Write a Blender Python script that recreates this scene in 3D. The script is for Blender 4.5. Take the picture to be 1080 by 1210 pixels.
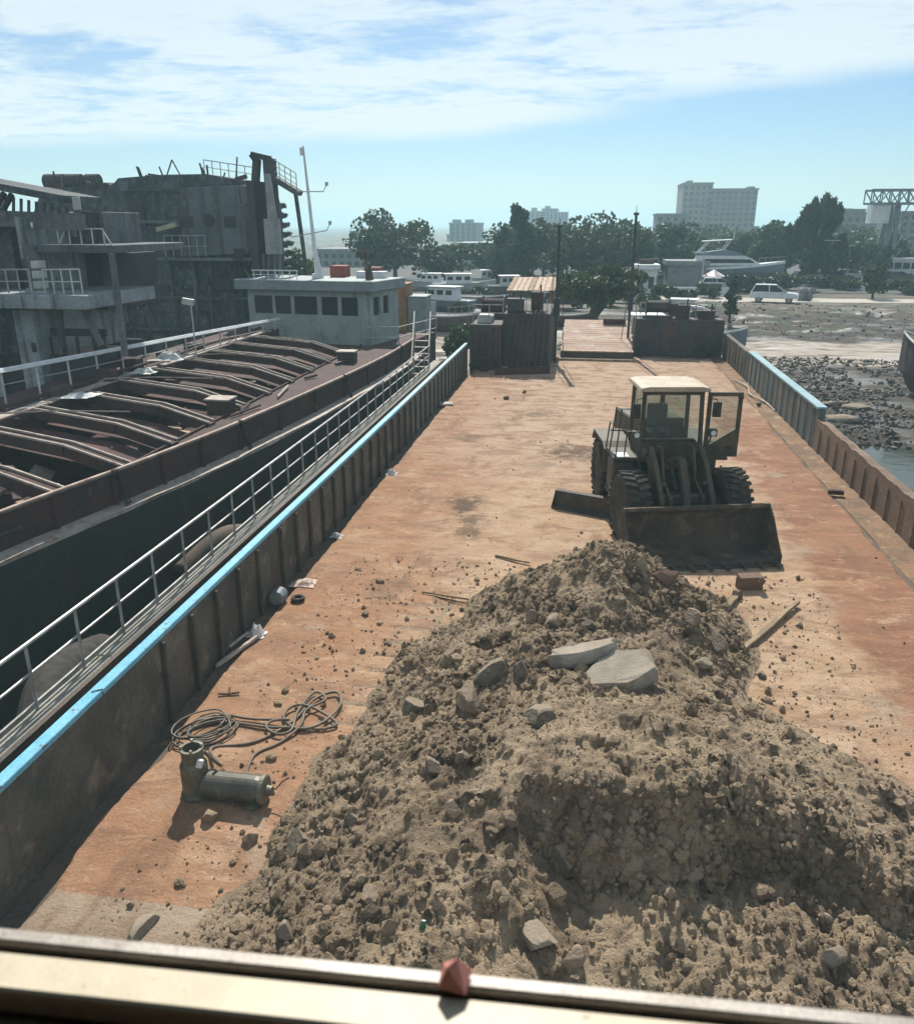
import bpy, bmesh, math, random
import numpy as np
from mathutils import Vector, Matrix
R = math.radians
random.seed(7); rng = np.random.default_rng(7)
for o in list(bpy.data.objects): bpy.data.objects.remove(o)
scene = bpy.context.scene
COL = scene.collection

# ------------------------------------------------------------------ camera
CAM_Z = 6.0
FPX = 960.0                                   # focal length in pixels of a 1080 x 1210 picture
PITCH = math.atan((605.0 - 266.0) / FPX)
YAW = math.atan((699.0 - 540.0) / (FPX / math.cos(PITCH)))
FWD = Vector((-math.sin(YAW) * math.cos(PITCH), math.cos(YAW) * math.cos(PITCH), -math.sin(PITCH)))
RGT = Vector((math.cos(YAW), math.sin(YAW), 0.0))
UPV = RGT.cross(FWD)
cam_data = bpy.data.cameras.new('camera')
cam = bpy.data.objects.new('camera', cam_data); COL.objects.link(cam)
cam.matrix_world = Matrix(((RGT.x, UPV.x, -FWD.x, 0), (RGT.y, UPV.y, -FWD.y, 0), (RGT.z, UPV.z, -FWD.z, CAM_Z), (0, 0, 0, 1)))
cam_data.sensor_fit = 'HORIZONTAL'; cam_data.sensor_width = 36.0; cam_data.lens = 36.0 * FPX / 1080.0
cam_data.clip_start = 0.05; cam_data.clip_end = 6000
cam_data.dof.use_dof = True; cam_data.dof.focus_distance = 14.0; cam_data.dof.aperture_fstop = 9.0
scene.camera = cam
def at(px, py, Y):
    """a place in the world seen at a spot of the photograph, Y metres ahead"""
    d = FWD + RGT * ((px - 540.0) / FPX) - UPV * ((py - 605.0) / FPX)
    return Vector((0, 0, CAM_Z)) + d * (Y / d.y)
def on(px, py, z=0.0):
    d = FWD + RGT * ((px - 540.0) / FPX) - UPV * ((py - 605.0) / FPX)
    return Vector((0, 0, CAM_Z)) + d * ((z - CAM_Z) / d.z)

# ------------------------------------------------------------------ light
SUN_EL, SUN_AZ = R(45.0), R(-9.0)             # azimuth from +Y towards +X
sun_dir = Vector((math.sin(SUN_AZ) * math.cos(SUN_EL), math.cos(SUN_AZ) * math.cos(SUN_EL), math.sin(SUN_EL)))
sl = bpy.data.lights.new('sun', 'SUN'); sl.energy = 5.0; sl.angle = R(0.5); sl.color = (1.0, 0.945, 0.85)
so = bpy.data.objects.new('sun', sl); COL.objects.link(so)
so.rotation_euler = (-sun_dir).to_track_quat('-Z', 'Y').to_euler(); so.location = (0, 0, 60)
world = bpy.data.worlds.new('World'); scene.world = world; world.use_nodes = True
wn, wl = world.node_tree.nodes, world.node_tree.links
wn.clear()
def N(tree, typ, **kw):
    n = tree.nodes.new(typ)
    for k, v in kw.items():
        if k.startswith('i_'):
            key = k[2:]; key = int(key) if key.isdigit() else key.replace('_', ' ')
            n.inputs[key].default_value = v
        else: setattr(n, k, v)
    return n
WT = world.node_tree
def math_(tree, op, a, b=None, c=None, clamp=False):
    n = tree.nodes.new('ShaderNodeMath'); n.operation = op; n.use_clamp = clamp
    for i, x in enumerate((a, b, c)):
        if x is None: continue
        if isinstance(x, (int, float)): n.inputs[i].default_value = x
        else: tree.links.new(x, n.inputs[i])
    return n.outputs[0]
sky = N(WT, 'ShaderNodeTexSky', sky_type='NISHITA', sun_disc=False, sun_elevation=SUN_EL, sun_rotation=SUN_AZ,
        altitude=0.0, air_density=1.0, dust_density=0.2, ozone_density=3.0)
tc = N(WT, 'ShaderNodeTexCoord'); sp = N(WT, 'ShaderNodeSeparateXYZ'); wl.new(tc.outputs['Generated'], sp.inputs[0])
dz = math_(WT, 'ADD', math_(WT, 'MAXIMUM', sp.outputs[2], 0.0), 0.05)
cu = math_(WT, 'DIVIDE', sp.outputs[0], dz); cv = math_(WT, 'DIVIDE', sp.outputs[1], dz)
cmb = N(WT, 'ShaderNodeCombineXYZ'); wl.new(cu, cmb.inputs[0]); wl.new(cv, cmb.inputs[1])
def wnoise(scale, detail, rough, stretch=(1, 1, 1), lac=2.0, rot=0.0):
    mp = N(WT, 'ShaderNodeMapping'); mp.inputs['Scale'].default_value = stretch; mp.inputs['Rotation'].default_value = (0, 0, rot)
    wl.new(cmb.outputs[0], mp.inputs[0])
    n = N(WT, 'ShaderNodeTexNoise', i_Scale=scale, i_Detail=detail, i_Roughness=rough, i_Lacunarity=lac)
    n.inputs['Distortion'].default_value = 0.4
    wl.new(mp.outputs[0], n.inputs['Vector']); return n.outputs['Fac']
big = wnoise(0.42, 3, 0.5, (0.55, 1, 1), rot=R(18)); mid = wnoise(1.9, 8, 0.62, (0.7, 1, 1), rot=R(-20)); fine = wnoise(7.5, 6, 0.62, (0.8, 1, 1))
# the sheet of cloud ends along a front; nearer the horizon the air is clear
edge = math_(WT, 'SUBTRACT', 6.9, math_(WT, 'MULTIPLY', math_(WT, 'MAXIMUM', math_(WT, 'ADD', cu, 0.9), 0.0), 0.80))
dist = math_(WT, 'SUBTRACT', edge, cv)
dist = math_(WT, 'ADD', dist, math_(WT, 'MULTIPLY', math_(WT, 'SUBTRACT', big, 0.5), 2.2))
sheet = N(WT, 'ShaderNodeMapRange', interpolation_type='SMOOTHSTEP'); wl.new(dist, sheet.inputs[0])
sheet.inputs[1].default_value = -0.25; sheet.inputs[2].default_value = 0.9
tex = math_(WT, 'ADD', math_(WT, 'MULTIPLY', mid, 0.9), math_(WT, 'MULTIPLY', fine, 0.42))
tex = math_(WT, 'ADD', tex, math_(WT, 'MULTIPLY', big, 0.75))
tr = N(WT, 'ShaderNodeMapRange', interpolation_type='SMOOTHSTEP'); wl.new(tex, tr.inputs[0])
tr.inputs[1].default_value = 0.80; tr.inputs[2].default_value = 1.06
cover = math_(WT, 'MULTIPLY', sheet.outputs[0], math_(WT, 'ADD', math_(WT, 'MULTIPLY', tr.outputs[0], 0.86), 0.14))
# a thin sheet: dense where one looks along it, thin overhead
thick = math_(WT, 'SUBTRACT', 1.0, math_(WT, 'POWER', 2.718, math_(WT, 'DIVIDE', -0.42, dz)))
cover = math_(WT, 'MULTIPLY', cover, thick)
b1 = N(WT, 'ShaderNodeBackground', i_Strength=0.068)
wb = N(WT, 'ShaderNodeMix', data_type='RGBA', blend_type='MULTIPLY'); wb.inputs[0].default_value = 1.0; wb.inputs[7].default_value = (0.85, 0.975, 1.08, 1)
wl.new(sky.outputs[0], wb.inputs[6]); wl.new(wb.outputs[2], b1.inputs[0])
b2 = N(WT, 'ShaderNodeBackground', i_Strength=0.74); b2.inputs[0].default_value = (0.88, 0.97, 1.0, 1)
mx = N(WT, 'ShaderNodeMixShader'); wl.new(cover, mx.inputs[0]); wl.new(b1.outputs[0], mx.inputs[1]); wl.new(b2.outputs[0], mx.inputs[2])
wo = N(WT, 'ShaderNodeOutputWorld'); wl.new(mx.outputs[0], wo.inputs[0])

scene.view_settings.view_transform = 'Standard'; scene.view_settings.look = 'None'
scene.view_settings.exposure = 0.42; scene.view_settings.gamma = 1.0; scene.view_settings.use_curve_mapping = False
scene.render.engine = 'CYCLES'
cy = scene.cycles
cy.use_denoising = True; cy.max_bounces = 6; cy.diffuse_bounces = 3; cy.glossy_bounces = 3; cy.transmission_bounces = 4
cy.transparent_max_bounces = 12; cy.volume_bounces = 0; cy.caustics_reflective = False; cy.caustics_refractive = False
cy.use_adaptive_sampling = True; cy.adaptive_threshold = 0.02

# ------------------------------------------------------------------ mesh helpers
class MB:
    """collects shapes that become one mesh"""
    def __init__(self): self.v = []; self.f = []; self.m = []; self.cur = 0
    def add(self, vs, fs):
        b = len(self.v); self.v += [tuple(x) for x in vs]
        self.f += [tuple(i + b for i in f) for f in fs]; self.m += [self.cur] * len(fs); return self
    def mat(self, i): self.cur = i; return self
    def box(self, c, s, rz=0.0, rx=0.0, ry=0.0):
        x, y, z = s[0] / 2, s[1] / 2, s[2] / 2
        M = Matrix.Translation(Vector(c)) @ Matrix.Rotation(rz, 4, 'Z') @ Matrix.Rotation(ry, 4, 'Y') @ Matrix.Rotation(rx, 4, 'X')
        vs = [M @ Vector(p) for p in ((-x, -y, -z), (x, -y, -z), (x, y, -z), (-x, y, -z), (-x, -y, z), (x, -y, z), (x, y, z), (-x, y, z))]
        return self.add(vs, [(0, 3, 2, 1), (4, 5, 6, 7), (0, 1, 5, 4), (1, 2, 6, 5), (2, 3, 7, 6), (3, 0, 4, 7)])
    def b(self, x0, x1, y0, y1, z0, z1): return self.box(((x0 + x1) / 2, (y0 + y1) / 2, (z0 + z1) / 2), (abs(x1 - x0), abs(y1 - y0), abs(z1 - z0)))
    def bar(self, p, q, w, h=None, up=(0, 0, 1)):
        """rectangular bar from p to q, w wide and h high"""
        p, q = Vector(p), Vector(q); h = w if h is None else h
        d = (q - p).normalized(); u = Vector(up)
        if abs(d.dot(u)) > 0.98: u = Vector((0, 1, 0))
        s = d.cross(u).normalized(); u = s.cross(d)
        vs = []
        for e in (p, q):
            for a, c in ((-1, -1), (1, -1), (1, 1), (-1, 1)): vs.append(e + s * (a * w / 2) + u * (c * h / 2))
        return self.add(vs, [(0, 1, 2, 3), (7, 6, 5, 4), (0, 4, 5, 1), (1, 5, 6, 2), (2, 6, 7, 3), (3, 7, 4, 0)])
    def tube(self, pts, r, seg=8, closed=False):
        pts = [Vector(p) for p in pts]; n = len(pts); rings = []
        rr = r if isinstance(r, (list, tuple)) else [r] * n
        prev = None
        for i in range(n):
            a = pts[(i - 1) % n] if (closed or i > 0) else pts[i]; c = pts[(i + 1) % n] if (closed or i < n - 1) else pts[i]
            d = (c - a); d = d.normalized() if d.length > 1e-9 else Vector((0, 0, 1))
            if prev is None:
                u = Vector((0, 0, 1)) if abs(d.z) < 0.95 else Vector((1, 0, 0))
            else: u = prev
            s = d.cross(u); s = s.normalized() if s.length > 1e-6 else Vector((1, 0, 0)); u = s.cross(d).normalized(); prev = u
            rings.append([pts[i] + (s * math.cos(2 * math.pi * k / seg) + u * math.sin(2 * math.pi * k / seg)) * rr[i] for k in range(seg)])
        vs = [p for rg in rings for p in rg]; fs = []
        for i in range(n if closed else n - 1):
            j = (i + 1) % n
            for k in range(seg): fs.append((i * seg + k, i * seg + (k + 1) % seg, j * seg + (k + 1) % seg, j * seg + k))
        if not closed: fs += [tuple(range(seg))[::-1], tuple((n - 1) * seg + k for k in range(seg))]
        return self.add(vs, fs)
    def cyl(self, p, q, r0, r1=None, seg=16): return self.tube([p, q], [r0, r0 if r1 is None else r1], seg)
    def lathe(self, prof, c=(0, 0, 0), axis='Z', seg=24, cap=True):
        """prof: (radius, height) pairs"""
        vs = []; fs = []; c = Vector(c)
        for r, h in prof:
            for k in range(seg):
                a = 2 * math.pi * k / seg; x, y = r * math.cos(a), r * math.sin(a)
                p = {'Z': (x, y, h), 'X': (h, x, y), 'Y': (x, h, y)}[axis]; vs.append(c + Vector(p))
        for i in range(len(prof) - 1):
            for k in range(seg): fs.append((i * seg + k, i * seg + (k + 1) % seg, (i + 1) * seg + (k + 1) % seg, (i + 1) * seg + k))
        if cap: fs += [tuple(range(seg))[::-1], tuple((len(prof) - 1) * seg + k for k in range(seg))]
        return self.add(vs, fs)
    def prism(self, poly, a0, a1, axis='X'):
        """closed outline extruded along an axis; poly holds the other two coordinates in order"""
        def P(a, p): return {'X': (a, p[0], p[1]), 'Y': (p[0], a, p[1]), 'Z': (p[0], p[1], a)}[axis]
        n = len(poly); vs = [P(a0, p) for p in poly] + [P(a1, p) for p in poly]
        return self.add(vs, [tuple(range(n))[::-1], tuple(range(n, 2 * n))] + [(i, (i + 1) % n, n + (i + 1) % n, n + i) for i in range(n)])
    def loft(self, secs, cap=True):
        n = len(secs[0]); vs = [p for s in secs for p in s]; fs = []
        for i in range(len(secs) - 1):
            for k in range(n): fs.append((i * n + k, i * n + (k + 1) % n, (i + 1) * n + (k + 1) % n, (i + 1) * n + k))
        if cap: fs += [tuple(range(n))[::-1], tuple((len(secs) - 1) * n + k for k in range(n))]
        return self.add(vs, fs)
    def grid(self, P):
        """P[i][j] points"""
        P = np.asarray(P); a, c = P.shape[:2]; b = len(self.v)
        self.v += [tuple(p) for p in P.reshape(-1, 3).tolist()]
        for i in range(a - 1):
            for j in range(c - 1): self.f.append((b + i * c + j, b + (i + 1) * c + j, b + (i + 1) * c + j + 1, b + i * c + j + 1))
        self.m += [self.cur] * ((a - 1) * (c - 1)); return self
    def mesh(self, name, mats, off=(0, 0, 0), smooth=False):
        me = bpy.data.meshes.new(name)
        ox, oy, oz = off
        me.from_pydata([(x - ox, y - oy, z - oz) for x, y, z in self.v], [], self.f); me.update()
        for m in (mats if isinstance(mats, (list, tuple)) else [mats]): me.materials.append(m)
        if len(me.materials) > 1: me.polygons.foreach_set('material_index', self.m)
        bm = bmesh.new(); bm.from_mesh(me); bmesh.ops.recalc_face_normals(bm, faces=bm.faces); bm.to_mesh(me); bm.free()
        if smooth is True: me.polygons.foreach_set('use_smooth', [True] * len(me.polygons))
        elif smooth: me.shade_smooth() if False else None
        return me
    def build(self, name, mats, parent=None, smooth=False, bevel=0.0, world=True, loc=None):
        """link as ONE object; with world=True coordinates are the place's own, else the parent's"""
        if parent is not None and world: off = WL(parent)
        elif loc is not None: off = loc
        else: off = (0, 0, 0)
        o = bpy.data.objects.new(name, self.mesh(name, mats, off, smooth)); COL.objects.link(o)
        if parent is not None: o.parent = parent
        elif loc is not None: o.location = loc
        if bevel:
            md = o.modifiers.new('edge', 'BEVEL'); md.width = bevel; md.segments = 1; md.limit_method = 'ANGLE'; md.angle_limit = R(40)
        return o
def WL(o):
    v = Vector((0, 0, 0))
    while o is not None: v += o.location; o = o.parent
    return v
def tag(o, label=None, cat=None, group=None, kind=None):
    for k, x in (('label', label), ('category', cat), ('group', group), ('kind', kind)):
        if x: o[k] = x
    return o
def thing(name, loc, label, cat, group=None, rz=0.0):
    o = bpy.data.objects.new(name, None); COL.objects.link(o); o.location = loc; o.rotation_euler = (0, 0, rz); o.empty_display_size = 0.2
    return tag(o, label, cat, group)
def inst(name, me, parent, loc, rz=0.0, scale=None, rot=None):
    o = bpy.data.objects.new(name, me); COL.objects.link(o); o.parent = parent; o.location = loc
    o.rotation_euler = rot if rot else (0, 0, rz)
    if scale: o.scale = scale
    return o
def copy_tree(o, parent=None):
    c = o.copy(); COL.objects.link(c); c.parent = parent
    for ch in o.children: copy_tree(ch, c)
    return c

# value noise on arrays
def _hash(ix, iy, s):
    h = (ix.astype(np.int64) * 374761393 + iy.astype(np.int64) * 668265263 + s * 974634777) & 0x7fffffff
    h = ((h ^ (h >> 13)) * 1274126177) & 0x7fffffff
    return ((h ^ (h >> 16)) & 0xffff) / 65535.0
def vnoise(x, y, s=0):
    ix, iy = np.floor(x), np.floor(y); fx, fy = x - ix, y - iy
    fx = fx * fx * fx * (fx * (fx * 6 - 15) + 10); fy = fy * fy * fy * (fy * (fy * 6 - 15) + 10)
    a, b = _hash(ix, iy, s), _hash(ix + 1, iy, s); c, d = _hash(ix, iy + 1, s), _hash(ix + 1, iy + 1, s)
    return (a + (b - a) * fx) * (1 - fy) + (c + (d - c) * fx) * fy
def fbm(x, y, s=0, oct=4, gain=0.5):
    t = 0; a = 1.0; n = 0
    for i in range(oct):
        t = t + a * vnoise(x * 2 ** i + 17.3 * i, y * 2 ** i - 9.1 * i, s + i); n += a; a *= gain
    return t / n
def sstep(a, b, x):
    t = np.clip((x - a) / (b - a), 0, 1); return t * t * (3 - 2 * t)

# ------------------------------------------------------------------ materials
def new_mat(name):
    m = bpy.data.materials.new(name); m.use_nodes = True; t = m.node_tree; t.nodes.clear()
    o = t.nodes.new('ShaderNodeOutputMaterial'); p = t.nodes.new('ShaderNodeBsdfPrincipled'); t.links.new(p.outputs[0], o.inputs[0])
    p.inputs['Specular IOR Level'].default_value = 0.3
    return m, t, p
def rgb(c): return (c[0], c[1], c[2], 1.0)
def nz(t, scale, detail=5, rough=0.55, stretch=(1, 1, 1), vec=None, rot=(0, 0, 0), dist=0.0, off=(0, 0, 0)):
    if vec is None:
        g = t.nodes.new('ShaderNodeNewGeometry'); vec = g.outputs['Position']
    mp = t.nodes.new('ShaderNodeMapping'); mp.inputs['Scale'].default_value = stretch; mp.inputs['Rotation'].default_value = rot
    mp.inputs['Location'].default_value = off
    t.links.new(vec, mp.inputs[0])
    n = t.nodes.new('ShaderNodeTexNoise'); n.inputs['Scale'].default_value = scale; n.inputs['Detail'].default_value = detail
    n.inputs['Roughness'].default_value = rough; n.inputs['Distortion'].default_value = dist
    t.links.new(mp.outputs[0], n.inputs['Vector']); return n.outputs['Fac']
def ramp(t, fac, lo, hi):
    r = t.nodes.new('ShaderNodeMapRange'); r.interpolation_type = 'SMOOTHSTEP'
    r.inputs[1].default_value = lo; r.inputs[2].default_value = hi
    t.links.new(fac, r.inputs[0]); return r.outputs[0]
def mixc(t, fac, a, b, op='MIX'):
    m = t.nodes.new('ShaderNodeMix'); m.data_type = 'RGBA'; m.blend_type = op
    if isinstance(fac, (int, float)): m.inputs[0].default_value = fac
    else: t.links.new(fac, m.inputs[0])
    for i, x in ((6, a), (7, b)):
        if isinstance(x, (tuple, list)): m.inputs[i].default_value = rgb(x)
        else: t.links.new(x, m.inputs[i])
    return m.outputs[2]
def bump(t, p, h, strength=0.5, dist=0.02):
    b = t.nodes.new('ShaderNodeBump'); b.inputs['Strength'].default_value = strength; b.inputs['Distance'].default_value = dist
    t.links.new(h, b.inputs['Height'])
    t.links.new(b.outputs[0], p.inputs['Normal'])
def M(name, c1, c2=None, scale=2.0, rough=0.75, metal=0.0, spots=None, streak=None, bmp=0.0, bscale=30, lo=0.35, hi=0.65, fine=0.25):
    """worn material: two tones, optional (colour, scale, lo, hi) patches and (colour, scale, lo, hi) vertical streaks"""
    m, t, p = new_mat(name)
    col = mixc(t, ramp(t, nz(t, scale), lo, hi), c1, c2) if c2 else None
    if col is None: col = mixc(t, 0.0, c1, c1)
    if streak: col = mixc(t, ramp(t, nz(t, streak[1], 5, 0.6, (1, 1, 0.12)), streak[2], streak[3]), col, streak[0])
    if spots: col = mixc(t, ramp(t, nz(t, spots[1], 6, 0.65), spots[2], spots[3]), col, spots[0])
    if fine:
        f = ramp(t, nz(t, scale * 14, 4, 0.7), 0.25, 0.75)
        mm = math_(t, 'ADD', math_(t, 'MULTIPLY', f, fine * 2), 1.0 - fine)
        cc = t.nodes.new('ShaderNodeCombineColor')
        for i in range(3): t.links.new(mm, cc.inputs[i])
        col = mixc(t, 1.0, col, cc.outputs[0], 'MULTIPLY')
    t.links.new(col, p.inputs['Base Color'])
    p.inputs['Roughness'].default_value = rough; p.inputs['Metallic'].default_value = metal
    if bmp: bump(t, p, nz(t, bscale, 5, 0.6), bmp, 0.02)
    return m

def dusty(m, c, f=0.75):
    """soil settled on the upward faces of a material's surface"""
    t = m.node_tree; p = [n for n in t.nodes if n.type == 'BSDF_PRINCIPLED'][0]; src = p.inputs['Base Color'].links[0].from_socket
    g = t.nodes.new('ShaderNodeNewGeometry'); s = t.nodes.new('ShaderNodeSeparateXYZ'); t.links.new(g.outputs['Normal'], s.inputs[0])
    k = math_(t, 'MULTIPLY', ramp(t, math_(t, 'ADD', s.outputs[2], math_(t, 'MULTIPLY', math_(t, 'SUBTRACT', nz(t, 16.0, 5, 0.7), 0.5), 1.6)), 0.35, 0.95), f)
    t.links.new(mixc(t, k, src, c), p.inputs['Base Color']); return m
# shared materials
m_steel_dark = M('worn dark steel', (0.055, 0.05, 0.045), (0.10, 0.075, 0.055), 1.6, 0.7, 0.1, spots=((0.16, 0.075, 0.035), 3.0, 0.55, 0.7), bmp=0.3)
m_bulwark = M('bulwark plate', (0.115, 0.10, 0.082), (0.06, 0.058, 0.05), 1.3, 0.8, streak=((0.075, 0.055, 0.04), 3.5, 0.5, 0.72), spots=((0.21, 0.175, 0.135), 1.6, 0.52, 0.72), bmp=0.5)
m_bulwark_teal = M('bulwark plate teal', (0.10, 0.125, 0.125), (0.16, 0.15, 0.13), 1.1, 0.75, streak=((0.07, 0.065, 0.055), 4, 0.5, 0.7), bmp=0.3)
m_bulwark_rust = M('bulwark plate rusty', (0.20, 0.135, 0.092), (0.14, 0.095, 0.066), 1.1, 0.85, streak=((0.13, 0.085, 0.06), 4, 0.48, 0.7), spots=((0.28, 0.215, 0.155), 2.5, 0.58, 0.75), bmp=0.4)
m_blue = M('blue paint', (0.12, 0.38, 0.52), (0.17, 0.44, 0.58), 2.0, 0.5, spots=((0.12, 0.13, 0.12), 9.0, 0.60, 0.66), bmp=0.2, fine=0.2)
m_teal = M('teal paint', (0.17, 0.31, 0.35), (0.24, 0.36, 0.385), 2.0, 0.55, spots=((0.2, 0.16, 0.12), 5.0, 0.64, 0.74), fine=0.15)
m_concrete = M('pale concrete', (0.36, 0.34, 0.29), (0.26, 0.25, 0.21), 2.0, 0.9, spots=((0.13, 0.14, 0.09), 3.0, 0.58, 0.72), bmp=0.4)
m_galv = M('galvanised pipe', (0.42, 0.43, 0.42), (0.30, 0.29, 0.27), 5.0, 0.5, 0.3, spots=((0.22, 0.12, 0.06), 7.0, 0.62, 0.72))
m_rust = M('maroon rust', (0.085, 0.040, 0.036), (0.048, 0.032, 0.031), 1.5, 0.85, spots=((0.17, 0.08, 0.05), 3.0, 0.58, 0.72), bmp=0.4)
m_rustlight = M('pale worn steel', (0.42, 0.37, 0.32), (0.30, 0.24, 0.20), 4.0, 0.7, spots=((0.13, 0.07, 0.045), 5.0, 0.58, 0.7), bmp=0.3)
m_hull_green = M('dark green hull', (0.028, 0.042, 0.036), (0.045, 0.05, 0.042), 0.8, 0.6, streak=((0.06, 0.045, 0.03), 3.0, 0.55, 0.7), bmp=0.2)
m_wood = M('weathered timber', (0.30, 0.22, 0.14), (0.20, 0.145, 0.09), 3.0, 0.85, bmp=0.4)
m_wood_pale = M('pale sawn timber', (0.46, 0.34, 0.25), (0.36, 0.25, 0.18), 3.0, 0.85, spots=((0.52, 0.44, 0.36), 2.0, 0.55, 0.7), bmp=0.3)
m_black = M('black rubber', (0.022, 0.021, 0.02), (0.05, 0.043, 0.036), 6.0, 0.85, bmp=0.3)
m_white = M('white paint', (0.72, 0.74, 0.74), (0.60, 0.62, 0.62), 2.0, 0.5, fine=0.1)
m_offwhite = M('chalky white', (0.52, 0.53, 0.51), (0.42, 0.43, 0.41), 1.5, 0.7, streak=((0.26, 0.22, 0.18), 3.0, 0.58, 0.75))
m_cream = M('cream frame', (0.62, 0.55, 0.42), (0.55, 0.48, 0.36), 18.0, 0.45, spots=((0.30, 0.24, 0.17), 60.0, 0.66, 0.74), fine=0.08)
m_frame = M('weathered aluminium', (0.42, 0.39, 0.36), (0.33, 0.30, 0.27), 25.0, 0.5, 0.2, spots=((0.17, 0.13, 0.11), 50.0, 0.6, 0.7))
m_dkbrown = M('brown wall lining', (0.20, 0.165, 0.12), (0.17, 0.14, 0.105), 8.0, 0.7)
def glass_mat():
    """dusty window glass: only the film of dust in it shows"""
    m = bpy.data.materials.new('dusty glass'); m.use_nodes = True; t = m.node_tree; t.nodes.clear()
    o = t.nodes.new('ShaderNodeOutputMaterial'); v = t.nodes.new('ShaderNodeVolumePrincipled')
    v.inputs['Color'].default_value = (0.60, 0.90, 0.97, 1); v.inputs['Density'].default_value = 4.5; v.inputs['Anisotropy'].default_value = 0.2
    t.links.new(v.outputs[0], o.inputs['Volume']); return m
m_glass = glass_mat()
def tinted_glass(name, c=(0.012, 0.016, 0.018)):
    m, t, p = new_mat(name); p.inputs['Base Color'].default_value = rgb(c); p.inputs['Roughness'].default_value = 0.12
    p.inputs['Specular IOR Level'].default_value = 0.22; return m
m_pane = tinted_glass('dark window glass')
def see_glass(name, tint, f=0.12):
    m, t, p = new_mat(name); p.inputs['Base Color'].default_value = rgb(tint); p.inputs['Roughness'].default_value = 0.1
    tr_ = t.nodes.new('ShaderNodeBsdfTransparent'); tr_.inputs[0].default_value = (0.86, 0.9, 0.88, 1)
    mx_ = t.nodes.new('ShaderNodeMixShader'); mx_.inputs[0].default_value = f
    t.links.new(tr_.outputs[0], mx_.inputs[1]); t.links.new(p.outputs[0], mx_.inputs[2])
    o = [n for n in t.nodes if n.type == 'OUTPUT_MATERIAL'][0]; t.links.new(mx_.outputs[0], o.inputs[0]); return m
m_cabglass = see_glass('dusty cab glass', (0.25, 0.25, 0.22), 0.14)

# ------------------------------------------------------------------ water and ground
def ground_h(x, y):
    n = fbm(x * 0.13, y * 0.13, 3, 4) - 0.5; f = fbm(x * 0.9, y * 0.9, 11, 4) - 0.5
    mid = -4.2 + sstep(44, 52, y) * 2.4 + sstep(52, 75, y) * 0.5
    rgt = -3.6 + sstep(31.0, 36.5, y + n * 3) * 1.25 + sstep(38, 66, y) * 0.15 + sstep(66, 80, y + n * 6) * 0.95 + sstep(74, 80, y + n * 3) * 0.15
    k = sstep(6.5, 10.5, x); h = mid * (1 - k) + rgt * k
    far = sstep(84, 92, y); h = h * (1 - far) + (-1.15) * far
    lef = sstep(-14, -30, x) * (1 - sstep(70, 85, y)); h = h * (1 - lef) + (-4.5) * lef
    amp = sstep(-3.2, -2.2, h) * (1 - sstep(82, 86, y))
    back = sstep(60, 70, y) * sstep(9, 14, x) * (1 - sstep(80, 83, y))
    return h + amp * (n * 0.5 + f * 0.14) + back * (fbm(x * 0.35, y * 0.35, 31, 5, 0.6) - 0.5) * 0.7
xs = np.unique(np.concatenate([np.linspace(-3000, -200, 12), np.linspace(-200, -40, 18), np.linspace(-40, 6, 40), np.linspace(6, 34, 130), np.linspace(34, 120, 50), np.linspace(120, 3000, 14)]))
ys = np.unique(np.concatenate([np.linspace(-500, 20, 8), np.linspace(20, 34, 24), np.linspace(34, 84, 190), np.linspace(84, 160, 30), np.linspace(160, 4000, 16)]))
X, Y = np.meshgrid(xs, ys, indexing='ij'); Z = ground_h(X, Y)
def ground_mat():
    m, t, p = new_mat('shore mud')
    g = t.nodes.new('ShaderNodeNewGeometry'); s = t.nodes.new('ShaderNodeSeparateXYZ'); t.links.new(g.outputs['Position'], s.inputs[0])
    col = mixc(t, ramp(t, nz(t, 0.5, 6, 0.6), 0.35, 0.65), (0.06, 0.048, 0.038), (0.03, 0.026, 0.022))
    col = mixc(t, ramp(t, nz(t, 2.5, 5, 0.7), 0.56, 0.74), col, (0.12, 0.098, 0.078))
    wv = math_(t, 'ADD', s.outputs[1], math_(t, 'MULTIPLY', nz(t, 0.22, 4, 0.6), 10.0))
    sand = math_(t, 'MULTIPLY', ramp(t, wv, 58.5, 60.0), math_(t, 'SUBTRACT', 1.0, ramp(t, wv, 68.0, 70.5)))
    sandc = mixc(t, ramp(t, nz(t, 1.4, 6, 0.65, (0.25, 1, 1)), 0.45, 0.62), (0.36, 0.31, 0.26), (0.15, 0.12, 0.095))
    col = mixc(t, sand, col, sandc)
    top = ramp(t, wv, 80.0, 84.0)
    topc = mixc(t, ramp(t, nz(t, 0.3, 5, 0.6), 0.42, 0.6), (0.115, 0.09, 0.07), (0.05, 0.06, 0.034))
    col = mixc(t, top, col, topc)
    col = mixc(t, ramp(t, s.outputs[1], 150.0, 260.0), col, (0.05, 0.07, 0.06))
    gr = math_(t, 'MULTIPLY', ramp(t, nz(t, 0.16, 4, 0.6, off=(4, 7, 0)), 0.56, 0.66), ramp(t, wv, 70.0, 75.0))
    col = mixc(t, gr, col, (0.05, 0.075, 0.035))
    t.links.new(col, p.inputs['Base Color']); rg = math_(t, 'SUBTRACT', 0.92, math_(t, 'MULTIPLY', ramp(t, nz(t, 0.5, 5, 0.6, (0.4, 1, 1), off=(1, 1, 0)), 0.5, 0.62), 0.62)); t.links.new(rg, p.inputs['Roughness'])
    bump(t, p, nz(t, 5.0, 6, 0.65), 0.6, 0.12); return m
b = MB(); b.grid(np.stack([X, Y, Z], -1))
tag(b.build('ground', ground_mat(), smooth=True), 'muddy shore and flat land beyond the barge', kind='structure')
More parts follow.
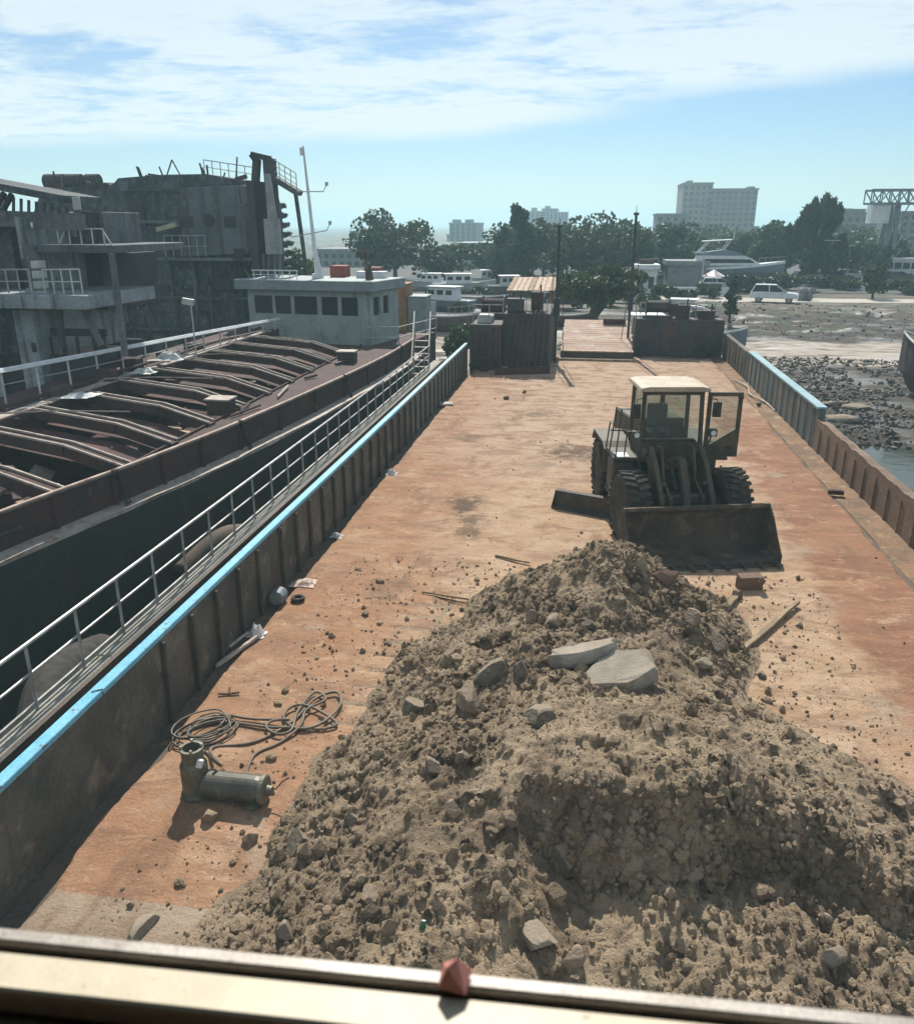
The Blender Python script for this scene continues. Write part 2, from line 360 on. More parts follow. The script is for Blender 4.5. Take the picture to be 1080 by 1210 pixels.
def water_mat():
    m, t, p = new_mat('harbour water'); p.inputs['Base Color'].default_value = (0.035, 0.042, 0.032, 1); p.inputs['Roughness'].default_value = 0.09
    p.inputs['IOR'].default_value = 1.33; p.inputs['Specular IOR Level'].default_value = 0.5
    bump(t, p, nz(t, 2.2, 4, 0.6, (0.5, 1, 1)), 0.25, 0.06); return m
b = MB(); b.grid(np.stack(np.meshgrid(np.linspace(-900, 900, 10), np.linspace(-900, 86, 10), [-2.62], indexing='ij'), -1)[:, :, 0])
tag(b.build('water', water_mat()), 'still murky harbour water between the moored barges', kind='structure')
def flat(name, x0, x1, y0, y1, z, m, label):
    b = MB(); b.b(x0, x1, y0, y1, z - 0.3, z); return tag(b.build(name, m), label, kind='structure')
m_road = M('pale dusty road', (0.42, 0.38, 0.33), (0.34, 0.30, 0.26), 0.2, 0.9, bmp=0.2)
m_asphalt = M('grey yard paving', (0.085, 0.085, 0.085), (0.055, 0.055, 0.056), 0.15, 0.9)
b = MB()
rp = [(7.5, 90.5, 85.0), (30, 91, 86.5), (48, 95, 91), (80, 103, 98.5), (150, 120, 113)]
L = [[(x, y1, -1.09) for x, y0, y1 in rp], [(x, y0, -1.09) for x, y0, y1 in rp]]; b.grid(L)
tag(b.build('road', m_road), 'pale dusty track running past the white car', kind='structure')
b = MB(); b.grid([[(-160, 97, -1.10), (-160, 210, -1.10)], [(6, 97, -1.10), (7, 210, -1.10)], [(50, 100, -1.10), (60, 210, -1.10)], [(150, 124, -1.10), (170, 210, -1.10)]])
tag(b.build('pavement', m_asphalt), 'grey paved boatyard behind the dusty track', kind='structure')

# ------------------------------------------------------------------ the barge we stand on
XL, XR, Y0, Y1 = -5.05, 6.55, 1.2, 41.0
barge = thing('deck_barge', (0.7, 20, -2.6), 'long flat cargo barge with dirt covered deck and low side walls', 'barge')
b = MB(); b.b(XL - 1.55, XR + 0.45, -6, Y1 + 1.5, -3.4, -0.12); b.build('hull', m_steel_dark, barge)
b = MB(); b.b(XL, XR, Y0, Y1 + 1.4, -0.119, -0.055); b.build('deck_plate', M('stained deck steel', (0.14, 0.10, 0.07), (0.09, 0.07, 0.055), 1.2, 0.85, spots=((0.24, 0.15, 0.09), 2.0, 0.55, 0.7), bmp=0.4), barge)
# left wall: plates with upright stiffeners, a blue capping bar, a pale side deck outside
m_ribdk = M('dark stained rib', (0.055, 0.05, 0.044), (0.085, 0.075, 0.062), 3.0, 0.8, streak=((0.11, 0.08, 0.055), 5.0, 0.55, 0.7))
def side_wall(x_in, x_out, segs, rib_dx, mats):
    for (ya, yb, zt, m) in segs:
        b = MB(); n = max(2, int((yb - ya) / 0.12)); jag = zt < 1.0
        P = []
        for i in range(n + 1):
            y = ya + (yb - ya) * i / n
            dz_ = (0.05 * (float(fbm(np.array(y * 2.2), np.array(3.0), 5)) - 0.5) * 2 if jag else 0.0)
            wob = 0.02 * (float(vnoise(np.array(y * 0.9), np.array(1.0), 8)) - 0.5)
            P.append([(x_in + wob, y, -0.055), (x_in + wob, y, zt + dz_), (x_out, y, zt + dz_ * 0.6), (x_out, y, -0.055)])
        b.loft(P); w = b.build('bulwark', m, barge)
        yy = max(ya + 0.4, 8.3)
        while yy < yb - 0.2:
            r = MB(); s = 1 if rib_dx > 0 else -1
            r.b(x_in + s * 0.012, x_in + rib_dx, yy, yy + 0.055, -0.05, zt - (0.16 if jag else 0.03)); r.build('rib', m_ribdk if x_in < 0 else m, w, bevel=0.006)
            yy += 0.78 + random.uniform(-0.03, 0.03)
side_wall(XL, XL - 0.05, [(Y0, 12.0, 1.13, m_bulwark), (12.012, 23.5, 1.13, m_bulwark), (23.512, 35.2, 1.13, m_bulwark_teal)], 0.07, None)
side_wall(XR, XR + 0.20, [(Y0, 23.7, 0.88, m_bulwark_rust), (23.715, 34.6, 1.13, m_bulwark_teal), (34.615, 41.0, 1.12, m_bulwark)], -0.035, None)
for ya, yb, m in ((Y0, 13.0, m_blue), (13.006, 22.0, m_blue), (22.006, 35.2, m_teal)):
    b = MB(); b.b(XL - 0.115, XL + 0.025, ya, yb, 1.135, 1.205); b.build('capping_bar', m, barge, bevel=0.008)
b = MB(); b.b(XR - 0.03, XR + 0.24, 23.72, 34.6, 1.135, 1.20); b.build('capping_bar', m_teal, barge, bevel=0.008)
b = MB(); b.tube([(XL - 0.02, 7.0 + 0.01, 1.215), (XL + 0.035, 7.03, 1.18), (XL + 0.03, 7.05, 1.12)], 0.006, 6); b.tube([(XL - 0.13, 6.95, 1.16), (XL - 0.05, 6.98, 1.215), (XL + 0.03, 7.05, 1.212)], 0.006, 6); b.build('wire_tie', m_steel_dark, barge)
for ya, yb in ((Y0, 9.0), (9.006, 18.0), (18.006, 27.0), (27.006, 35.2)):
    b = MB(); b.b(XL - 1.5, XL - 1.12, ya, yb, 0.30, 0.42); b.build('side_deck', m_concrete, barge, bevel=0.02)
b = MB(); b.b(XL - 1.119, XL - 1.04, Y0, 35.2, 0.1, 0.45); b.build('waterway_bar', m_steel_dark, barge)
b = MB(); b.b(XL - 1.49, XL - 0.1, Y0, 35.2, -0.2, 0.299); b.build('side_tank', m_steel_dark, barge)
# bow housings
m_bow = M('blackened bow plating', (0.045, 0.05, 0.056), (0.07, 0.064, 0.06), 0.9, 0.75, streak=((0.11, 0.065, 0.045), 2.0, 0.52, 0.7), spots=((0.03, 0.03, 0.03), 2.0, 0.5, 0.7), bmp=0.3)
m_bow2 = M('rusty bow plating', (0.062, 0.05, 0.045), (0.045, 0.042, 0.043), 0.9, 0.8, streak=((0.09, 0.06, 0.05), 2.0, 0.52, 0.7), bmp=0.3)
b = MB(); b.b(-5.0, -3.62, 35.6, 41.0, -0.05, 1.95); b.build('bow_housing', m_bow, barge, bevel=0.03)
b = MB(); b.b(-3.6, -1.55, 35.9, 41.0, -0.05, 2.4); hb = b.build('bow_housing', m_bow2, barge, bevel=0.03)
b = MB(); b.b(-3.0, -2.2, 35.85, 35.897, 0.35, 1.9); b.build('hatch_plate', m_bow, hb, bevel=0.01)
b = MB(); b.b(2.35, 6.54, 41.15, 42.2, -0.05, 1.72); hb = b.build('bow_housing', m_bow, barge, bevel=0.03)
for i in range(5):
    b = MB(); b.b(2.75 + i * 0.85, 2.83 + i * 0.85, 41.09, 41.148, -0.04, 1.68); b.build('rib', m_bow, hb)
m_post = M('dark blue grey post', (0.035, 0.043, 0.05), (0.05, 0.056, 0.06), 2.0, 0.7)
for i, (x, y, z1, w) in enumerate(((-1.38, 38.2, 5.9, 0.13), (2.05, 41.4, 6.45, 0.12))):
    b = MB(); b.b(x - w / 2, x + w / 2, y - w / 2, y + w / 2, -0.05, z1)
    b.b(x - w * 1.1, x + w * 1.1, y - w * 0.75, y + w * 0.75, 2.1, 2.9); b.cyl((x, y, z1), (x, y, z1 + 0.45), 0.025, 0.01, 6); b.b(x - 0.12, x + 0.12, y - 0.12, y + 0.12, z1 + 0.001, z1 + 0.12)
    po = b.build('ramp_post', m_post, barge, bevel=0.02)
    b = MB()
    for s in (-1, 1): b.tube([(x + s * 0.2, y - 0.1, z1 - 0.6), (x + s * 0.26 + 0.05, y - 0.2, 2.0), (x + s * 0.4, y - 0.5, 0.15)], 0.018, 5)
    b.build('hoist_cable', m_steel_dark, po)
b = MB()
for x in (-4.9, -4.2, -3.6, -2.6, -1.7):
    b.cyl((x, 36.0, 2.4 if x > -3.61 else 1.95), (x, 36.0, 3.0 if x > -3.61 else 2.75), 0.022, seg=6)
b.tube([(-4.9, 36.0, 2.75), (-3.65, 36.0, 2.75)], 0.02, 6); b.tube([(-4.9, 36.0, 2.4), (-3.65, 36.0, 2.4)], 0.016, 6)
b.build('bow_rail', m_galv, barge)

# pipe guard rail on the side deck
rail = thing('guard_railing', (XL - 1.32, 18, 0.42), 'grey pipe guard rail along the side deck outside the blue bar', 'railing')
RX = XL - 1.33
b = MB(); b.tube([(RX, Y0, 1.30), (RX, 33.5, 1.30)], 0.026, 8); b.build('top_rail', m_galv, rail)
b = MB(); b.tube([(RX, Y0, 0.92), (RX, 33.5, 0.92)], 0.018, 8); b.build('middle_rail', m_galv, rail)
b = MB(); b.b(RX - 0.012, RX + 0.012, Y0, 33.5, 0.46, 0.53); b.build('toe_strip', m_galv, rail)
pm = MB().cyl((0, 0, 0), (0, 0, 0.86), 0.021, seg=8).mesh('post', m_galv)
y = 1.75
while y < 33.4:
    inst('post', pm, rail, (-0.01, y - 18, 0.01)); y += 0.985

# ------------------------------------------------------------------ wheelhouse we look out of
WZ = CAM_Z - 0.494
wh = thing('wheelhouse', (0, 0.42, CAM_Z - 1.7), 'brown lined wheelhouse wall under the window sill', 'wheelhouse')
b = MB(); b.b(-2.2, 2.2, 0.36, 0.438, CAM_Z - 1.7, WZ - 0.034); b.build('front_wall', m_dkbrown, wh)
b = MB(); b.b(-2.2, 2.2, 0.345, 0.359, WZ - 0.085, WZ - 0.055); b.build('trim_strip', m_dkbrown, wh, bevel=0.004)
b = MB(); b.b(-2.2, -1.45, 0.36, 0.50, WZ - 0.0335, CAM_Z + 1.0); b.build('front_wall', m_dkbrown, wh)
b = MB(); b.b(1.35, 2.2, 0.36, 0.50, WZ - 0.0335, CAM_Z + 1.0); b.build('front_wall', m_dkbrown, wh)
b = MB(); b.b(-1.449, 1.349, 0.36, 0.50, CAM_Z + 0.72, CAM_Z + 1.0); b.build('front_wall', m_dkbrown, wh)
for x0, x1 in ((-2.3, -2.201), (2.201, 2.3)):
    b = MB(); b.b(x0, x1, -1.8, 0.50, CAM_Z - 1.7, CAM_Z + 1.0); b.build('side_wall', m_dkbrown, wh)
b = MB(); b.b(-2.3, 2.3, -1.9, -1.801, CAM_Z - 1.7, CAM_Z + 1.0); b.build('back_wall', m_dkbrown, wh)
b = MB(); b.b(-2.35, 2.35, -1.95, 0.52, CAM_Z + 1.001, CAM_Z + 1.08); b.build('roof', m_dkbrown, wh)
b = MB(); b.b(-2.3, 2.3, -1.9, 0.5, CAM_Z - 1.78, CAM_Z - 1.701); b.build('cabin_floor', m_dkbrown, wh)
b = MB(); b.b(-2.3, 2.3, -1.9, 0.48, -0.05, CAM_Z - 1.781); b.build('deckhouse', m_offwhite, wh)
win = thing('wheelhouse_window', (0, 0.42, WZ - 0.03), 'cream window sill and grey sliding frame along the bottom edge', 'window')
b = MB(); b.b(-1.44, 1.34, 0.386, 0.4165, WZ - 0.033, WZ - 0.010); b.build('sill', m_cream, win, bevel=0.002)
b = MB(); b.b(-1.44, 1.34, 0.4195, 0.431, WZ - 0.033, WZ - 0.004); b.build('frame_rail', m_frame, win, bevel=0.0015)
b = MB(); b.b(-1.44, 1.34, 0.4168, 0.4192, WZ - 0.033, WZ - 0.020); b.build('track_groove', m_steel_dark, win)
for x0, x1 in ((-1.448, -1.41), (1.31, 1.348)):
    b = MB(); b.b(x0, x1, 0.40, 0.445, WZ + 0.003, CAM_Z + 0.69); b.build('frame_stile', m_frame, win)
b = MB(); b.b(-1.448, 1.348, 0.40, 0.445, CAM_Z + 0.691, CAM_Z + 0.719); b.build('frame_rail', m_frame, win)
b = MB(); b.b(-1.409, 1.309, 0.4330, 0.4370, WZ - 0.02, CAM_Z + 0.69); b.build('pane', m_glass, win)
wh.rotation_euler = (0, 0, R(2.4)); win.rotation_euler = (0, 0, R(2.4))
# a chip of pink material on the frame
c = at(538, 1143, 0.422)
b = MB(); b.add([(c.x - .011, .412, c.z - .010), (c.x + .009, .410, c.z - .011), (c.x + .011, .428, c.z - .007), (c.x - .010, .429, c.z - .006), (c.x - .005, .416, c.z + .005), (c.x + .001, .424, c.z + .006)],
     [(0, 1, 4), (1, 2, 5, 4), (2, 3, 5), (3, 0, 4, 5), (0, 3, 2, 1)])
tag(b.build('plastic_chip', M('faded pink plastic', (0.50, 0.22, 0.19), (0.42, 0.18, 0.15), 60, 0.6)), 'small faded pink scrap lying on the window frame', 'scrap')

# ------------------------------------------------------------------ dirt on the deck
def soil_h(x, y):
    """height of the big spoil heap over the deck"""
    wx = x + (fbm(x * 0.9, y * 0.9, 21, 3) - 0.5) * 0.6; wy = y + (fbm(x * 0.9 + 40, y * 0.9, 22, 3) - 0.5) * 0.6
    def hump(cx, cy, h, rl, rr, rf, rb, tip=0.10, p=1.0):
        dx, dy = wx - cx, wy - cy
        d = np.sqrt((dx / np.where(dx < 0, rl, rr)) ** 2 + (dy / np.where(dy < 0, rf, rb)) ** 2 + tip * tip) - tip
        return h * np.maximum(0, 1 - d) ** p
    a = hump(0.72, 12.15, 1.40, 2.3, 2.0, 3.4, 1.5, 0.08, 1.05)
    c = hump(-0.05, 9.2, 0.80, 2.05, 1.95, 2.6, 2.5, 0.3, 0.95)
    d = hump(0.85, 6.75, 1.42, 3.3, 2.95, 3.4, 2.8, 0.22, 1.0)
    e = hump(2.0, 6.2, 0.95, 2.0, 1.75, 2.2, 1.8, 0.3, 1.0)
    f = hump(-1.1, 4.6, 0.60, 2.0, 2.2, 2.2, 1.8, 0.25, 1.0)
    k = 9.0
    z = np.log(np.exp(k * a) + np.exp(k * c) + np.exp(k * d) + np.exp(k * e) + np.exp(k * f) - 4.0) / k
    # a face dug away towards the wheelhouse
    ed = 6.25 + (fbm(x * 1.3, y * 0 + 2.0, 41, 3) - 0.5) * 1.1 + 0.12 * np.abs(x - 0.9)
    cl = 1.30 - np.maximum(0, ed - y) * 1.75
    tal = 0.62 - np.maximum(0, 5.6 - y) * 0.16 - 0.10 * np.abs(x - 1.0)
    on_ = sstep(-0.9, 0.2, x) * (1 - sstep(3.0, 3.8, x))
    cut = np.minimum(z, np.maximum(cl, tal)); z = z * (1 - on_) + cut * on_
    m = sstep(0.0, 0.22, z)
    g1 = fbm(x * 2.2, y * 2.2, 51, 4, 0.55) - 0.5
    g2 = fbm(x * 7.0, y * 7.0, 61, 3, 0.6) - 0.5
    g3 = 0.5 * np.maximum(0, vnoise(x * 9.0, y * 9.0, 71) - 0.62) + 0.6 * np.maximum(0, vnoise(x * 19.0, y * 19.0, 72) - 0.6)
    rid = np.abs(fbm((x * 0.75 + y * 0.65) * 4.5, (y - x) * 0.8, 81, 3) - 0.5)          # runnels on the rear cone
    rm = sstep(10.3, 11.3, y)
    pits = np.maximum(0, vnoise(x * 3.1 + 5, y * 3.1, 91) - 0.66)
    g4 = fbm(x * 21.0, y * 21.0, 63, 2, 0.6) - 0.5; gr = 0.5 - np.abs(fbm(x * 4.2, y * 4.2, 65, 4, 0.6) - 0.5) * 2
    rgh = 0.5 + 0.55 * sstep(0.40, 0.60, fbm(x * 0.8 + 3, y * 0.8, 67, 3)); g2, g4, g3, gr = g2 * rgh, g4 * rgh, g3 * rgh, (gr - 0.3) * rgh + 0.3
    z = z + m * (0.22 * g1 + 0.09 * g2 + 0.022 * g4 + 0.10 * (gr - 0.3) + 0.17 * g3 - 0.30 * rid * rm * 0.6 - 0.40 * pits)
    toe = np.maximum(0, vnoise(x * 14, y * 14, 73) - 0.72) * 0.16 * sstep(0.0, 0.05, z)
    return z + toe - 0.012
def deck_h(x, y):
    h = 0.012 * (fbm(x * 0.8, y * 2.2, 101, 3) - 0.5) + 0.018 * (fbm(x * 0.5, y * 5.5, 103, 3) - 0.5)
    h = h + 0.006 * (fbm(x * 6, y * 6, 105, 3) - 0.5)
    # ladder-like tyre tread print
    tx = -1.95 - (12.6 - y) * 0.145; u = x - tx
    tr_ = sstep(7.9, 8.4, y) * (1 - sstep(12.4, 12.8, y))
    h = h - 0.020 * tr_ * np.exp(-(u / 0.045) ** 2)
    bars = (np.abs(((y / 0.44) % 1.0) - 0.5) < 0.10) * 1.0
    h = h - 0.016 * tr_ * bars * ((u < 0) & (u > -0.62))
    tx = 4.2 + (fbm(y * 0.5, y * 0, 7) - 0.5); bars = (np.abs(((y / 0.7 + x * 0.05) % 1.0) - 0.5) < 0.12) * 1.0
    h = h - 0.014 * bars * sstep(3.2, 3.8, x) * (1 - sstep(4.8, 5.2, x)) * sstep(9, 10, y) * (1 - sstep(22, 24, y)) * fbm(x, y, 9)
    return h
gx = np.concatenate([np.linspace(-5.0, 6.05, 222)])
gy = np.concatenate([np.linspace(1.3, 15, 300), np.linspace(15.08, 40.6, 260)])
X, Y = np.meshgrid(gx, gy, indexing='ij'); Z = deck_h(X, Y)
le = -4.86 + (fbm(Y * 1.3, Y * 0, 111, 4) - 0.5) * 0.22; re = 5.98 + (fbm(Y * 1.1, Y * 0 + 4, 113, 4) - 0.5) * 0.25
k = np.minimum(np.minimum(X - le, re - X), np.minimum(40.3 + (fbm(X * 1.2, X * 0, 117) - 0.5) - Y, 9)); Z = Z - (1 - sstep(0.0, 0.07, k)) * 0.075
def deck_mat():
    m, t, p = new_mat('deck dirt')
    g = t.nodes.new('ShaderNodeNewGeometry'); s = t.nodes.new('ShaderNodeSeparateXYZ'); t.links.new(g.outputs['Position'], s.inputs[0]); x, y = s.outputs[0], s.outputs[1]
    orange, tan, red, grey, dark = (0.335, 0.185, 0.105), (0.425, 0.305, 0.205), (0.215, 0.10, 0.06), (0.34, 0.27, 0.20), (0.09, 0.063, 0.043)
    # sandy spill around the heap, reaching up the middle
    n1 = nz(t, 0.45, 6, 0.6); n2 = nz(t, 1.3, 6, 0.62); st = nz(t, 1.0, 6, 0.62, (0.7, 1.3, 1), dist=0.6); st2 = nz(t, 1.6, 6, 0.72, (0.68, 1.35, 1), dist=0.7)
    dx = math_(t, 'ABSOLUTE', math_(t, 'SUBTRACT', x, 1.0))
    mid = math_(t, 'SUBTRACT', 1.0, ramp(t, math_(t, 'ADD', dx, math_(t, 'MULTIPLY', math_(t, 'SUBTRACT', n1, 0.5), 5.0)), 2.4, 4.4))
    mid = math_(t, 'MULTIPLY', mid, 0.95)
    col = mixc(t, ramp(t, st, 0.38, 0.66), orange, (0.27, 0.14, 0.08))
    col = mixc(t, ramp(t, n2, 0.45, 0.7), col, (0.39, 0.25, 0.16))
    col = mixc(t, mid, col, mixc(t, ramp(t, n2, 0.4, 0.65), tan, (0.37, 0.245, 0.15)))
    far = math_(t, 'MULTIPLY', ramp(t, math_(t, 'ADD', y, math_(t, 'MULTIPLY', n1, 9.0)), 21.0, 30.0), 0.75)
    col = mixc(t, far, col, mixc(t, ramp(t, st2, 0.4, 0.62), (0.395, 0.29, 0.215), (0.275, 0.178, 0.125)))
    # damp red strip by the right wall, scalloped
    sc = math_(t, 'ADD', x, math_(t, 'MULTIPLY', math_(t, 'SUBTRACT', nz(t, 0.85, 4, 0.5, (0.6, 1.4, 1)), 0.5), 2.4))
    rd = math_(t, 'MULTIPLY', ramp(t, sc, 4.25, 4.6), math_(t, 'SUBTRACT', 1.0, ramp(t, y, 26.0, 31.0)))
    rd = math_(t, 'MULTIPLY', rd, ramp(t, y, 9.2, 10.6))
    col = mixc(t, math_(t, 'MULTIPLY', rd, 0.9), col, mixc(t, ramp(t, st, 0.4, 0.6), red, (0.30, 0.155, 0.09)))
    # left strip kept redder too
    lf = math_(t, 'MULTIPLY', math_(t, 'SUBTRACT', 1.0, ramp(t, math_(t, 'ADD', x, math_(t, 'MULTIPLY', n2, 1.6)), -3.6, -1.6)), 0.55)
    col = mixc(t, lf, col, mixc(t, ramp(t, n1, 0.4, 0.62), (0.30, 0.155, 0.088), (0.38, 0.24, 0.15)))
    col = mixc(t, math_(t, 'MULTIPLY', ramp(t, st2, 0.47, 0.64), 0.65), col, (0.205, 0.118, 0.074))
    col = mixc(t, math_(t, 'MULTIPLY', ramp(t, nz(t, 2.6, 6, 0.75, (0.8, 1.2, 1), dist=0.6, off=(2, 5, 1)), 0.52, 0.68), 0.55), col, (0.50, 0.36, 0.24))
    # grey trampled patches and oil
    col = mixc(t, math_(t, 'MULTIPLY', ramp(t, nz(t, 0.55, 6, 0.6, off=(9, 2, 0)), 0.60, 0.70), 0.7), col, grey)
    def blot(cx, cy, rx, ry, f):
        a = math_(t, 'POWER', math_(t, 'DIVIDE', math_(t, 'SUBTRACT', x, cx), rx), 2.0); c = math_(t, 'POWER', math_(t, 'DIVIDE', math_(t, 'SUBTRACT', y, cy), ry), 2.0)
        e = math_(t, 'SUBTRACT', 1.0, math_(t, 'ADD', a, c)); e = math_(t, 'ADD', e, math_(t, 'MULTIPLY', math_(t, 'SUBTRACT', nz(t, 2.6, 6, 0.7), 0.5), 3.2))
        return math_(t, 'MULTIPLY', ramp(t, e, 0.35, 1.1), f)
    for q in ((-2.55, 17.4, 0.6, 1.1, 0.95), (-2.2, 15.9, 0.45, 1.3, 0.8), (0.0, 22.3, 1.5, 1.3, 0.95), (-3.4, 23.5, 0.9, 0.8, 0.6), (-1.4, 27.0, 1.2, 0.9, 0.55), (3.0, 25.5, 0.9, 1.2, 0.5), (-3.2, 12.6, 0.6, 0.8, 0.5), (-0.9, 20.8, 1.1, 0.6, 0.35), (3.4, 19.9, 0.6, 0.45, 0.5), (3.6, 8.2, 0.35, 1.4, 0.35)):
        col = mixc(t, blot(*q), col, dark)
    # gritty silt over the deck plates next to the wheelhouse
    col = mixc(t, math_(t, 'MULTIPLY', math_(t, 'SUBTRACT', 1.0, ramp(t, math_(t, 'ADD', y, math_(t, 'MULTIPLY', n2, 0.06)), 5.48, 5.50)), 0.9), col, mixc(t, ramp(t, n2, 0.4, 0.62), (0.33, 0.27, 0.20), (0.24, 0.185, 0.135)))
    # grains
    f1 = nz(t, 26.0, 5, 0.8); col = mixc(t, math_(t, 'MULTIPLY', ramp(t, f1, 0.52, 0.68), 0.6), col, (0.19, 0.12, 0.08))
    col = mixc(t, math_(t, 'MULTIPLY', ramp(t, nz(t, 7.0, 6, 0.75, off=(6, 1, 4)), 0.53, 0.68), 0.65), col, (0.20, 0.115, 0.068))
    col = mixc(t, math_(t, 'MULTIPLY', ramp(t, nz(t, 0.9, 6, 0.7, (1.6, 0.45, 1), off=(3, 8, 1)), 0.55, 0.68), 0.6), col, (0.17, 0.10, 0.06))
    col = mixc(t, math_(t, 'MULTIPLY', ramp(t, nz(t, 23.0, 4, 0.75, off=(3, 3, 3)), 0.56, 0.74), 0.45), col, (0.62, 0.46, 0.31))
    t.links.new(col, p.inputs['Base Color']); p.inputs['Roughness'].default_value = 0.92; p.inputs['Specular IOR Level'].default_value = 0.15
    h = math_(t, 'ADD', math_(t, 'MULTIPLY', nz(t, 28.0, 5, 0.7), 0.5), math_(t, 'ADD', math_(t, 'MULTIPLY', st2, 1.0), n2)); h = math_(t, 'ADD', h, math_(t, 'MULTIPLY', nz(t, 6.5, 5, 0.7, off=(1, 2, 3)), 0.5)); bump(t, p, h, 0.9, 0.04); return m
b = MB(); b.grid(np.stack([X, Y, Z], -1))
tag(b.build('dirt_layer', deck_mat(), smooth=True), 'trampled orange and tan dirt spread over the barge deck', 'dirt', kind='stuff')
b = MB(); gx2 = np.linspace(6.0, XR - 0.01, 12); gy2 = np.linspace(1.3, 40, 420); X, Y = np.meshgrid(gx2, gy2, indexing='ij')
Z = -0.045 + 0.05 * (fbm(X * 2.5, Y * 2.5, 121, 4) - 0.42) + 0.05 * sstep(XR - 0.25, XR, X)
b.grid(np.stack([X, Y, Z], -1))
tag(b.build('gutter_silt', M('gutter silt', (0.24, 0.145, 0.085), (0.15, 0.10, 0.065), 1.4, 0.95, spots=((0.32, 0.24, 0.15), 3.0, 0.55, 0.7), bmp=0.6, bscale=14), smooth=True), 'brown silt lying in the gutter beside the far wall', 'dirt', kind='stuff')

# ------------------------------------------------------------------ spoil heap
def soil_mat():
    m, t, p = new_mat('spoil')
    g = t.nodes.new('ShaderNodeNewGeometry')
    n1 = nz(t, 1.1, 6, 0.6); n2 = nz(t, 6.0, 6, 0.7); n3 = nz(t, 40.0, 4, 0.75)
    col = mixc(t, ramp(t, n1, 0.38, 0.62), (0.46, 0.35, 0.24), (0.30, 0.225, 0.152))
    col = mixc(t, ramp(t, nz(t, 0.8, 4, 0.6, off=(5, 1, 2)), 0.54, 0.66), col, (0.47, 0.365, 0.245))
    col = mixc(t, math_(t, 'MULTIPLY', ramp(t, nz(t, 1.6, 5, 0.65, off=(2, 9, 4)), 0.53, 0.66), 0.75), col, (0.145, 0.108, 0.075))
    col = mixc(t, ramp(t, n2, 0.50, 0.72), col, (0.19, 0.14, 0.095))
    col = mixc(t, math_(t, 'MULTIPLY', ramp(t, n3, 0.55, 0.70), 0.6), col, (0.58, 0.47, 0.33))
    col = mixc(t, math_(t, 'MULTIPLY', ramp(t, nz(t, 30.0, 3, 0.7, off=(8, 8, 8)), 0.58, 0.72), 0.6), col, (0.10, 0.08, 0.06))
    t.links.new(col, p.inputs['Base Color']); p.inputs['Roughness'].default_value = 0.95; p.inputs['Specular IOR Level'].default_value = 0.1
    bump(t, p, math_(t, 'ADD', n3, math_(t, 'MULTIPLY', nz(t, 14.0, 5, 0.75), 1.6)), 1.0, 0.045); return m
m_soil = soil_mat()
xs = np.linspace(-4.3, 4.3, 420); ys = np.linspace(3.2, 14.3, 540)
X, Y = np.meshgrid(xs, ys, indexing='ij'); Z = soil_h(X, Y)
# crumble: push points sideways a little so the slopes overhang and break
gY = np.gradient(Z, ys, axis=1); stp = sstep(0.9, 1.6, gY)
X2 = X + (fbm(X * 8, Y * 8, 131, 2, .5) - 0.5) * 0.05 * sstep(0, .2, Z); Y2 = Y + (fbm(X * 8, Y * 8, 133, 2, .5) - 0.5) * 0.05 * sstep(0, .2, Z)
Y2 = Y2 - stp * ((fbm(X * 3.0, Z * 3.0, 135, 3, .55) - 0.5) * 0.42 + (fbm(X * 9, Z * 9, 137, 3, .6) - 0.5) * 0.16)
heap = thing('soil_heap', (0.8, 8.5, 0), 'large heap of grey brown soil and rubble filling the near deck', 'soil heap')
keep = Z > -0.03
b = MB(); P = np.stack([X2, Y2, Z], -1); nx_, ny_ = Z.shape
idx = -np.ones(Z.shape, int); quad = keep[:-1, :-1] | keep[1:, :-1] | keep[1:, 1:] | keep[:-1, 1:]
use = np.zeros(Z.shape, bool); use[:-1, :-1] |= quad; use[1:, :-1] |= quad; use[1:, 1:] |= quad; use[:-1, 1:] |= quad
idx[use] = np.arange(use.sum()); b.v = [tuple(p) for p in P[use].tolist()]
ii, jj = np.nonzero(quad); b.f = list(zip(idx[ii, jj].tolist(), idx[ii + 1, jj].tolist(), idx[ii + 1, jj + 1].tolist(), idx[ii, jj + 1].tolist())); b.m = [0] * len(b.f)
b.build('soil', m_soil, heap, smooth=True)
def sh(x, y): return float(max(soil_h(np.array([x]), np.array([y]))[0], deck_h(np.array([x]), np.array([y]))[0]))
def hit(px, py):
    d = FWD + RGT * ((px - 540.0) / FPX) - UPV * ((py - 605.0) / FPX)
    ts = np.linspace(3, 40, 1500); pts = np.array([[0, 0, CAM_Z]]) + ts[:, None] * np.array(d)[None]
    hh = np.maximum(soil_h(pts[:, 0], pts[:, 1]), 0.0); k = int(np.argmax(pts[:, 2] < hh)); return Vector(pts[k])
# crumbs and clods: far too many to count
ico = bmesh.new(); bmesh.ops.create_icosphere(ico, subdivisions=1, radius=1.0)
ICO_V = np.array([v.co[:] for v in ico.verts]); ICO_F = [tuple(v.index for v in f.verts) for f in ico.faces]; ico.free()
ico = bmesh.new(); bmesh.ops.create_icosphere(ico, subdivisions=1, radius=1.0); ico.free()
def lumps(b, pts, sizes, seed):
    r_ = np.random.default_rng(seed)
    for (x, y, z), s in zip(pts, sizes):
        v = ICO_V * (1 + r_.uniform(-0.32, 0.32, (len(ICO_V), 1))) * s * r_.uniform(0.65, 1.2, (1, 3))
        a = r_.uniform(0, 6.28); ca, sa = math.cos(a), math.sin(a)
        v = np.stack([v[:, 0] * ca - v[:, 1] * sa + x, v[:, 0] * sa + v[:, 1] * ca + y, v[:, 2] + z + s * 0.25], -1)
        b.add(v.tolist(), ICO_F)
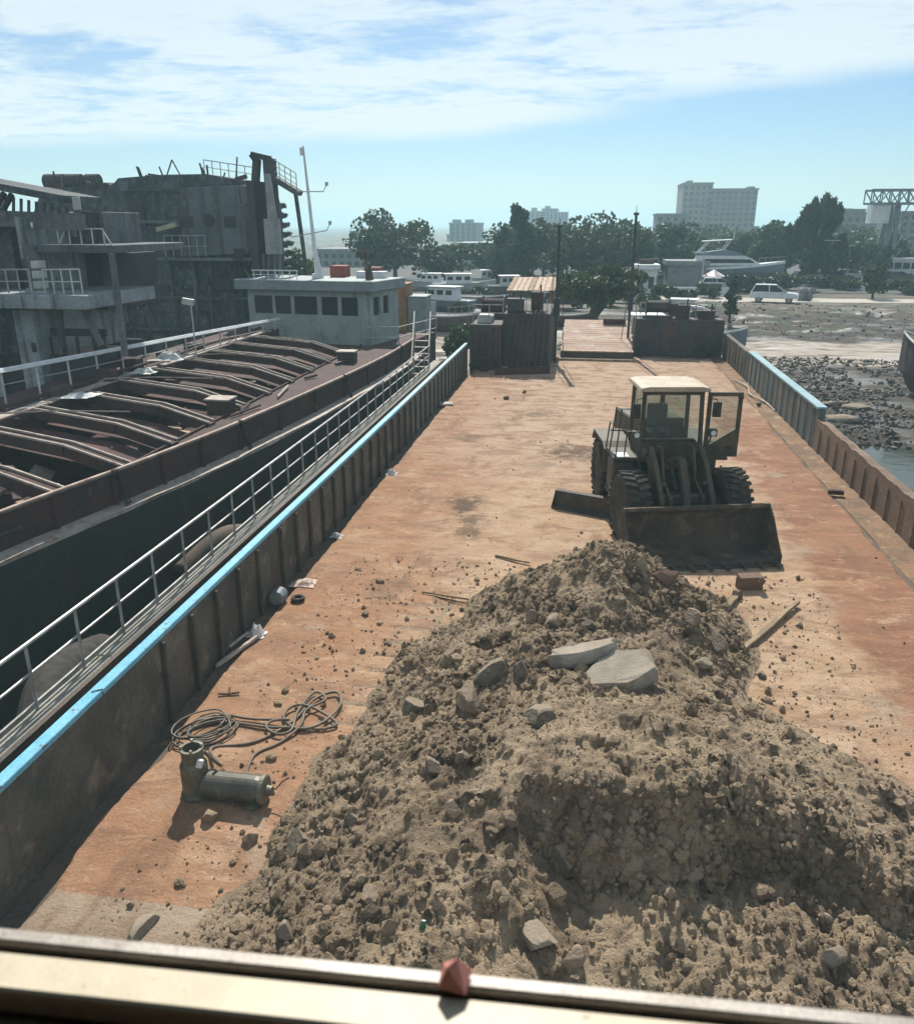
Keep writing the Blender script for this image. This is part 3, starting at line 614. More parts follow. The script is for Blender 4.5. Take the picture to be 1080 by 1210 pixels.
b = MB(); cx = rng.uniform(-4.2, 4.2, 26000); cy_ = rng.uniform(4.0, 14.2, 26000); cz = soil_h(cx, cy_)
dn = fbm(cx * 0.8 + 3, cy_ * 0.8, 67, 3); ok = ((cz > 0.03) & (dn > 0.42 + 0.12 * (rng.random(26000) - .5))) | ((cz > -0.05) & (cz <= 0.03) & (rng.random(26000) < 0.14))
cx, cy_, cz = cx[ok][:11000], cy_[ok][:11000], np.maximum(cz[ok][:11000], 0.0)
sz = 0.008 + 0.03 * rng.random(len(cx)) ** 3.5 + (rng.random(len(cx)) < 0.035) * rng.uniform(0.02, 0.065, len(cx))
lumps(b, np.stack([cx, cy_, cz], -1).tolist(), sz.tolist(), 3)
cx = rng.uniform(-3.6, 3.8, 260); cy_ = rng.uniform(4.4, 13.4, 260); cz = soil_h(cx, cy_); ok = cz > 0.05; lumps(b, np.stack([cx[ok], cy_[ok], cz[ok] - .02], -1).tolist(), (0.04 + 0.07 * rng.random(ok.sum()) ** 2).tolist(), 6)
cx = rng.uniform(-4.0, 4.2, 16000); cy_ = rng.uniform(4.2, 14.0, 16000); cz = soil_h(cx, cy_); ok = (cz > 0.02) | ((cz > -0.25) & (rng.random(16000) < .12)); cx, cy_, cz = cx[ok], cy_[ok], np.maximum(cz[ok], 0.0)
lumps(b, np.stack([cx, cy_, cz], -1).tolist(), (0.006 + 0.014 * rng.random(len(cx)) ** 2).tolist(), 4)
sc_ = np.nonzero(((stp > .25) & (Z > .1)).ravel())[0]; sc_ = sc_[rng.integers(0, len(sc_), 5200)]; lumps(b, np.stack([X2.ravel()[sc_] + rng.uniform(-.02, .02, len(sc_)), Y2.ravel()[sc_] - .005, Z.ravel()[sc_]], -1).tolist(), (0.008 + 0.05 * rng.random(len(sc_)) ** 4).tolist(), 9)
tag(b.build('clods', m_soil, heap), kind='stuff')
b = MB(); n = 700; cx = rng.normal(0.8, 2.8, n); cy_ = rng.uniform(4.5, 30, n); ok = (cx > -4.7) & (cx < 5.8) & (soil_h(cx, cy_) < 0.0); cx, cy_ = cx[ok], cy_[ok]
lumps(b, np.stack([cx, cy_, deck_h(cx, cy_)], -1).tolist(), (0.008 + 0.028 * rng.random(len(cx)) ** 4).tolist(), 5)
tag(b.build('loose_clods', M('dark clods', (0.16, 0.11, 0.075), (0.10, 0.075, 0.055), 5, 0.95)), 'small dark clods scattered over the deck dirt', 'clods', kind='stuff')
# ------------------------------------------------------------------ stones and slabs on the heap
m_rock_grey = M('grey stone', (0.19, 0.16, 0.125), (0.13, 0.11, 0.088), 5.0, 0.9, spots=((0.27, 0.24, 0.20), 9.0, 0.56, 0.7), bmp=0.6, bscale=25)
m_rock_dark = M('dark stone', (0.125, 0.105, 0.083), (0.085, 0.073, 0.06), 5.0, 0.9, spots=((0.24, 0.21, 0.17), 9.0, 0.58, 0.7), bmp=0.6, bscale=25)
m_rock_brown = M('earthy stone', (0.30, 0.22, 0.15), (0.20, 0.15, 0.11), 5.0, 0.92, spots=((0.40, 0.32, 0.23), 9.0, 0.56, 0.7), bmp=0.7, bscale=25)
m_rock_green = M('mossy stone', (0.165, 0.15, 0.112), (0.115, 0.11, 0.082), 6.0, 0.9, spots=((0.33, 0.31, 0.25), 7.0, 0.55, 0.7), bmp=0.6, bscale=25)
m_rock_pale = M('pale broken stone', (0.29, 0.25, 0.20), (0.21, 0.18, 0.14), 6.0, 0.9, bmp=0.5, bscale=30)
m_slab = M('broken concrete', (0.38, 0.355, 0.31), (0.25, 0.23, 0.195), 4.0, 0.9, spots=((0.25, 0.23, 0.18), 4.0, 0.5, 0.66), bmp=0.6, bscale=40)
m_brick = M('red brick', (0.20, 0.125, 0.09), (0.15, 0.095, 0.07), 8.0, 0.9, bmp=0.4)
for m_ in (m_rock_grey, m_rock_dark, m_rock_brown, m_rock_green): dusty(m_, (0.25, 0.192, 0.135))
for m_ in (m_slab, m_rock_pale): dusty(m_, (0.29, 0.228, 0.165), 0.6)
for m_ in (m_rock_grey, m_rock_dark, m_rock_brown, m_rock_green, m_rock_pale): m_.node_tree.nodes['Principled BSDF'].inputs['Roughness'].default_value = 0.95
def rock_mesh(name, dims, seed, mat, cuts=16, sub=4):
    bm = bmesh.new(); bmesh.ops.create_icosphere(bm, subdivisions=sub, radius=1.0); r_ = random.Random(seed)
    pl = []
    for _ in range(cuts):
        v = Vector((r_.gauss(0, 1), r_.gauss(0, 1), r_.gauss(0, 0.8))).normalized(); pl.append((v, r_.uniform(0.42, 0.78)))
    for v in bm.verts:
        for n_, d_ in pl:
            k_ = v.co.dot(n_) - d_
            if k_ > 0: v.co -= n_ * k_ * 0.98
        v.co *= 1 + r_.uniform(-0.02, 0.02)
        v.co = Vector((v.co.x * dims[0] * 0.62, v.co.y * dims[1] * 0.62, v.co.z * dims[2] * 0.62))
    me = bpy.data.meshes.new(name); bm.to_mesh(me); bm.free(); me.materials.append(mat); return me
def rock(px, py, wpx, ratio, mat, label, seed, name='rock', rz=None, sink=0.2, cat='rock', cuts=12, rx=0.0):
    p = hit(px, py); dep = (p - Vector((0, 0, CAM_Z))).dot(FWD); w = wpx * dep / FPX
    dims = (w, w * ratio[0], w * ratio[1])
    o = bpy.data.objects.new(name, rock_mesh(name, dims, seed, mat, cuts)); COL.objects.link(o)
    o.location = (p.x, p.y, sh(p.x, p.y) + dims[2] * (0.34 - sink)); o.rotation_euler = (rx, 0, rz if rz is not None else seed * 0.7)
    return tag(o, label, cat, 'stones lying on the soil heap')
def slab(px, py, outline, thick, tilt, label, name='concrete_slab'):
    p = hit(px, py); b = MB(); r_ = random.Random(px); n = len(outline); sub = []
    for i in range(n):
        a, c = Vector(outline[i]), Vector(outline[(i + 1) % n])
        for k_ in range(3): q = a.lerp(c, k_ / 3); sub.append((q.x + r_.uniform(-.02, .02), q.y + r_.uniform(-.02, .02)))
    n = len(sub); cxy = (sum(q[0] for q in sub) / n, sum(q[1] for q in sub) / n)
    rings = []
    for f_, z_ in ((0.94, -thick / 2), (1.0, -thick * 0.15), (1.0, thick * 0.3), (0.95, thick / 2)):
        rings.append([(cxy[0] + (q[0] - cxy[0]) * f_ + r_.uniform(-.008, .008), cxy[1] + (q[1] - cxy[1]) * f_ + r_.uniform(-.008, .008), z_ + r_.uniform(-.012, .012)) for q in sub])
    b.loft(rings); o = b.build(name, m_slab, bevel=0.008); o.location = (p.x, p.y, sh(p.x, p.y) + tilt[2]); o.rotation_euler = (tilt[0], tilt[1], tilt[3])
    return tag(o, label, 'concrete slab')
slab(725, 808, [(-0.62, -0.10), (0.1, -0.28), (0.50, -0.14), (0.52, 0.22), (0.1, 0.34), (-0.2, 0.16)], 0.26, (R(12), R(-14), 0.06, R(14)), 'broad broken concrete slab, thick pale front edge, lower of two')
slab(690, 783, [(-0.46, -0.06), (-0.1, -0.15), (0.38, -0.02), (0.44, 0.16), (0.0, 0.14), (-0.38, 0.10)], 0.20, (R(-4), R(-9), 0.08, R(12)), 'narrow pale concrete slab lying just behind the broader slab')
for q in (
    (553, 836, 40, (0.8, 0.95), m_rock_brown, 'square brown block with flat sunlit top, left of the slabs', 3, 0.15),
    (488, 838, 34, (0.9, 0.8), m_rock_dark, 'dark boulder on the edge of the heap, left of the square block', 5, 0.3),
    (640, 848, 66, (0.7, 0.5), m_rock_green, 'long greenish stone half buried in front of the slabs', 7, 0.4),
    (583, 795, 44, (0.8, 0.75), m_rock_green, 'rounded mossy stone beside two smaller ones left of the slabs', 9, 0.3),
    (614, 796, 26, (0.8, 1.0), m_rock_grey, 'upright grey stone wedged between mossy stone and slab', 11, 0.25),
    (655, 740, 28, (0.9, 0.85), m_rock_brown, 'rounded pinkish brown stone halfway up the far cone', 13, 0.3),
    (628, 738, 18, (0.9, 1.5), m_rock_brown, 'tall narrow brown stone next to the rounded pinkish one', 15, 0.3),
    (676, 772, 22, (0.8, 0.8), m_rock_grey, 'small grey stone sitting on the back edge of the slab', 17, 0.1),
    (696, 741, 20, (0.8, 0.8), m_rock_dark, 'dark lump on the slope above the slabs', 19, 0.3),
    (509, 915, 24, (0.8, 1.25), m_rock_dark, 'dark upright stone on the near left slope', 21, 0.2),
    (546, 896, 20, (0.8, 0.7), m_rock_pale, 'small pale stone right of the dark upright stone', 23, 0.2),
    (415, 972, 22, (0.8, 0.9), m_rock_green, 'small green grey stone low on the left slope', 25, 0.2),
    (665, 1018, 52, (0.8, 0.8), m_rock_dark, 'large dark wedge of stone under the dug face', 27, 0.2),
    (355, 1003, 46, (0.8, 0.85), m_rock_dark, 'dark blocky stone near the left foot of the heap', 29, 0.35),
    (634, 1112, 44, (0.8, 0.9), m_rock_pale, 'pale jagged stone low in the near slope', 31, 0.25),
    (166, 1101, 50, (0.6, 0.35), m_rock_pale, 'flat pale stone by the window frame at the lower left', 33, 0.25),
    (338, 1108, 30, (0.8, 0.8), m_rock_grey, 'grey stone just above the window frame', 35, 0.25),
    (680, 1140, 34, (0.8, 0.8), m_rock_brown, 'brown stone close above the window frame, right of centre', 37, 0.25),
    (846, 764, 26, (0.8, 0.75), m_rock_grey, 'grey topped stone at the right foot of the heap', 39, 0.15),
    (831, 785, 20, (0.8, 0.6), m_rock_pale, 'pale capped small stone just below the grey topped one', 41, 0.15),
    (816, 738, 30, (0.8, 0.9), m_rock_brown, 'brown block on the right slope near the timber offcut', 43, 0.25),
    (786, 688, 32, (0.7, 0.8), m_brick, 'reddish block on the far cone beneath the bucket', 45, 0.3),
    (535, 960, 26, (0.8, 0.8), m_rock_brown, 'brown clod in the hollow of the near slope', 47, 0.35),
    (440, 1060, 30, (0.8, 0.8), m_rock_brown, 'crumbly brown lump on the lower left slope', 49, 0.35),
    (900, 801, 13, (0.9, 0.9), m_rock_dark, 'dark clod alone on the sand right of the heap', 51, 0.1),
    (870, 708, 14, (0.9, 1.0), m_rock_dark, 'dark rounded stone on the sand below the bucket', 53, 0.1),
    (815, 1040, 30, (0.8, 0.7), m_rock_brown, 'brown lump standing out of the shaded dug face', 55, 0.2),
    (975, 1085, 18, (0.8, 0.7), m_rock_pale, 'tiny pale chip on the shaded near right slope', 57, 0.2),
    (980, 1140, 34, (0.8, 0.7), m_rock_grey, 'grey lump near the lower right corner', 59, 0.25),
): rock(q[0], q[1], q[2], q[3], q[4], q[5], q[6], sink=q[7])
# green glass shard
p = hit(498, 1098); b = MB(); b.loft([[(p.x + .035 * math.cos(a), p.y + .02 * math.sin(a), p.z - 0.02) for a in (0, 1.2, 2.6, 4, 5.2)], [(p.x + .02 + .02 * math.cos(a), p.y + .01 * math.sin(a), p.z + 0.09) for a in (0, 1.2, 2.6, 4, 5.2)]])
tag(b.build('plastic_shard', M('green plastic', (0.03, 0.16, 0.09), (0.04, 0.2, 0.1), 20, 0.4)), 'dark green plastic shard sticking out of the near soil', 'shard')

# ------------------------------------------------------------------ timber lying about
def stick(name, p, q, w, h, mat, label, cat='timber', seg=5, z0=None, z1=None):
    p, q = Vector(p), Vector(q); b = MB(); r_ = random.Random(int(p.x * 1000))
    d = (q - p); s = Vector((-d.y, d.x, 0)).normalized(); secs = []
    for i in range(seg + 1):
        c = p.lerp(q, i / seg); ww = w * (0.8 + 0.3 * r_.random()) * (0.75 if i in (0, seg) else 1); hh = h * (0.85 + 0.25 * r_.random()); c = c + s * r_.uniform(-.12, .12) * w
        secs.append([c - s * ww / 2 + Vector((0, 0, 0.0)), c + s * ww / 2, c + s * ww / 2 + Vector((0, 0, hh)), c - s * ww / 2 + Vector((0, 0, hh))])
    b.loft(secs); return tag(b.build(name, mat, bevel=0.004), label, cat)
stick('timber', (2.17, 10.65, 0.03), (3.72, 13.0, 0.05), 0.085, 0.055, m_wood, 'long weathered plank lying aslant on the sand right of the heap')
stick('timber', (2.42, 12.35, 0.07), (2.78, 13.2, 0.02), 0.10, 0.06, m_wood, 'short grey timber offcut under the bucket')
stick('timber', (-2.55, 12.53, 0.01), (-1.72, 12.3, 0.04), 0.035, 0.03, m_wood, 'thin dark stick at the left foot of the far cone')
stick('timber', (-2.3, 12.42, 0.006), (-1.8, 12.2, 0.03), 0.03, 0.02, m_wood, 'second thin stick crossing the first at the heap edge')
stick('timber', (-1.5, 14.35, 0.01), (-0.82, 14.05, 0.03), 0.045, 0.035, m_wood, 'dark stick poking out behind the far cone')
stick('timber', (3.5, 7.6, 0.02), (3.78, 7.0, 0.10), 0.03, 0.03, m_wood_pale, 'pale stick by the right edge of the picture')
stick('timber', (-5.0, 9.6, 0.0), (-4.74, 10.5, 0.03), 0.06, 0.05, m_rustlight, 'grey steel strip lying along the foot of the left wall', 'metal strip')
stick('timber', (-4.96, 10.0, 0.12), (-4.88, 10.5, 0.10), 0.04, 0.03, m_rustlight, 'shorter grey strip leaning over the longer one', 'metal strip')
for (px, py, L, lab) in ((570, 434, 1.2, 'short sleeper beneath the left bow housing'), (588, 436, 0.9, 'second short sleeper right of the first by the bow housing')):
    p = on(px, py); stick('timber_sleeper', (p.x - L / 2, p.y + 0.25, 0.0), (p.x + L / 2, p.y - 0.2, 0.0), 0.26, 0.16, m_wood, lab)
p = on(615, 444); stick('steel_sill', (-3.75, 34.4, 0.0), (-1.45, 35.0, 0.0), 0.12, 0.30, m_rust, 'long rusty sill beam lying before the bow housing', 'steel beam')
stick('timber_block', (5.86, 19.45, 0.0), (6.2, 19.4, 0.0), 0.14, 0.10, m_rust, 'dark brown block at the edge of the right gutter', 'block')
stick('metal_plate', (-5.0, 28.0, 0.0), (-4.55, 28.1, 0.02), 0.5, 0.05, m_rustlight, 'small pale plate by the foot of the left wall', 'plate')
# dropped channel beside the loader
b = MB(); a, c = Vector((-0.5, 17.55, 0)), Vector((0.85, 17.0, 0)); d = (c - a).normalized(); s = Vector((d.y, -d.x, 0))
b.bar(a + Vector((0, 0, .21)), c + Vector((0, 0, .21)), 0.03, 0.34); b.bar(a + s * .11 + Vector((0, 0, .03)), c + s * .11 + Vector((0, 0, .03)), 0.20, 0.03); b.bar(a - s * .07 + Vector((0, 0, .365)), c - s * .07 + Vector((0, 0, .365)), 0.16, 0.025)
b.add([a + Vector((0, 0, .04)), a + s * .2 + Vector((0, 0, .05)), a - s * .0 + Vector((0, 0, .37)), a + d * .02 + Vector((0, 0, .04)), a + d * .02 + s * .2 + Vector((0, 0, .05)), a + d * .02 + Vector((0, 0, .37))], [(0, 1, 2), (5, 4, 3), (0, 3, 4, 1), (1, 4, 5, 2), (2, 5, 3, 0)])
tag(b.build('steel_channel', m_steel_dark, bevel=0.005), 'dark steel channel lying on the deck left of the loader', 'steel channel')

# litter along the left wall
def rag(name, c, w, mat, label, cat, hgt=0.10, seed=1):
    n = 12; xs_ = np.linspace(-1, 1, n); A, Bq = np.meshgrid(xs_, xs_, indexing='ij'); rr = np.sqrt(A ** 2 + Bq ** 2)
    zz = hgt * (1 - sstep(0.4, 1.0, rr)) * (0.3 + 1.4 * fbm(A * 3 + seed, Bq * 3, seed, 3)); th = 1 + (fbm(np.arctan2(A, Bq) * 2, rr * 0 + seed, seed, 3) - .5) * .7
    P = np.stack([c[0] + A * w * th / 2, c[1] + Bq * w * th * 0.4, c[2] + 0.012 + zz], -1)
    b = MB(); b.grid(P); o = b.build(name, mat); md = o.modifiers.new('thick', 'SOLIDIFY'); md.thickness = 0.008; return tag(o, label, cat)
rag('plastic_bag', (-4.80, 10.62, 0.0), 0.28, M('white plastic', (0.74, 0.74, 0.72), (0.62, 0.62, 0.6), 9, 0.4), 'crumpled white plastic bag by the left wall', 'plastic bag', 0.16, 3)
rag('plastic_sheet', (-4.70, 12.6, 0.0), 0.40, M('pinkish sheet', (0.56, 0.42, 0.35), (0.46, 0.36, 0.3), 9, 0.7), 'crumpled pinkish sheet beyond the blue grey can', 'sheet', 0.06, 5)
rag('plastic_bag', (-4.72, 19.4, 0.0), 0.28, m_white, 'white scrap of plastic halfway along the left wall', 'plastic scrap', 0.10, 7)
rag('plastic_bag', (-4.82, 14.9, 0.0), 0.24, m_offwhite, 'dirty white scrap at the foot of the left wall nearer the hoses', 'plastic scrap', 0.08, 8)
b = MB(); b.lathe([(0.10, 0), (0.13, 0.02), (0.135, 0.22), (0.12, 0.26), (0.06, 0.28)], (-4.88, 11.66, 0.12), 'Y', 18)
for q in b.v[:]: pass
tag(b.build('paint_can', M('blue grey tin', (0.20, 0.24, 0.26), (0.13, 0.15, 0.16), 9, 0.5), smooth=False), 'blue grey can lying on its side by the left wall', 'can')
b = MB(); prof = [(0.09 + 0.035 * math.cos(a), 0.045 + 0.035 * math.sin(a)) for a in np.linspace(0, 2 * math.pi, 9)]; b.lathe(prof, (-4.58, 11.9, 0.0), 'Z', 18, cap=False)
tag(b.build('rubber_ring', m_black, smooth=True), 'small black rubber ring beside the blue grey can', 'ring')
b = MB()
for a in (0.3, 1.9, 3.4): b.bar((-4.52, 8.95, 0.02), (-4.52 + .14 * math.cos(a), 8.95 + .14 * math.sin(a), 0.03), 0.025, 0.02)
tag(b.build('bent_bracket', m_rust), 'small bent rusty bracket on the dirt above the hose coil', 'bracket')

# cast fitting and its hoses
m_cast = M('olive cast iron', (0.17, 0.165, 0.12), (0.12, 0.115, 0.085), 6.0, 0.55, 0.25, spots=((0.28, 0.25, 0.19), 9.0, 0.6, 0.72), bmp=0.2)
m_cast2 = M('dark painted casing', (0.115, 0.11, 0.085), (0.075, 0.072, 0.058), 4.0, 0.4, 0.2, spots=((0.24, 0.22, 0.17), 7.0, 0.58, 0.7))
pump = thing('pump', (-4.03, 6.98, 0.0), 'olive cast pump, upright cylinder joined to a lying motor casing', 'pump')
cxp = Vector((-4.03, 6.98, 0))
b = MB(); b.lathe([(0.17, 0.01), (0.17, 0.05), (0.148, 0.06), (0.148, 0.40), (0.135, 0.43), (0.118, 0.45), (0.118, 0.58), (0.128, 0.585), (0.128, 0.615), (0.095, 0.615), (0.09, 0.50)], cxp, 'Z', 28)
b.build('cylinder_body', m_cast, pump, smooth=False)
b = MB()
for k_ in range(4):
    a = k_ * math.pi / 2 + 0.4; b.cyl(cxp + Vector((.108 * math.cos(a), .108 * math.sin(a), .61)), cxp + Vector((.108 * math.cos(a), .108 * math.sin(a), .645)), 0.016, seg=6)
b.build('flange_bolt', m_rustlight, pump)
q1 = cxp + Vector((0.12, -0.02, 0.165)); q2 = cxp + Vector((0.80, -0.02, 0.165)); dq = (q2 - q1).normalized()
b = MB(); b.tube([q1, q1 + dq * .02, q1 + dq * .60, q1 + dq * .66, q2], [0.14, 0.155, 0.155, 0.14, 0.135], 28); b.build('motor_casing', m_cast2, pump)
b = MB(); b.tube([q2 - dq * .03, q2 - dq * .02, q2 + dq * .02, q2 + dq * .03], [.15, .165, .165, .15], 24); b.cyl(q2 + dq * .03, q2 + dq * .10, .06, .05, 14); b.build('end_flange', m_cast, pump)
b = MB(); b.b(q2.x - .16, q2.x - .04, q2.y - .16, q2.y + .12, 0.0, 0.05); b.build('foot', m_cast, pump)
b = MB(); b.box(cxp + Vector((.13, -.10, .49)), (.07, .05, .10), rz=.3, ry=.3); b.build('terminal_cover', m_white, pump, bevel=.01)
b = MB(); b.tube([q2 + dq * .06, q2 + Vector((.14, .02, .02)), q2 + Vector((.2, .06, .09)), q2 + Vector((.26, .09, .12))], .008, 6); b.build('cable_tail', m_rust, pump)
o = bpy.data.objects.new('rock', rock_mesh('rock', (0.19, 0.17, 0.15), 71, m_rock_brown)); COL.objects.link(o); o.location = (-3.70, 6.60, 0.06); tag(o, 'brown stone lying just in front of the pump casing', 'rock', 'stones lying on the soil heap')
m_hose = M('ribbed grey brown hose', (0.19, 0.145, 0.10), (0.12, 0.095, 0.07), 9.0, 0.6)
def spline(pts, n=10):
    pts = [Vector(p) for p in pts]; out = []
    for i in range(len(pts) - 1):
        p0, p1, p2, p3 = pts[max(i - 1, 0)], pts[i], pts[i + 1], pts[min(i + 2, len(pts) - 1)]
        for k_ in range(n):
            u = k_ / n; out.append(0.5 * ((2 * p1) + (p2 - p0) * u + (2 * p0 - 5 * p1 + 4 * p2 - p3) * u * u + (3 * p1 - p0 - 3 * p2 + p3) * u ** 3))
    return out + [pts[-1]]
def G(px, py, z=0.02): q = on(px, py); return (q.x, q.y, z)
b = MB(); b.tube(spline([(-3.93, 7.05, .52), (-3.85, 7.25, .2), G(250, 886), G(300, 879), G(345, 855), G(372, 830, .05), G(398, 822, .05), G(402, 838, .05), G(378, 860, .05), G(350, 864, .04), G(335, 850, .05), G(350, 838, .06), G(372, 842, .06), G(398, 858, .04), G(380, 864, .03), G(355, 862, .03), G(318, 862, .03), G(258, 855, .02), G(215, 868, .02)]), 0.020, 7)
tag(b.build('hose', m_hose, smooth=True), 'grey brown hose looping across the dirt behind the pump', 'hose')
b = MB(); b.tube(spline([(-3.80, 6.98, .36), (-3.6, 7.15, .04), G(300, 895), G(330, 880), G(355, 862, .05), G(362, 845, .07), G(385, 832, .07), G(372, 822, .05), G(352, 845, .05), G(345, 866, .05), G(330, 872, .05), G(315, 864, .05), G(322, 856, .05), G(342, 856, .07), G(300, 853, .04), G(270, 849, .05)]), 0.018, 7)
tag(b.build('hose', m_hose, smooth=True), 'thinner hose running from the pump body to the loose figure of eight coil', 'hose')
r_ = random.Random(5); pts = []
for k_ in range(9):
    cx0, cy0 = 243 + r_.uniform(-8, 10), 865 + r_.uniform(-5, 5); rx0, ry0 = r_.uniform(22, 40), r_.uniform(7, 15)
    for a in np.linspace(0, 2 * math.pi, 9)[:-1]: pts.append(G(cx0 + rx0 * math.cos(a), cy0 + ry0 * math.sin(a) - rx0 * math.cos(a) * 0.28, 0.02 + 0.012 * k_ + r_.uniform(-.008, .008)))
b = MB(); b.tube(spline(pts, 5), 0.011, 6); tag(b.build('cable_coil', M('grey cable', (0.20, 0.175, 0.14), (0.11, 0.09, 0.075), 9, 0.6), smooth=True), 'tangled coil of thin grey cable against the left wall', 'cable')
# hose by the far end of the right gutter, brick in the bucket's shade
b = MB(); b.tube(spline([(6.1, 34.5, .03), (6.35, 33.0, .05), (6.2, 31.5, .03), (6.45, 30.0, .05), (6.5, 28.6, .03)]), 0.03, 6); tag(b.build('rope', m_rustlight, smooth=True), 'pale rope lying in the gutter at the far right wall', 'rope')
b = MB(); b.box((3.05, 13.62, 0.13), (0.42, 0.20, 0.24), rz=.25, rx=.1); b.box((3.22, 13.48, 0.20), (0.12, 0.04, 0.10), rz=.25, ry=.5); tag(b.build('broken_brick', m_brick, bevel=.012), 'broken reddish masonry block in the shadow of the bucket', 'brick')
for k_, (x, y, s_) in enumerate(((5.75, 30.8, .11), (6.15, 29.6, .09), (-2.75, 29.3, .10), (-2.2, 30.6, .09))):
    o = bpy.data.objects.new('rock', rock_mesh('rock', (s_ * 2, s_ * 1.7, s_ * 1.5), 80 + k_, m_rock_dark, 6, 2)); COL.objects.link(o); o.location = (x, y, s_ * .5)
    tag(o, ('dark stone by the right gutter, the farther of two', 'dark stone by the right gutter, the nearer of two', 'dark stone on the far left of the deck, nearer of two', 'dark stone on the far left of the deck, farther of two')[k_], 'rock', 'stones lying on the soil heap')

# ------------------------------------------------------------------ wheel loader
m_yel = M('dirty faded yellow', (0.095, 0.078, 0.042), (0.065, 0.055, 0.038), 2.0, 0.6, spots=((0.045, 0.04, 0.035), 4.0, 0.5, 0.68), streak=((0.045, 0.038, 0.03), 6.0, 0.52, 0.7), bmp=0.15)
m_grime = M('greasy steel', (0.055, 0.052, 0.045), (0.085, 0.075, 0.06), 3.0, 0.55, 0.2, spots=((0.12, 0.09, 0.06), 4.0, 0.58, 0.7), bmp=0.2)
m_bucket = M('muddy bucket', (0.085, 0.065, 0.045), (0.05, 0.042, 0.034), 1.8, 0.85, 0.0, spots=((0.16, 0.115, 0.075), 2.2, 0.5, 0.66), bmp=0.9, bscale=12)
m_roofw = M('cream cab roof', (0.46, 0.39, 0.29), (0.36, 0.29, 0.21), 2.0, 0.6, spots=((0.33, 0.25, 0.17), 4.0, 0.6, 0.75))
m_tyre = M('dusty tyre', (0.028, 0.026, 0.024), (0.065, 0.052, 0.04), 4.0, 0.9, bmp=0.3)
m_seat = M('worn seat', (0.13, 0.13, 0.13), (0.09, 0.09, 0.09), 6, 0.8)
ld = thing('wheel_loader', (2.02, 16.0, 0.0), 'dirty yellow wheel loader facing the camera with its bucket lowered', 'wheel loader', rz=R(9))
def lp(b, name, mat, parent=ld, **k_): return b.build(name, mat, parent, world=False, **k_)
# local frame: forward is -y, front axle at the origin
AF = R(6)                                              # articulation of the front frame
def fr(p): return Vector((p[0] * math.cos(AF) - p[1] * math.sin(AF), p[0] * math.sin(AF) + p[1] * math.cos(AF), p[2]))
class FB(MB):
    def add(self, vs, fs): return MB.add(self, [fr(Vector(v)) for v in vs], fs)
def wheel(cx0, cy0, front):
    C_ = FB if front else MB; rad, wd = 0.70, 0.46
    b = C_(); s = 1 if cx0 > 0 else -1
    prof = [(0.34, -wd / 2 + .03), (0.42, -wd / 2), (0.60, -wd / 2), (0.665, -wd / 2 + .06), (0.675, 0), (0.665, wd / 2 - .06), (0.60, wd / 2), (0.42, wd / 2), (0.34, wd / 2 - .03)]
    b.lathe(prof, (cx0, cy0, rad), 'X', 36)
    w = lp(b, 'wheel', m_tyre, smooth=False)
    b = C_()
    for k_ in range(26):
        for h_ in (-1, 1):
            a = 2 * math.pi * (k_ + (0.5 if h_ > 0 else 0)) / 26; rr = 0.685
            c0 = Vector((cx0 + h_ * 0.115, cy0 + rr * math.cos(a), rad + rr * math.sin(a))); t_ = Vector((0, -math.sin(a), math.cos(a))); n_ = Vector((0, math.cos(a), math.sin(a)))
            p_, q_ = c0 - Vector((h_ * .11, 0, 0)) + t_ * .035, c0 + Vector((h_ * .115, 0, 0)) - t_ * .035
            b.bar(p_, q_, 0.075, 0.055, up=n_)
    lp(b, 'tread', m_tyre, w)
    b = C_(); b.lathe([(0.34, -.10 * s), (0.34, .12 * s), (0.30, .12 * s), (0.26, .02 * s), (0.14, .02 * s), (0.12, .12 * s), (0.0, .12 * s)] if s > 0 else [(0.34, .10), (0.34, -.12), (0.30, -.12), (0.26, -.02), (0.14, -.02), (0.12, -.12), (0.0, -.12)], (cx0, cy0, rad), 'X', 24, cap=False)
    lp(b, 'rim', m_yel, w)
for sx in (-1, 1): wheel(sx * 1.02, 0.0, True); wheel(sx * 1.02, 2.55, False)
b = FB(); b.cyl((-0.85, 0, .70), (0.85, 0, .70), .14, seg=14); b.box((0, 0, .70), (.5, .42, .42)); lp(b, 'front_axle', m_grime)
b = MB(); b.cyl((-0.85, 2.55, .70), (0.85, 2.55, .70), .14, seg=14); b.box((0, 2.55, .70), (.5, .42, .42)); lp(b, 'rear_axle', m_grime)
# bucket: profile (y, z) seen from the side
outer = [(-1.62, 0.03), (-1.05, 0.03), (-0.86, 0.10), (-0.74, 0.25), (-0.70, 0.44), (-0.72, 0.64), (-0.80, 0.82), (-0.92, 0.94)]
inner = [(-0.95, 0.925), (-0.835, 0.80), (-0.765, 0.63), (-0.745, 0.44), (-0.785, 0.27), (-0.885, 0.145), (-1.06, 0.075), (-1.62, 0.06)]
BW = 1.44
b = FB(); b.prism(outer + inner, -BW + .02, BW - .02, 'X'); bk = lp(b, 'bucket', m_bucket)
for s in (-1, 1):
    b = FB(); b.prism([(-1.60, 0.0), (-1.0, 0.0), (-0.80, 0.08), (-0.67, 0.26), (-0.64, 0.46), (-0.66, 0.68), (-0.76, 0.87), (-0.93, 0.97), (-1.14, 0.78), (-1.40, 0.42), (-1.62, 0.16)], s * (BW - .019), s * (BW + .01), 'X'); lp(b, 'side_plate', m_bucket, bk)
b = FB(); b.b(-BW, BW, -1.72, -1.50, -0.001, 0.028); lp(b, 'cutting_edge', m_grime, bk)
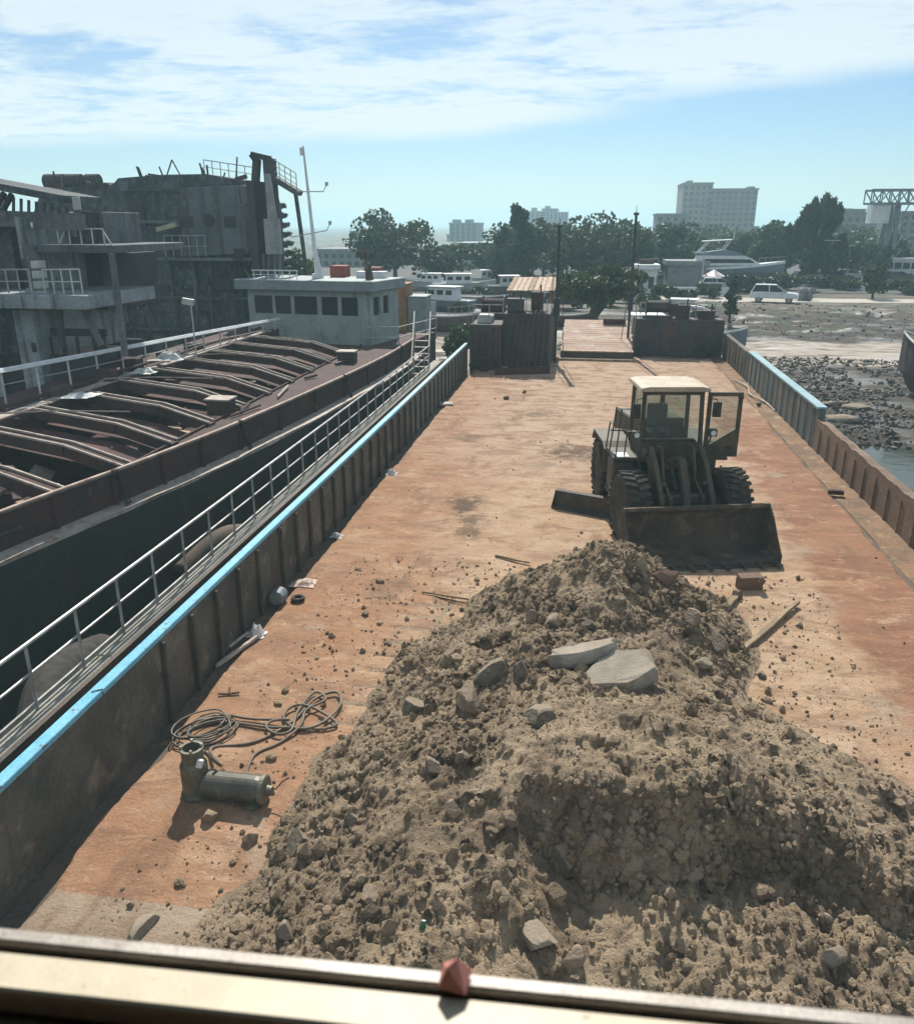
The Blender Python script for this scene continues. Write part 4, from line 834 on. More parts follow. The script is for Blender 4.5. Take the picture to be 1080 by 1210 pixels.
for k_ in range(9):
    b = FB(); x = -1.32 + k_ * 0.33; b.prism([(x - .05, -1.62), (x + .05, -1.62), (x + .028, -1.86), (x - .028, -1.86)], 0.029, 0.07, 'Z'); lp(b, 'tooth', m_grime, bk)
b = FB(); b.b(-BW, BW, -0.955, -0.90, 0.91, 0.98); lp(b, 'spill_guard', m_bucket, bk)
# front frame, lift arms, linkage
b = FB()
for s in (-1, 1): b.prism([(-.42, .55), (.95, .55), (.95, 1.05), (.62, 1.78), (.30, 1.82), (.05, 1.20), (-.42, .95)], s * .30, s * .36, 'X')
b.b(-.30, .30, -.40, .90, .56, .66); b.b(-.30, .30, .30, .60, 1.35, 1.5); lp(b, 'front_frame', m_yel, bevel=.01)
for s in (-1, 1):
    b = FB(); b.prism([(.55, 1.72), (.42, 1.80), (.05, 1.55), (-.42, .98), (-.62, .58), (-.67, .36), (-.56, .28), (-.44, .52), (-.10, .92), (.25, 1.28), (.55, 1.52)], s * .47, s * .57, 'X'); arm = lp(b, 'lift_arm', m_yel, bevel=.012)
    b = FB(); b.cyl((s * .42, -.60, .36), (s * .64, -.60, .36), .07, seg=12); b.cyl((s * .34, .48, 1.66), (s * .64, .48, 1.66), .085, seg=12); lp(b, 'pivot_pin', m_grime, arm)
    b = FB(); b.cyl((s * .42, .62, .78), (s * .42, .10, 1.05), .075, seg=12); b.cyl((s * .42, .10, 1.05), (s * .42, -.22, 1.20), .04, seg=10); lp(b, 'lift_cylinder', m_grime)
b = FB(); b.b(-.47, .47, -.30, -.16, .80, .98); lp(b, 'cross_tube', m_yel, bevel=.02)
b = FB(); b.prism([(-.02, 1.62), (.10, 1.66), (-.22, 1.0), (-.42, .62), (-.55, .62), (-.36, 1.08)], -.07, .07, 'X'); lp(b, 'bell_crank', m_yel, bevel=.01)
b = FB(); b.cyl((0, .55, 1.45), (0, .02, 1.60), .08, seg=12); b.cyl((0, .10, 1.57), (0, -.02, 1.62), .045, seg=10); b.bar((0, -.46, .64), (0, -.66, .72), .12, .10); lp(b, 'tilt_cylinder', m_grime)
b = FB()
for k_ in range(6):
    s = -1 if k_ % 2 else 1; b.tube(spline([(s * (.12 + .03 * k_), .85, 1.15), (s * (.2 + .02 * k_), .55, 1.4 + .03 * k_), (s * .16, .2, 1.45), (s * (.1 + .02 * k_), -.05, 1.2), (s * .12, -.18, 1.0)], 6), .018, 6)
lp(b, 'hydraulic_hose', m_black)
for s in (-1, 1):
    b = FB(); b.cyl((s * .62, .62, 1.2), (s * .80, .60, 1.95), .022, seg=6); b.box((s * .80, .56, 2.02), (.17, .12, .15)); lm_ = lp(b, 'headlight', m_grime, bevel=.01)
    b = FB(); b.cyl((s * .80, .498, 2.02), (s * .80, .492, 2.02), .055, seg=12); lp(b, 'lens', m_white, lm_)
# rear frame, engine hood, fenders
b = MB(); b.b(-.42, .42, .75, 4.0, .55, .95); lp(b, 'rear_frame', m_grime, bevel=.02)
b = MB(); b.prism([(2.15, .95), (4.05, .95), (4.10, 1.65), (3.95, 1.82), (2.15, 1.98)], -.58, .58, 'X'); hood = lp(b, 'engine_hood', m_yel, bevel=.03)
b = MB(); b.cyl((.25, 2.9, 1.85), (.25, 2.9, 2.45), .055, seg=12); b.cyl((.25, 2.9, 2.45), (.25, 3.02, 2.58), .05, seg=12); lp(b, 'exhaust_pipe', m_rust, hood)
b = MB(); b.b(-.9, .9, 4.1, 4.35, .6, 1.15); lp(b, 'counterweight', m_yel, bevel=.04)
for s in (-1, 1):
    b = MB(); b.prism([(1.75, .85), (1.75, 1.38), (2.0, 1.50), (3.15, 1.50), (3.35, 1.30), (3.35, 1.22), (3.12, 1.44), (2.02, 1.44), (1.81, 1.34), (1.81, .85)], s * .62, s * 1.24, 'X'); lp(b, 'rear_fender', m_yel)
    b = MB(); b.b(s * .64, s * 1.18, .95, 1.70, .52, .58); b.b(s * 1.1, s * 1.14, 1.0, 1.06, .58, 1.2); b.b(s * .70, s * 1.12, 1.05, 1.6, .88, .93); lp(b, 'step', m_grime)
    b = MB(); b.b(s * .70, s * 1.20, .90, 1.74, 1.36, 1.42); lp(b, 'platform', m_yel, bevel=.01)
b = MB(); b.b(-1.18, -.72, 1.02, 1.60, .60, 1.30); lp(b, 'fuel_tank', m_grime, bevel=.04)
b = MB(); b.b(-1.12, -.86, .90, 1.25, 1.421, 1.44); lp(b, 'tread_plate', m_white)
b = MB()
for q in ([(-1.14, .95, 1.42), (-1.06, 1.0, 2.42), (-.76, 1.0, 2.44)], [(-1.20, 1.35, 1.42), (-1.10, 1.35, 2.40), (-1.06, 1.0, 2.42)], [(-1.20, 1.35, 1.9), (-.80, 1.2, 1.92)], [(-1.2, 1.74, 1.42), (-1.14, 1.74, 2.0), (-1.12, 1.35, 2.0)], [(-.95, 1.0, 1.42), (-.92, 1.0, 1.95), (-.80, 1.0, 1.95)]): b.tube(q, .017, 6)
lp(b, 'handrail', m_grime)
# cab
cb = MB(); CW, CA, CB_, CZ0, CZ1 = .66, .98, 2.12, 1.30, 2.80
cb.b(-CW, CW, CA, CB_, CZ0, CZ0 + .08); cb.b(-CW, CW, CA, CA + .07, CZ0 + .081, CZ0 + .42)
for s in (-1, 1):
    cb.bar((s * (CW - .04), CA + .04, CZ0 + .4), (s * (CW - .07), CA + .10, CZ1), .08); cb.bar((s * (CW - .04), CB_ - .04, CZ0), (s * (CW - .07), CB_ - .04, CZ1), .08)
cb.b(-CW + .03, -CW + .07, CA + .07, CB_ - .08, CZ0 + .081, CZ0 + .45); cb.b(-CW + .08, CW - .08, CB_ - .06, CB_ - .02, CZ0 + .081, CZ0 + .50)
cb.b(-CW + .03, CW - .03, CA + .04, CA + .12, CZ1 - .09, CZ1 - .002); cab = lp(cb, 'cab', m_yel, bevel=.012)
b = MB(); b.prism([(-CW - .06, CZ1), (CW + .06, CZ1), (CW + .04, CZ1 + .07), (CW - .12, CZ1 + .10), (-CW + .12, CZ1 + .10), (-CW - .04, CZ1 + .07)], CA - .08, CB_ + .08, 'Y'); lp(b, 'roof', m_roofw, cab, bevel=.012)
b = MB(); b.b(-CW + .08, CW - .08, CA + .075, CA + .081, CZ0 + .43, CZ1 - .10); lp(b, 'windscreen', m_cabglass, cab)
b = MB(); b.b(-CW + .08, CW - .08, CB_ - .045, CB_ - .039, CZ0 + .51, CZ1 - .01); lp(b, 'rear_window', m_cabglass, cab)
b = MB(); b.b(-CW + .045, -CW + .051, CA + .10, CB_ - .09, CZ0 + .46, CZ1 - .02); lp(b, 'side_window', m_cabglass, cab)
b = MB(); b.box((-.12, 1.62, 1.80), (.46, .44, .14)); b.box((-.12, 1.83, 2.12), (.44, .10, .52), rx=-.1); lp(b, 'seat', m_seat, cab, bevel=.04)
b = MB(); b.cyl((-.12, 1.12, 1.4), (-.12, 1.25, 1.88), .03, seg=8)
b.tube([(-.12 + .18 * math.cos(a), 1.26 + .06 * math.sin(a) , 1.90 + .17 * math.sin(a)) for a in np.linspace(0, 2 * math.pi, 19)[:-1]], .014, 6, closed=True); lp(b, 'steering_wheel', m_black, cab)
b = MB(); b.b(-CW + .1, CW - .1, CA + .09, CA + .26, CZ0 + .081, CZ0 + .46); lp(b, 'dashboard', m_black, cab, bevel=.03)
# door swung open on the near side of the cab
dr = MB(); dx0, dx1 = CW + .03, CW + .74
dr.prism([(dx0, 1.42), (dx0 + .12, 1.40), (dx0 + .50, 1.38), (dx1, 1.42), (dx1, 2.76), (dx0, 2.76), (dx0, 2.70), (dx1 - .09, 2.70), (dx1 - .09, 1.98), (dx0 + .30, 1.70), (dx0 + .08, 1.70), (dx0 + .08, 2.70), (dx0, 2.70)][:13], CA - .02, CA + .03, 'Y')
dr.v, dr.f, dr.m = [], [], []
for q in ((dx0, dx0 + .08, 1.42, 2.78), (dx1 - .08, dx1, 1.42, 2.78)): dr.b(q[0], q[1], CA - .02, CA + .03, q[2], q[3])
dr.b(dx0 + .081, dx1 - .081, CA - .02, CA + .03, 2.70, 2.78); dr.prism([(dx0 + .081, 1.42), (dx1 - .081, 1.42), (dx1 - .081, 2.02), (dx0 + .081, 1.66)], CA - .019, CA + .029, 'Y')
door = lp(dr, 'door', m_yel)
b = MB(); b.prism([(dx0 + .082, 1.67), (dx1 - .082, 2.03), (dx1 - .082, 2.695), (dx0 + .082, 2.695)], CA + .002, CA + .008, 'Y'); lp(b, 'door_window', m_cabglass, door)
b = MB(); b.bar((dx1 - .12, CA - .03, 1.62), (dx1 - .26, CA - .03, 1.62), .03, .05); lp(b, 'handle', m_black, door)
for q in ((-CW - .12, CA - .06, 2.40), (CW + .20, CA - .10, 2.44)):
    b = MB(); b.tube([(q[0] * .8, CA + .02, 2.66), (q[0], CA - .06, 2.64), (q[0], q[1], 2.56)], .012, 6); b.box(q, (.17, .045, .30)); lp(b, 'mirror', m_black, bevel=.015)
# ------------------------------------------------------------------ planked ramp at the bow
ramp_ = thing('loading_ramp', (0.55, 41.5, 0.0), 'pale planked loading ramp lying in the bow opening', 'ramp')
def rz_(y): return 0.42 + (y - 39.2) * 0.17
b = MB(); b.prism([(39.2, 0.0), (44.4, 0.0), (44.4, rz_(44.4) - .062), (39.2, rz_(39.2) - .062)], -1.15, 2.22, 'X'); b.build('ramp_frame', M('rusty ramp frame', (0.12, 0.075, 0.055), (0.08, 0.055, 0.045), 1.5, 0.85, bmp=.3), ramp_)
nP = 15; m_plankp = M('pinkish tan planks', (0.42, 0.30, 0.235), (0.34, 0.235, 0.18), 1.2, .9, spots=((0.50, 0.42, 0.35), 1.0, .5, .68), bmp=.3)
for i in range(nP):
    y0 = 39.16 + i * 0.35; b = MB(); jx = random.uniform(-.05, .05)
    b.bar((-1.16 + jx, y0 + .165, rz_(y0 + .165) - .03 + random.uniform(-.006, .006)), (2.23 + jx, y0 + .165, rz_(y0 + .165) - .03 + random.uniform(-.006, .006)), 0.342, 0.055, up=(0, -.17, 1)); b.build('plank', m_plankp if i % 5 else m_wood_pale, ramp_, bevel=.008)
b = MB(); b.b(0.85, 2.0, 43.5, 43.9, rz_(43.7) + .01, rz_(43.7) + .26); tag(b.build('timber_baulk', m_rust, bevel=.02), 'dark timber baulk lying across the top of the loading ramp', 'timber')
b = MB(); b.b(-1.9, 2.3, 38.7, 39.1, -.04, .10); tag(b.build('timber_step', m_wood, bevel=.02), 'low timber step in front of the loading ramp', 'timber')

# ------------------------------------------------------------------ rusty hopper barge alongside
hop = thing('hopper_barge', (-12.5, 22, -2.6), 'rusty maroon hopper barge with cross beams moored alongside', 'barge')
EDGE = [(-11.6, 1.0), (-10.9, 6.0), (-10.15, 11.9), (-9.3, 16.0), (-8.65, 20.0), (-8.0, 26.0), (-7.55, 32.0), (-7.5, 37.5)]
ED = [(p.x, p.y) for p in spline([(x, y, 0) for x, y in EDGE], 5)]
b = MB(); b.loft([[(x, y, .22), (x, y, -3.2), (-17.6, y, -3.2), (-17.6, y, .22), (-17.3, y, .22), (-17.3, y, -2.9), (x - .5, y, -2.9), (x - .5, y, .22)] for x, y in ED]); b.build('hull', m_hull_green, hop)
r_ = random.Random(9); b = MB(); b.loft([[(x - .02 + r_.uniform(-.03, .03), y, .221), (x + r_.uniform(-.03, .02), y, .30 + r_.uniform(-.015, .02)), (x - .36, y, .33), (x - .36, y, .221)] for x, y in ED]); b.build('gunwale_ledge', m_rustlight, hop)
b = MB(); b.loft([[(x - .38, y, .25), (x - .36, y, 1.0), (x - .40, y, 1.0), (x - .42, y, .25)] for x, y in ED]); cw = b.build('coaming', m_rust, hop)
b = MB(); b.tube([(x - .36, y, 1.05) for x, y in ED], .055, 8); b.build('gunwale_pipe', M('rusty pipe', (0.30, 0.24, 0.20), (0.2, 0.14, 0.11), 4, 0.6, 0.2, spots=((0.12, 0.06, 0.04), 5, .55, .68)), hop, smooth=True)
for i in range(2, len(ED) - 1, 2):
    x, y = ED[i]; b = MB(); b.bar((x - .33, y, .30), (x - .33, y + .02, 1.0), .07, .10); b.build('stanchion', m_rust, cw)
    if i % 6 == 2:
        b = MB()
        for k_ in range(3): b.tube(spline([(x - .36, y + .05 * k_, 1.10), (x - .27, y + .06 * k_, 1.02), (x - .28, y + .06 * k_ + .1, .6), (x - .1, y + .09 * k_, .33), (x + .02, y + .1, .0)], 5), .018, 5)
        b.build('rope_loop', m_black, cw)
b = MB(); b.loft([[(x - .43, y, .40), (x - .43, y, .50), (-10.6, y, .55), (-10.6, y, .40)] for x, y in ED if y > 3]); b.build('side_deck', m_rust, hop)
b = MB(); b.b(-10.66, -10.601, 3, 38.4, -1.2, .62); b.build('hold_wall', m_rust, hop)
b = MB(); b.b(-15.36, -15.30, 3, 38.4, -1.2, 1.1); b.build('hold_wall', m_rust, hop)
b = MB(); xs = np.linspace(-15.3, -10.66, 30); ys = np.linspace(3, 38.4, 120); X, Y = np.meshgrid(xs, ys, indexing='ij'); Z = -0.8 + 0.9 * (fbm(X * .8, Y * .8, 151, 5, .6) - .3); b.grid(np.stack([X, Y, Z], -1)); b.build('hold_floor', m_rust, hop, smooth=True)
m_hatch = M('rust red hatch plate', (0.10, 0.043, 0.038), (0.05, 0.03, 0.03), 1.2, 0.85, spots=((0.11, 0.06, 0.05), 2.5, .58, .72), bmp=.4)
beams = []
for i in range(13):
    yn = 8.0 + i * 2.27; pts = [Vector((-10.55, yn, .66)), Vector((-12.05, yn + .05, 1.10)), Vector((-15.2, yn + 1.15, 1.16))]
    b = MB()
    for p_, q_ in zip(pts[:-1], pts[1:]): b.bar(p_ - Vector((0, 0, .17)), q_ - Vector((0, 0, .17)), .36, .26)
    bo = b.build('hatch_beam', m_rust, hop)
    b = MB()
    for s in (-.17, .17):
        for p_, q_ in zip(pts[:-1], pts[1:]): b.bar(p_ + Vector((0, s, 0)), q_ + Vector((0, s, 0)), .05, .05)
    b.build('flange', m_rustlight, bo)
    if i not in (2, 3, 6):
        b = MB(); y0, y1 = .22, 2.05; tw = random.uniform(-.05, .05)
        P = [[tuple(p_ + Vector((0, y0, -.52))) , tuple(p_ + Vector((0, (y0 + y1) / 2, -.46 + tw))), tuple(p_ + Vector((0, y1, -.52)))] for p_ in pts]; b.grid(P)
        o = b.build('hatch_plate', m_hatch, hop); md = o.modifiers.new('thick', 'SOLIDIFY'); md.thickness = .02
for k_, (x, y, z, w, d_, h_, a) in enumerate(((-13.2, 14.6, -.2, 2.2, 1.3, .08, .3), (-12.0, 15.9, -.1, 1.6, .5, .06, -.4), (-14.2, 16.4, 0.0, 1.2, 1.0, .06, .1), (-11.6, 22.4, .05, 1.3, .25, .1, .2), (-13.5, 16.9, .1, .2, 2.2, .12, .7))):
    b = MB(); b.box((x, y, z), (w, d_, h_), rz=a, rx=.12, ry=.1)
    tag(b.build('hatch_board', m_wood_pale if k_ < 4 else m_rust), ('broad pale board lying in the open hold', 'narrow pale board nearer the gunwale in the open hold', 'squarish pale board at the far side of the hold', 'small pale board on a beam of the hopper', 'dark timber fallen across the open hold')[k_], 'board')
for k_, (x, y) in enumerate(((-10.95, 23.2), (-9.9, 33.4), (-11.3, 12.6))):
    b = MB(); b.b(x - .35, x + .35, y - .3, y + .3, .52, .98); bx_ = b.build('deck_locker', m_rust, hop, bevel=.02); b = MB(); b.b(x - .40, x + .40, y - .34, y + .34, .981, 1.03); b.build('lid', m_rustlight, bx_)
# clutter inside the hopper: frames down the hold walls, loose plates, pipes and ropes on the deck
r_ = random.Random(21)
for i in range(26):
    y = 8.4 + i * 1.12
    b = MB(); b.b(-15.29, -15.16, y, y + .08, -1.0, 1.04); b.build('hold_rib', m_rust, hop)
    b = MB(); b.b(-10.74, -10.67, y, y + .08, -1.0, .6); b.build('hold_rib', m_rust, hop)
for i in range(34):
    x, y = r_.uniform(-15, -10.9), r_.uniform(9, 37); b = MB(); b.box((x, y, -.45 + r_.uniform(0, .5)), (r_.uniform(.5, 1.8), r_.uniform(.15, .9), .04), rz=r_.uniform(0, 3.1), rx=r_.uniform(-.5, .5), ry=r_.uniform(-.4, .4)); b.build('scrap_plate', (m_rust, m_hatch, m_rustlight, m_wood, m_hatch)[i % 5], hop)
for i in range(12):
    y = r_.uniform(10, 35); x = r_.uniform(-10.4, -9.6) if y > 18 else r_.uniform(-11.0, -10.7); b = MB(); q = r_.uniform(.6, 2.2); a_ = r_.uniform(-.5, .5)
    b.tube([(x, y, .62), (x + q * math.sin(a_), y + q * math.cos(a_), .64)], r_.uniform(.03, .07), 7); b.build('loose_pipe', (m_rust, m_rustlight, m_steel_dark)[i % 3], hop)
for i in range(9):
    y = 12 + i * 2.6; x = -15.55 - r_.uniform(0, .9); b = MB(); b.b(x - r_.uniform(.15, .4), x + r_.uniform(.15, .4), y - .3, y + r_.uniform(.1, .5), 1.051, 1.051 + r_.uniform(.1, .5)); b.build('deck_fitting', (m_rust, m_steel_dark, m_hatch)[i % 3], hop, bevel=.03)
for i in range(5):
    y = 13 + i * 5.2; b = MB(); b.tube([(-15.5, y, 1.12), (-15.2, y + .6, 1.35), (-13.9, y + 1.4, 1.3), (-12.2, y + 2.0, 1.2)], .022, 5); b.build('cable', m_rustlight, hop)
b = MB(); b.tube([(-15.95, y, 1.2 + .02 * math.sin(y)) for y in np.linspace(5, 39, 30)], .06, 8); b.build('deck_pipe', m_rust, hop)
# far side deck and its rail
b = MB(); b.b(-17.6, -15.37, 3, 40, .222, 1.05); b.build('far_deck', m_rust, hop)
b = MB(); b.loft([[(-15.37 + r_.uniform(-.05, .03), y, 1.051), (-15.37, y, 1.12), (-15.75 + r_.uniform(-.06, .04), y, 1.12), (-15.75, y, 1.051)] for y in np.linspace(3, 39, 60)]); b.build('deck_edge', m_rustlight, hop)
def frp(y): return Vector((-16.6 + (y - 12) * .045, y, 2.42 - (y - 12) * .030))
b = MB(); b.tube([frp(y) for y in np.linspace(8, 40, 12)], .05, 6); b.tube([frp(y) + Vector((.07, 0, -.05)) for y in np.linspace(8, 40, 12)], .035, 6); fr_ = b.build('far_rail', m_white, hop)
b = MB(); b.tube([frp(y) - Vector((0, 0, .42)) for y in np.linspace(8, 40, 12)], .016, 6); b.build('middle_rail', m_galv, fr_)
y = 9.0
while y < 40:
    q = frp(y); b = MB(); b.cyl((q.x, y, 1.05), q, .032, seg=6); b.build('rail_post', m_offwhite, fr_); y += 1.45
for k_, (px, py, Y_, w, h_, lab) in enumerate(((170, 440, 26, .8, .14, 'pale sack lying on the far side deck of the hopper'), (95, 468, 22, 1.0, .08, 'pale sheet on the hopper side deck below the grey block'), (200, 424, 28, 1.1, .2, 'grey tarpaulin bundle against the hopper rail'))):
    q = at(px, py, Y_); rag('tarpaulin', (q.x, q.y, max(q.z, 1.06)), w, m_offwhite, lab, 'tarpaulin', h_, 20 + k_)
b = MB(); q = at(233, 430, 30); b.cyl((q.x, q.y, 1.05), (q.x, q.y, 3.2), .03, seg=6); b.box((q.x - .1, q.y, 3.25), (.42, .3, .22), rz=.3, ry=.2); tag(b.build('floodlight', m_offwhite), 'small floodlight on a thin post by the hopper rail', 'floodlight')
b = MB(); b.tube(spline([(-8.6, 15.5, -1.4), (-8.0, 16.6, -.9), (-7.5, 17.5, -1.3), (-7.3, 18.6, -2.0)], 8), .32, 12); tag(b.build('fender_tube', M('brown rubber fender', (0.12, 0.085, 0.06), (0.08, 0.06, 0.05), 2, .8), smooth=True), 'brown rubber fender hanging between the two barges', 'fender')
b = MB(); b.tube(spline([(-7.2, 8.2, -1.6), (-8.2, 10.2, -1.0), (-8.6, 12.2, -1.5)], 8), .36, 12); tag(b.build('fender_tube', m_black, smooth=True), 'black rubber fender low in the gap near the camera', 'fender')
# accommodation ladder beyond the hopper
b = MB(); q0, q1 = Vector((-6.75, 33.2, -.3)), Vector((-7.2, 36.2, 1.5))
for s in (-.35, .35): b.bar(q0 + Vector((s, 0, 0)), q1 + Vector((s, 0, 0)), .06, .12)
lad = thing('gangway_ladder', (-7, 34.5, -2), 'steep steel ladder between the blue bar and the hopper', 'ladder'); b.build('stringer', m_steel_dark, lad)
for k_ in range(8):
    q = q0.lerp(q1, (k_ + .5) / 8); b = MB(); b.b(q.x - .32, q.x + .32, q.y - .1, q.y + .1, q.z + .02, q.z + .05); b.build('tread', m_rustlight, lad)
for s in (-.36, .36):
    b = MB(); b.tube([q0 + Vector((s, 0, .9)), q1 + Vector((s, 0, .9))], .02, 6); b.cyl(q0 + Vector((s, 0, 0)), q0 + Vector((s, 0, .9)), .02, seg=6); b.cyl(q1 + Vector((s, 0, 0)), q1 + Vector((s, 0, .9)), .02, seg=6); b.build('handrail', m_galv, lad)

# ------------------------------------------------------------------ boat with pale green wheelhouse
m_pgreen = M('pale green paint', (0.33, 0.375, 0.355), (0.26, 0.30, 0.285), 1.2, 0.7, streak=((0.17, 0.17, 0.14), 3.0, .55, .72), spots=((0.17, 0.10, 0.07), 3.0, .64, .74))
m_gfascia = M('grey green fascia', (0.24, 0.285, 0.29), (0.19, 0.225, 0.23), 1.2, .6, streak=((0.17, 0.15, 0.13), 3, .58, .74))
gb = thing('wheelhouse_boat', (-13, 43, -2.6), 'pale green wheelhouse with dark ribbon windows beyond the rusty hopper', 'boat')
A_, B_, C2, D_ = Vector((-17.3, 41.1, 0)), Vector((-10.7, 40.2, 0)), Vector((-9.95, 43.2, 0)), Vector((-16.6, 44.2, 0))
def wallq(b, p, q, z0, z1, th=.12):
    b.bar(Vector((p.x, p.y, (z0 + z1) / 2)), Vector((q.x, q.y, (z0 + z1) / 2)), th, z1 - z0)
b = MB(); b.loft([[(p.x, p.y, z) for p in (A_ + Vector((-1, -1.2, 0)), B_ + Vector((1.2, -1.3, 0)), C2 + Vector((1.5, 3, 0)), D_ + Vector((-1, 3, 0)))] for z in (-3.2, .28)]); b.build('hull', m_rust, gb)
b = MB()
for p, q in ((A_, B_), (B_, C2), (C2, D_), (D_, A_)):
    wallq(b, p, q, .285, 1.72); wallq(b, p, q, 2.62, 2.92)
b.build('wall', m_pgreen, gb)
fx = [(295, 303), (325, 328), (347, 351), (378, 383), (402, 406), (425, 437)]
for a, c in fx:
    u0 = (a - 296) / 141.; u1 = (c - 296) / 141.; b = MB(); wallq(b, A_.lerp(B_, max(0, u0)), A_.lerp(B_, min(1, u1)), 1.721, 2.619); b.build('mullion', m_pgreen, gb)
for (a, c) in zip([f_[1] for f_ in fx[:-1]], [f_[0] for f_ in fx[1:]]):
    p, q = A_.lerp(B_, (a - 296) / 141.), A_.lerp(B_, (c - 296) / 141.); b = MB(); wallq(b, p + Vector((0, .06, 0)), q + Vector((0, .06, 0)), 1.722, 2.618, .02); b.build('window', m_pane, gb)
for u0, u1, w in ((0, .12, 0), (.12, .34, 1), (.34, .46, 0), (.46, .66, 1), (.66, 1, 0)):
    b = MB()
    if w: wallq(b, B_.lerp(C2, u0) - Vector((.06, 0, 0)), B_.lerp(C2, u1) - Vector((.06, 0, 0)), 1.722, 2.618, .02); b.build('window', m_pane, gb)
    else: wallq(b, B_.lerp(C2, u0), B_.lerp(C2, u1), 1.721, 2.619); b.build('mullion', m_pgreen, gb)
for p, q in ((C2, D_), (D_, A_)):
    b = MB(); wallq(b, p, q, 1.721, 2.619); b.build('wall', m_pgreen, gb)
b = MB(); ov = [A_ + Vector((-.55, -.5, 0)), B_ + Vector((.35, -.5, 0)), C2 + Vector((.4, .3, 0)), D_ + Vector((-.4, .3, 0))]
b.loft([[(p.x, p.y, z) for p in ov] for z in (2.925, 3.42)]); rf = b.build('roof', m_gfascia, gb, bevel=.03)
b = MB()
for x in np.linspace(-16.9, -14.6, 7): b.cyl((x, 41.0, 3.42), (x, 41.0, 3.85), .025, seg=5)
b.tube([(-17, 41, 3.85), (-14.5, 40.9, 3.85)], .03, 5); b.tube([(-17, 41, 3.64), (-14.5, 40.9, 3.64)], .02, 5); b.build('roof_rail', m_white, rf)
mt = MB(); m0 = at(376, 336, 42.0); m0.z = 3.42; m1 = at(358, 172, 42.0); mt.tube([m0, m0.lerp(m1, .25), m1], [.13, .10, .045], 10); mt.b(m0.x - .25, m0.x + .25, m0.y - .2, m0.y + .2, 3.425, 3.65); mt.box(m1 - Vector((.08, 0, .25)), (.16, .16, .35)); mt.bar(m0 + Vector((.22, 0, 0)), m0.lerp(m1, .22), .08, .2)
mast = mt.build('mast', m_white, gb)
for py0, py1, x0, x1 in ((226, 222, 350, 386), (280, 268, 344, 390)):
    a, c = at(x0, py0, 42.0), at(x1 - 4, py1 + 4, 42.0); b = MB(); b.tube([a, c, at(x1, py1 - 4, 42.0)], .025, 5); b.box(at(x1, py1 - 5, 42), (.12, .12, .18)); b.build('antenna_arm', m_galv, mast)
for k_, (x0, x1, y0, y1, m) in enumerate(((391, 410, 320, 341, M('red tank paint', (0.30, 0.075, 0.05), (0.22, 0.06, 0.045), 1.5, .7)), (431, 449, 322, 341, M('rust red box paint', (0.24, 0.08, 0.06), (0.18, 0.06, 0.05), 1.5, .7)))):
    a, c = at(x0, y0, 43.2), at(x1, y1, 43.2); b = MB(); b.b(a.x, c.x, 43.0, 44.0, 3.425, a.z + .28)
    tag(b.build('deck_box', m, bevel=.03), ('bright red box on the green wheelhouse roof beside the mast', 'rust red box on the wheelhouse roof right of the mast')[k_], 'box')
b = MB(); b.b(-11.9, -10.4, 42.4, 43.2, 3.43, 3.75); b.build('roof_hatch', m_white, rf)
b = MB(); q = at(437, 336, 41.2); b.lathe([(.22, 0), (.16, .3), (.10, .75), (.12, .8)], (q.x, q.y, 3.42), 'Z', 12); b.build('vent_cowl', m_steel_dark, rf)
b = MB(); b.cyl((-11.0, 41.0, 3.42), (-11.0, 41.0, 5.0), .035, seg=6); b.b(-11.4, -10.6, 40.97, 41.03, 4.5, 4.56)
for x in (-11.35, -11, -10.65): b.b(x - .09, x + .09, 40.9, 41.1, 4.56, 4.8)
b.build('signal_lamp', m_steel_dark, rf)
b = MB()
for x, y in ((-9.0, 39.2), (-8.6, 40.6), (-8.2, 42.0), (-7.9, 43.4)): b.cyl((x, y, .28), (x, y, 1.35), .03, seg=6)
for z in (.85, 1.35): b.tube([(-10.6, 38.9, z), (-9.0, 39.2, z), (-7.9, 43.4, z)], .025, 6)
b.build('deck_rail', m_galv, gb)
for x0, x1, y0, y1, Y_, dp, m, lab in ((458, 481, 336, 388, 47.5, 1.8, M('yellow brown rust plate', (0.30, 0.20, 0.075), (0.24, 0.11, 0.06), .9, .8), 'yellow brown tank behind the green wheelhouse'), (481.5, 503, 351, 388, 47.6, 1.8, m_gfascia, 'plain grey cabinet right of the yellow brown tank')):
    a, c = at(x0, y0, Y_), at(x1, y1, Y_); b = MB(); b.b(a.x, c.x, Y_, Y_ + dp, -2.9, a.z); b.b(a.x - .05, c.x + .05, Y_ - .05, Y_ + dp + .05, a.z + .001, a.z + .06); tag(b.build('storage_tank', m, bevel=.03), lab, 'tank')

# ------------------------------------------------------------------ big blackened ship behind
m_soot = M('sooty grey plating', (0.042, 0.056, 0.064), (0.075, 0.088, 0.096), .55, .85, streak=((0.03, 0.036, 0.04), 1.6, .45, .68), spots=((0.115, 0.12, 0.122), 3.2, .50, .64), bmp=.5, bscale=3)
m_soot2 = M('grimy pale plating', (0.15, 0.165, 0.175), (0.095, 0.105, 0.115), .6, .85, streak=((0.065, 0.062, 0.06), 1.6, .48, .68), spots=((0.21, 0.20, 0.19), 1.6, .6, .74), bmp=.4, bscale=4)
m_soot3 = M('black burnt plating', (0.038, 0.038, 0.042), (0.06, 0.055, 0.056), .7, .85, bmp=.3, bscale=5)
sh_ = thing('derelict_ship', (-25, 52, -2.6), 'huge sooty derelict ship superstructure with dark tower behind the hopper', 'ship')
def pprism(b, pts, Ya, Yb):
    """outline seen from the quay, given real depth from Ya to Yb"""
    b.prism([(at(px, py, Ya).x, at(px, py, Ya).z) for px, py in pts], Ya, Yb, 'Y'); return b
YS = 47.0
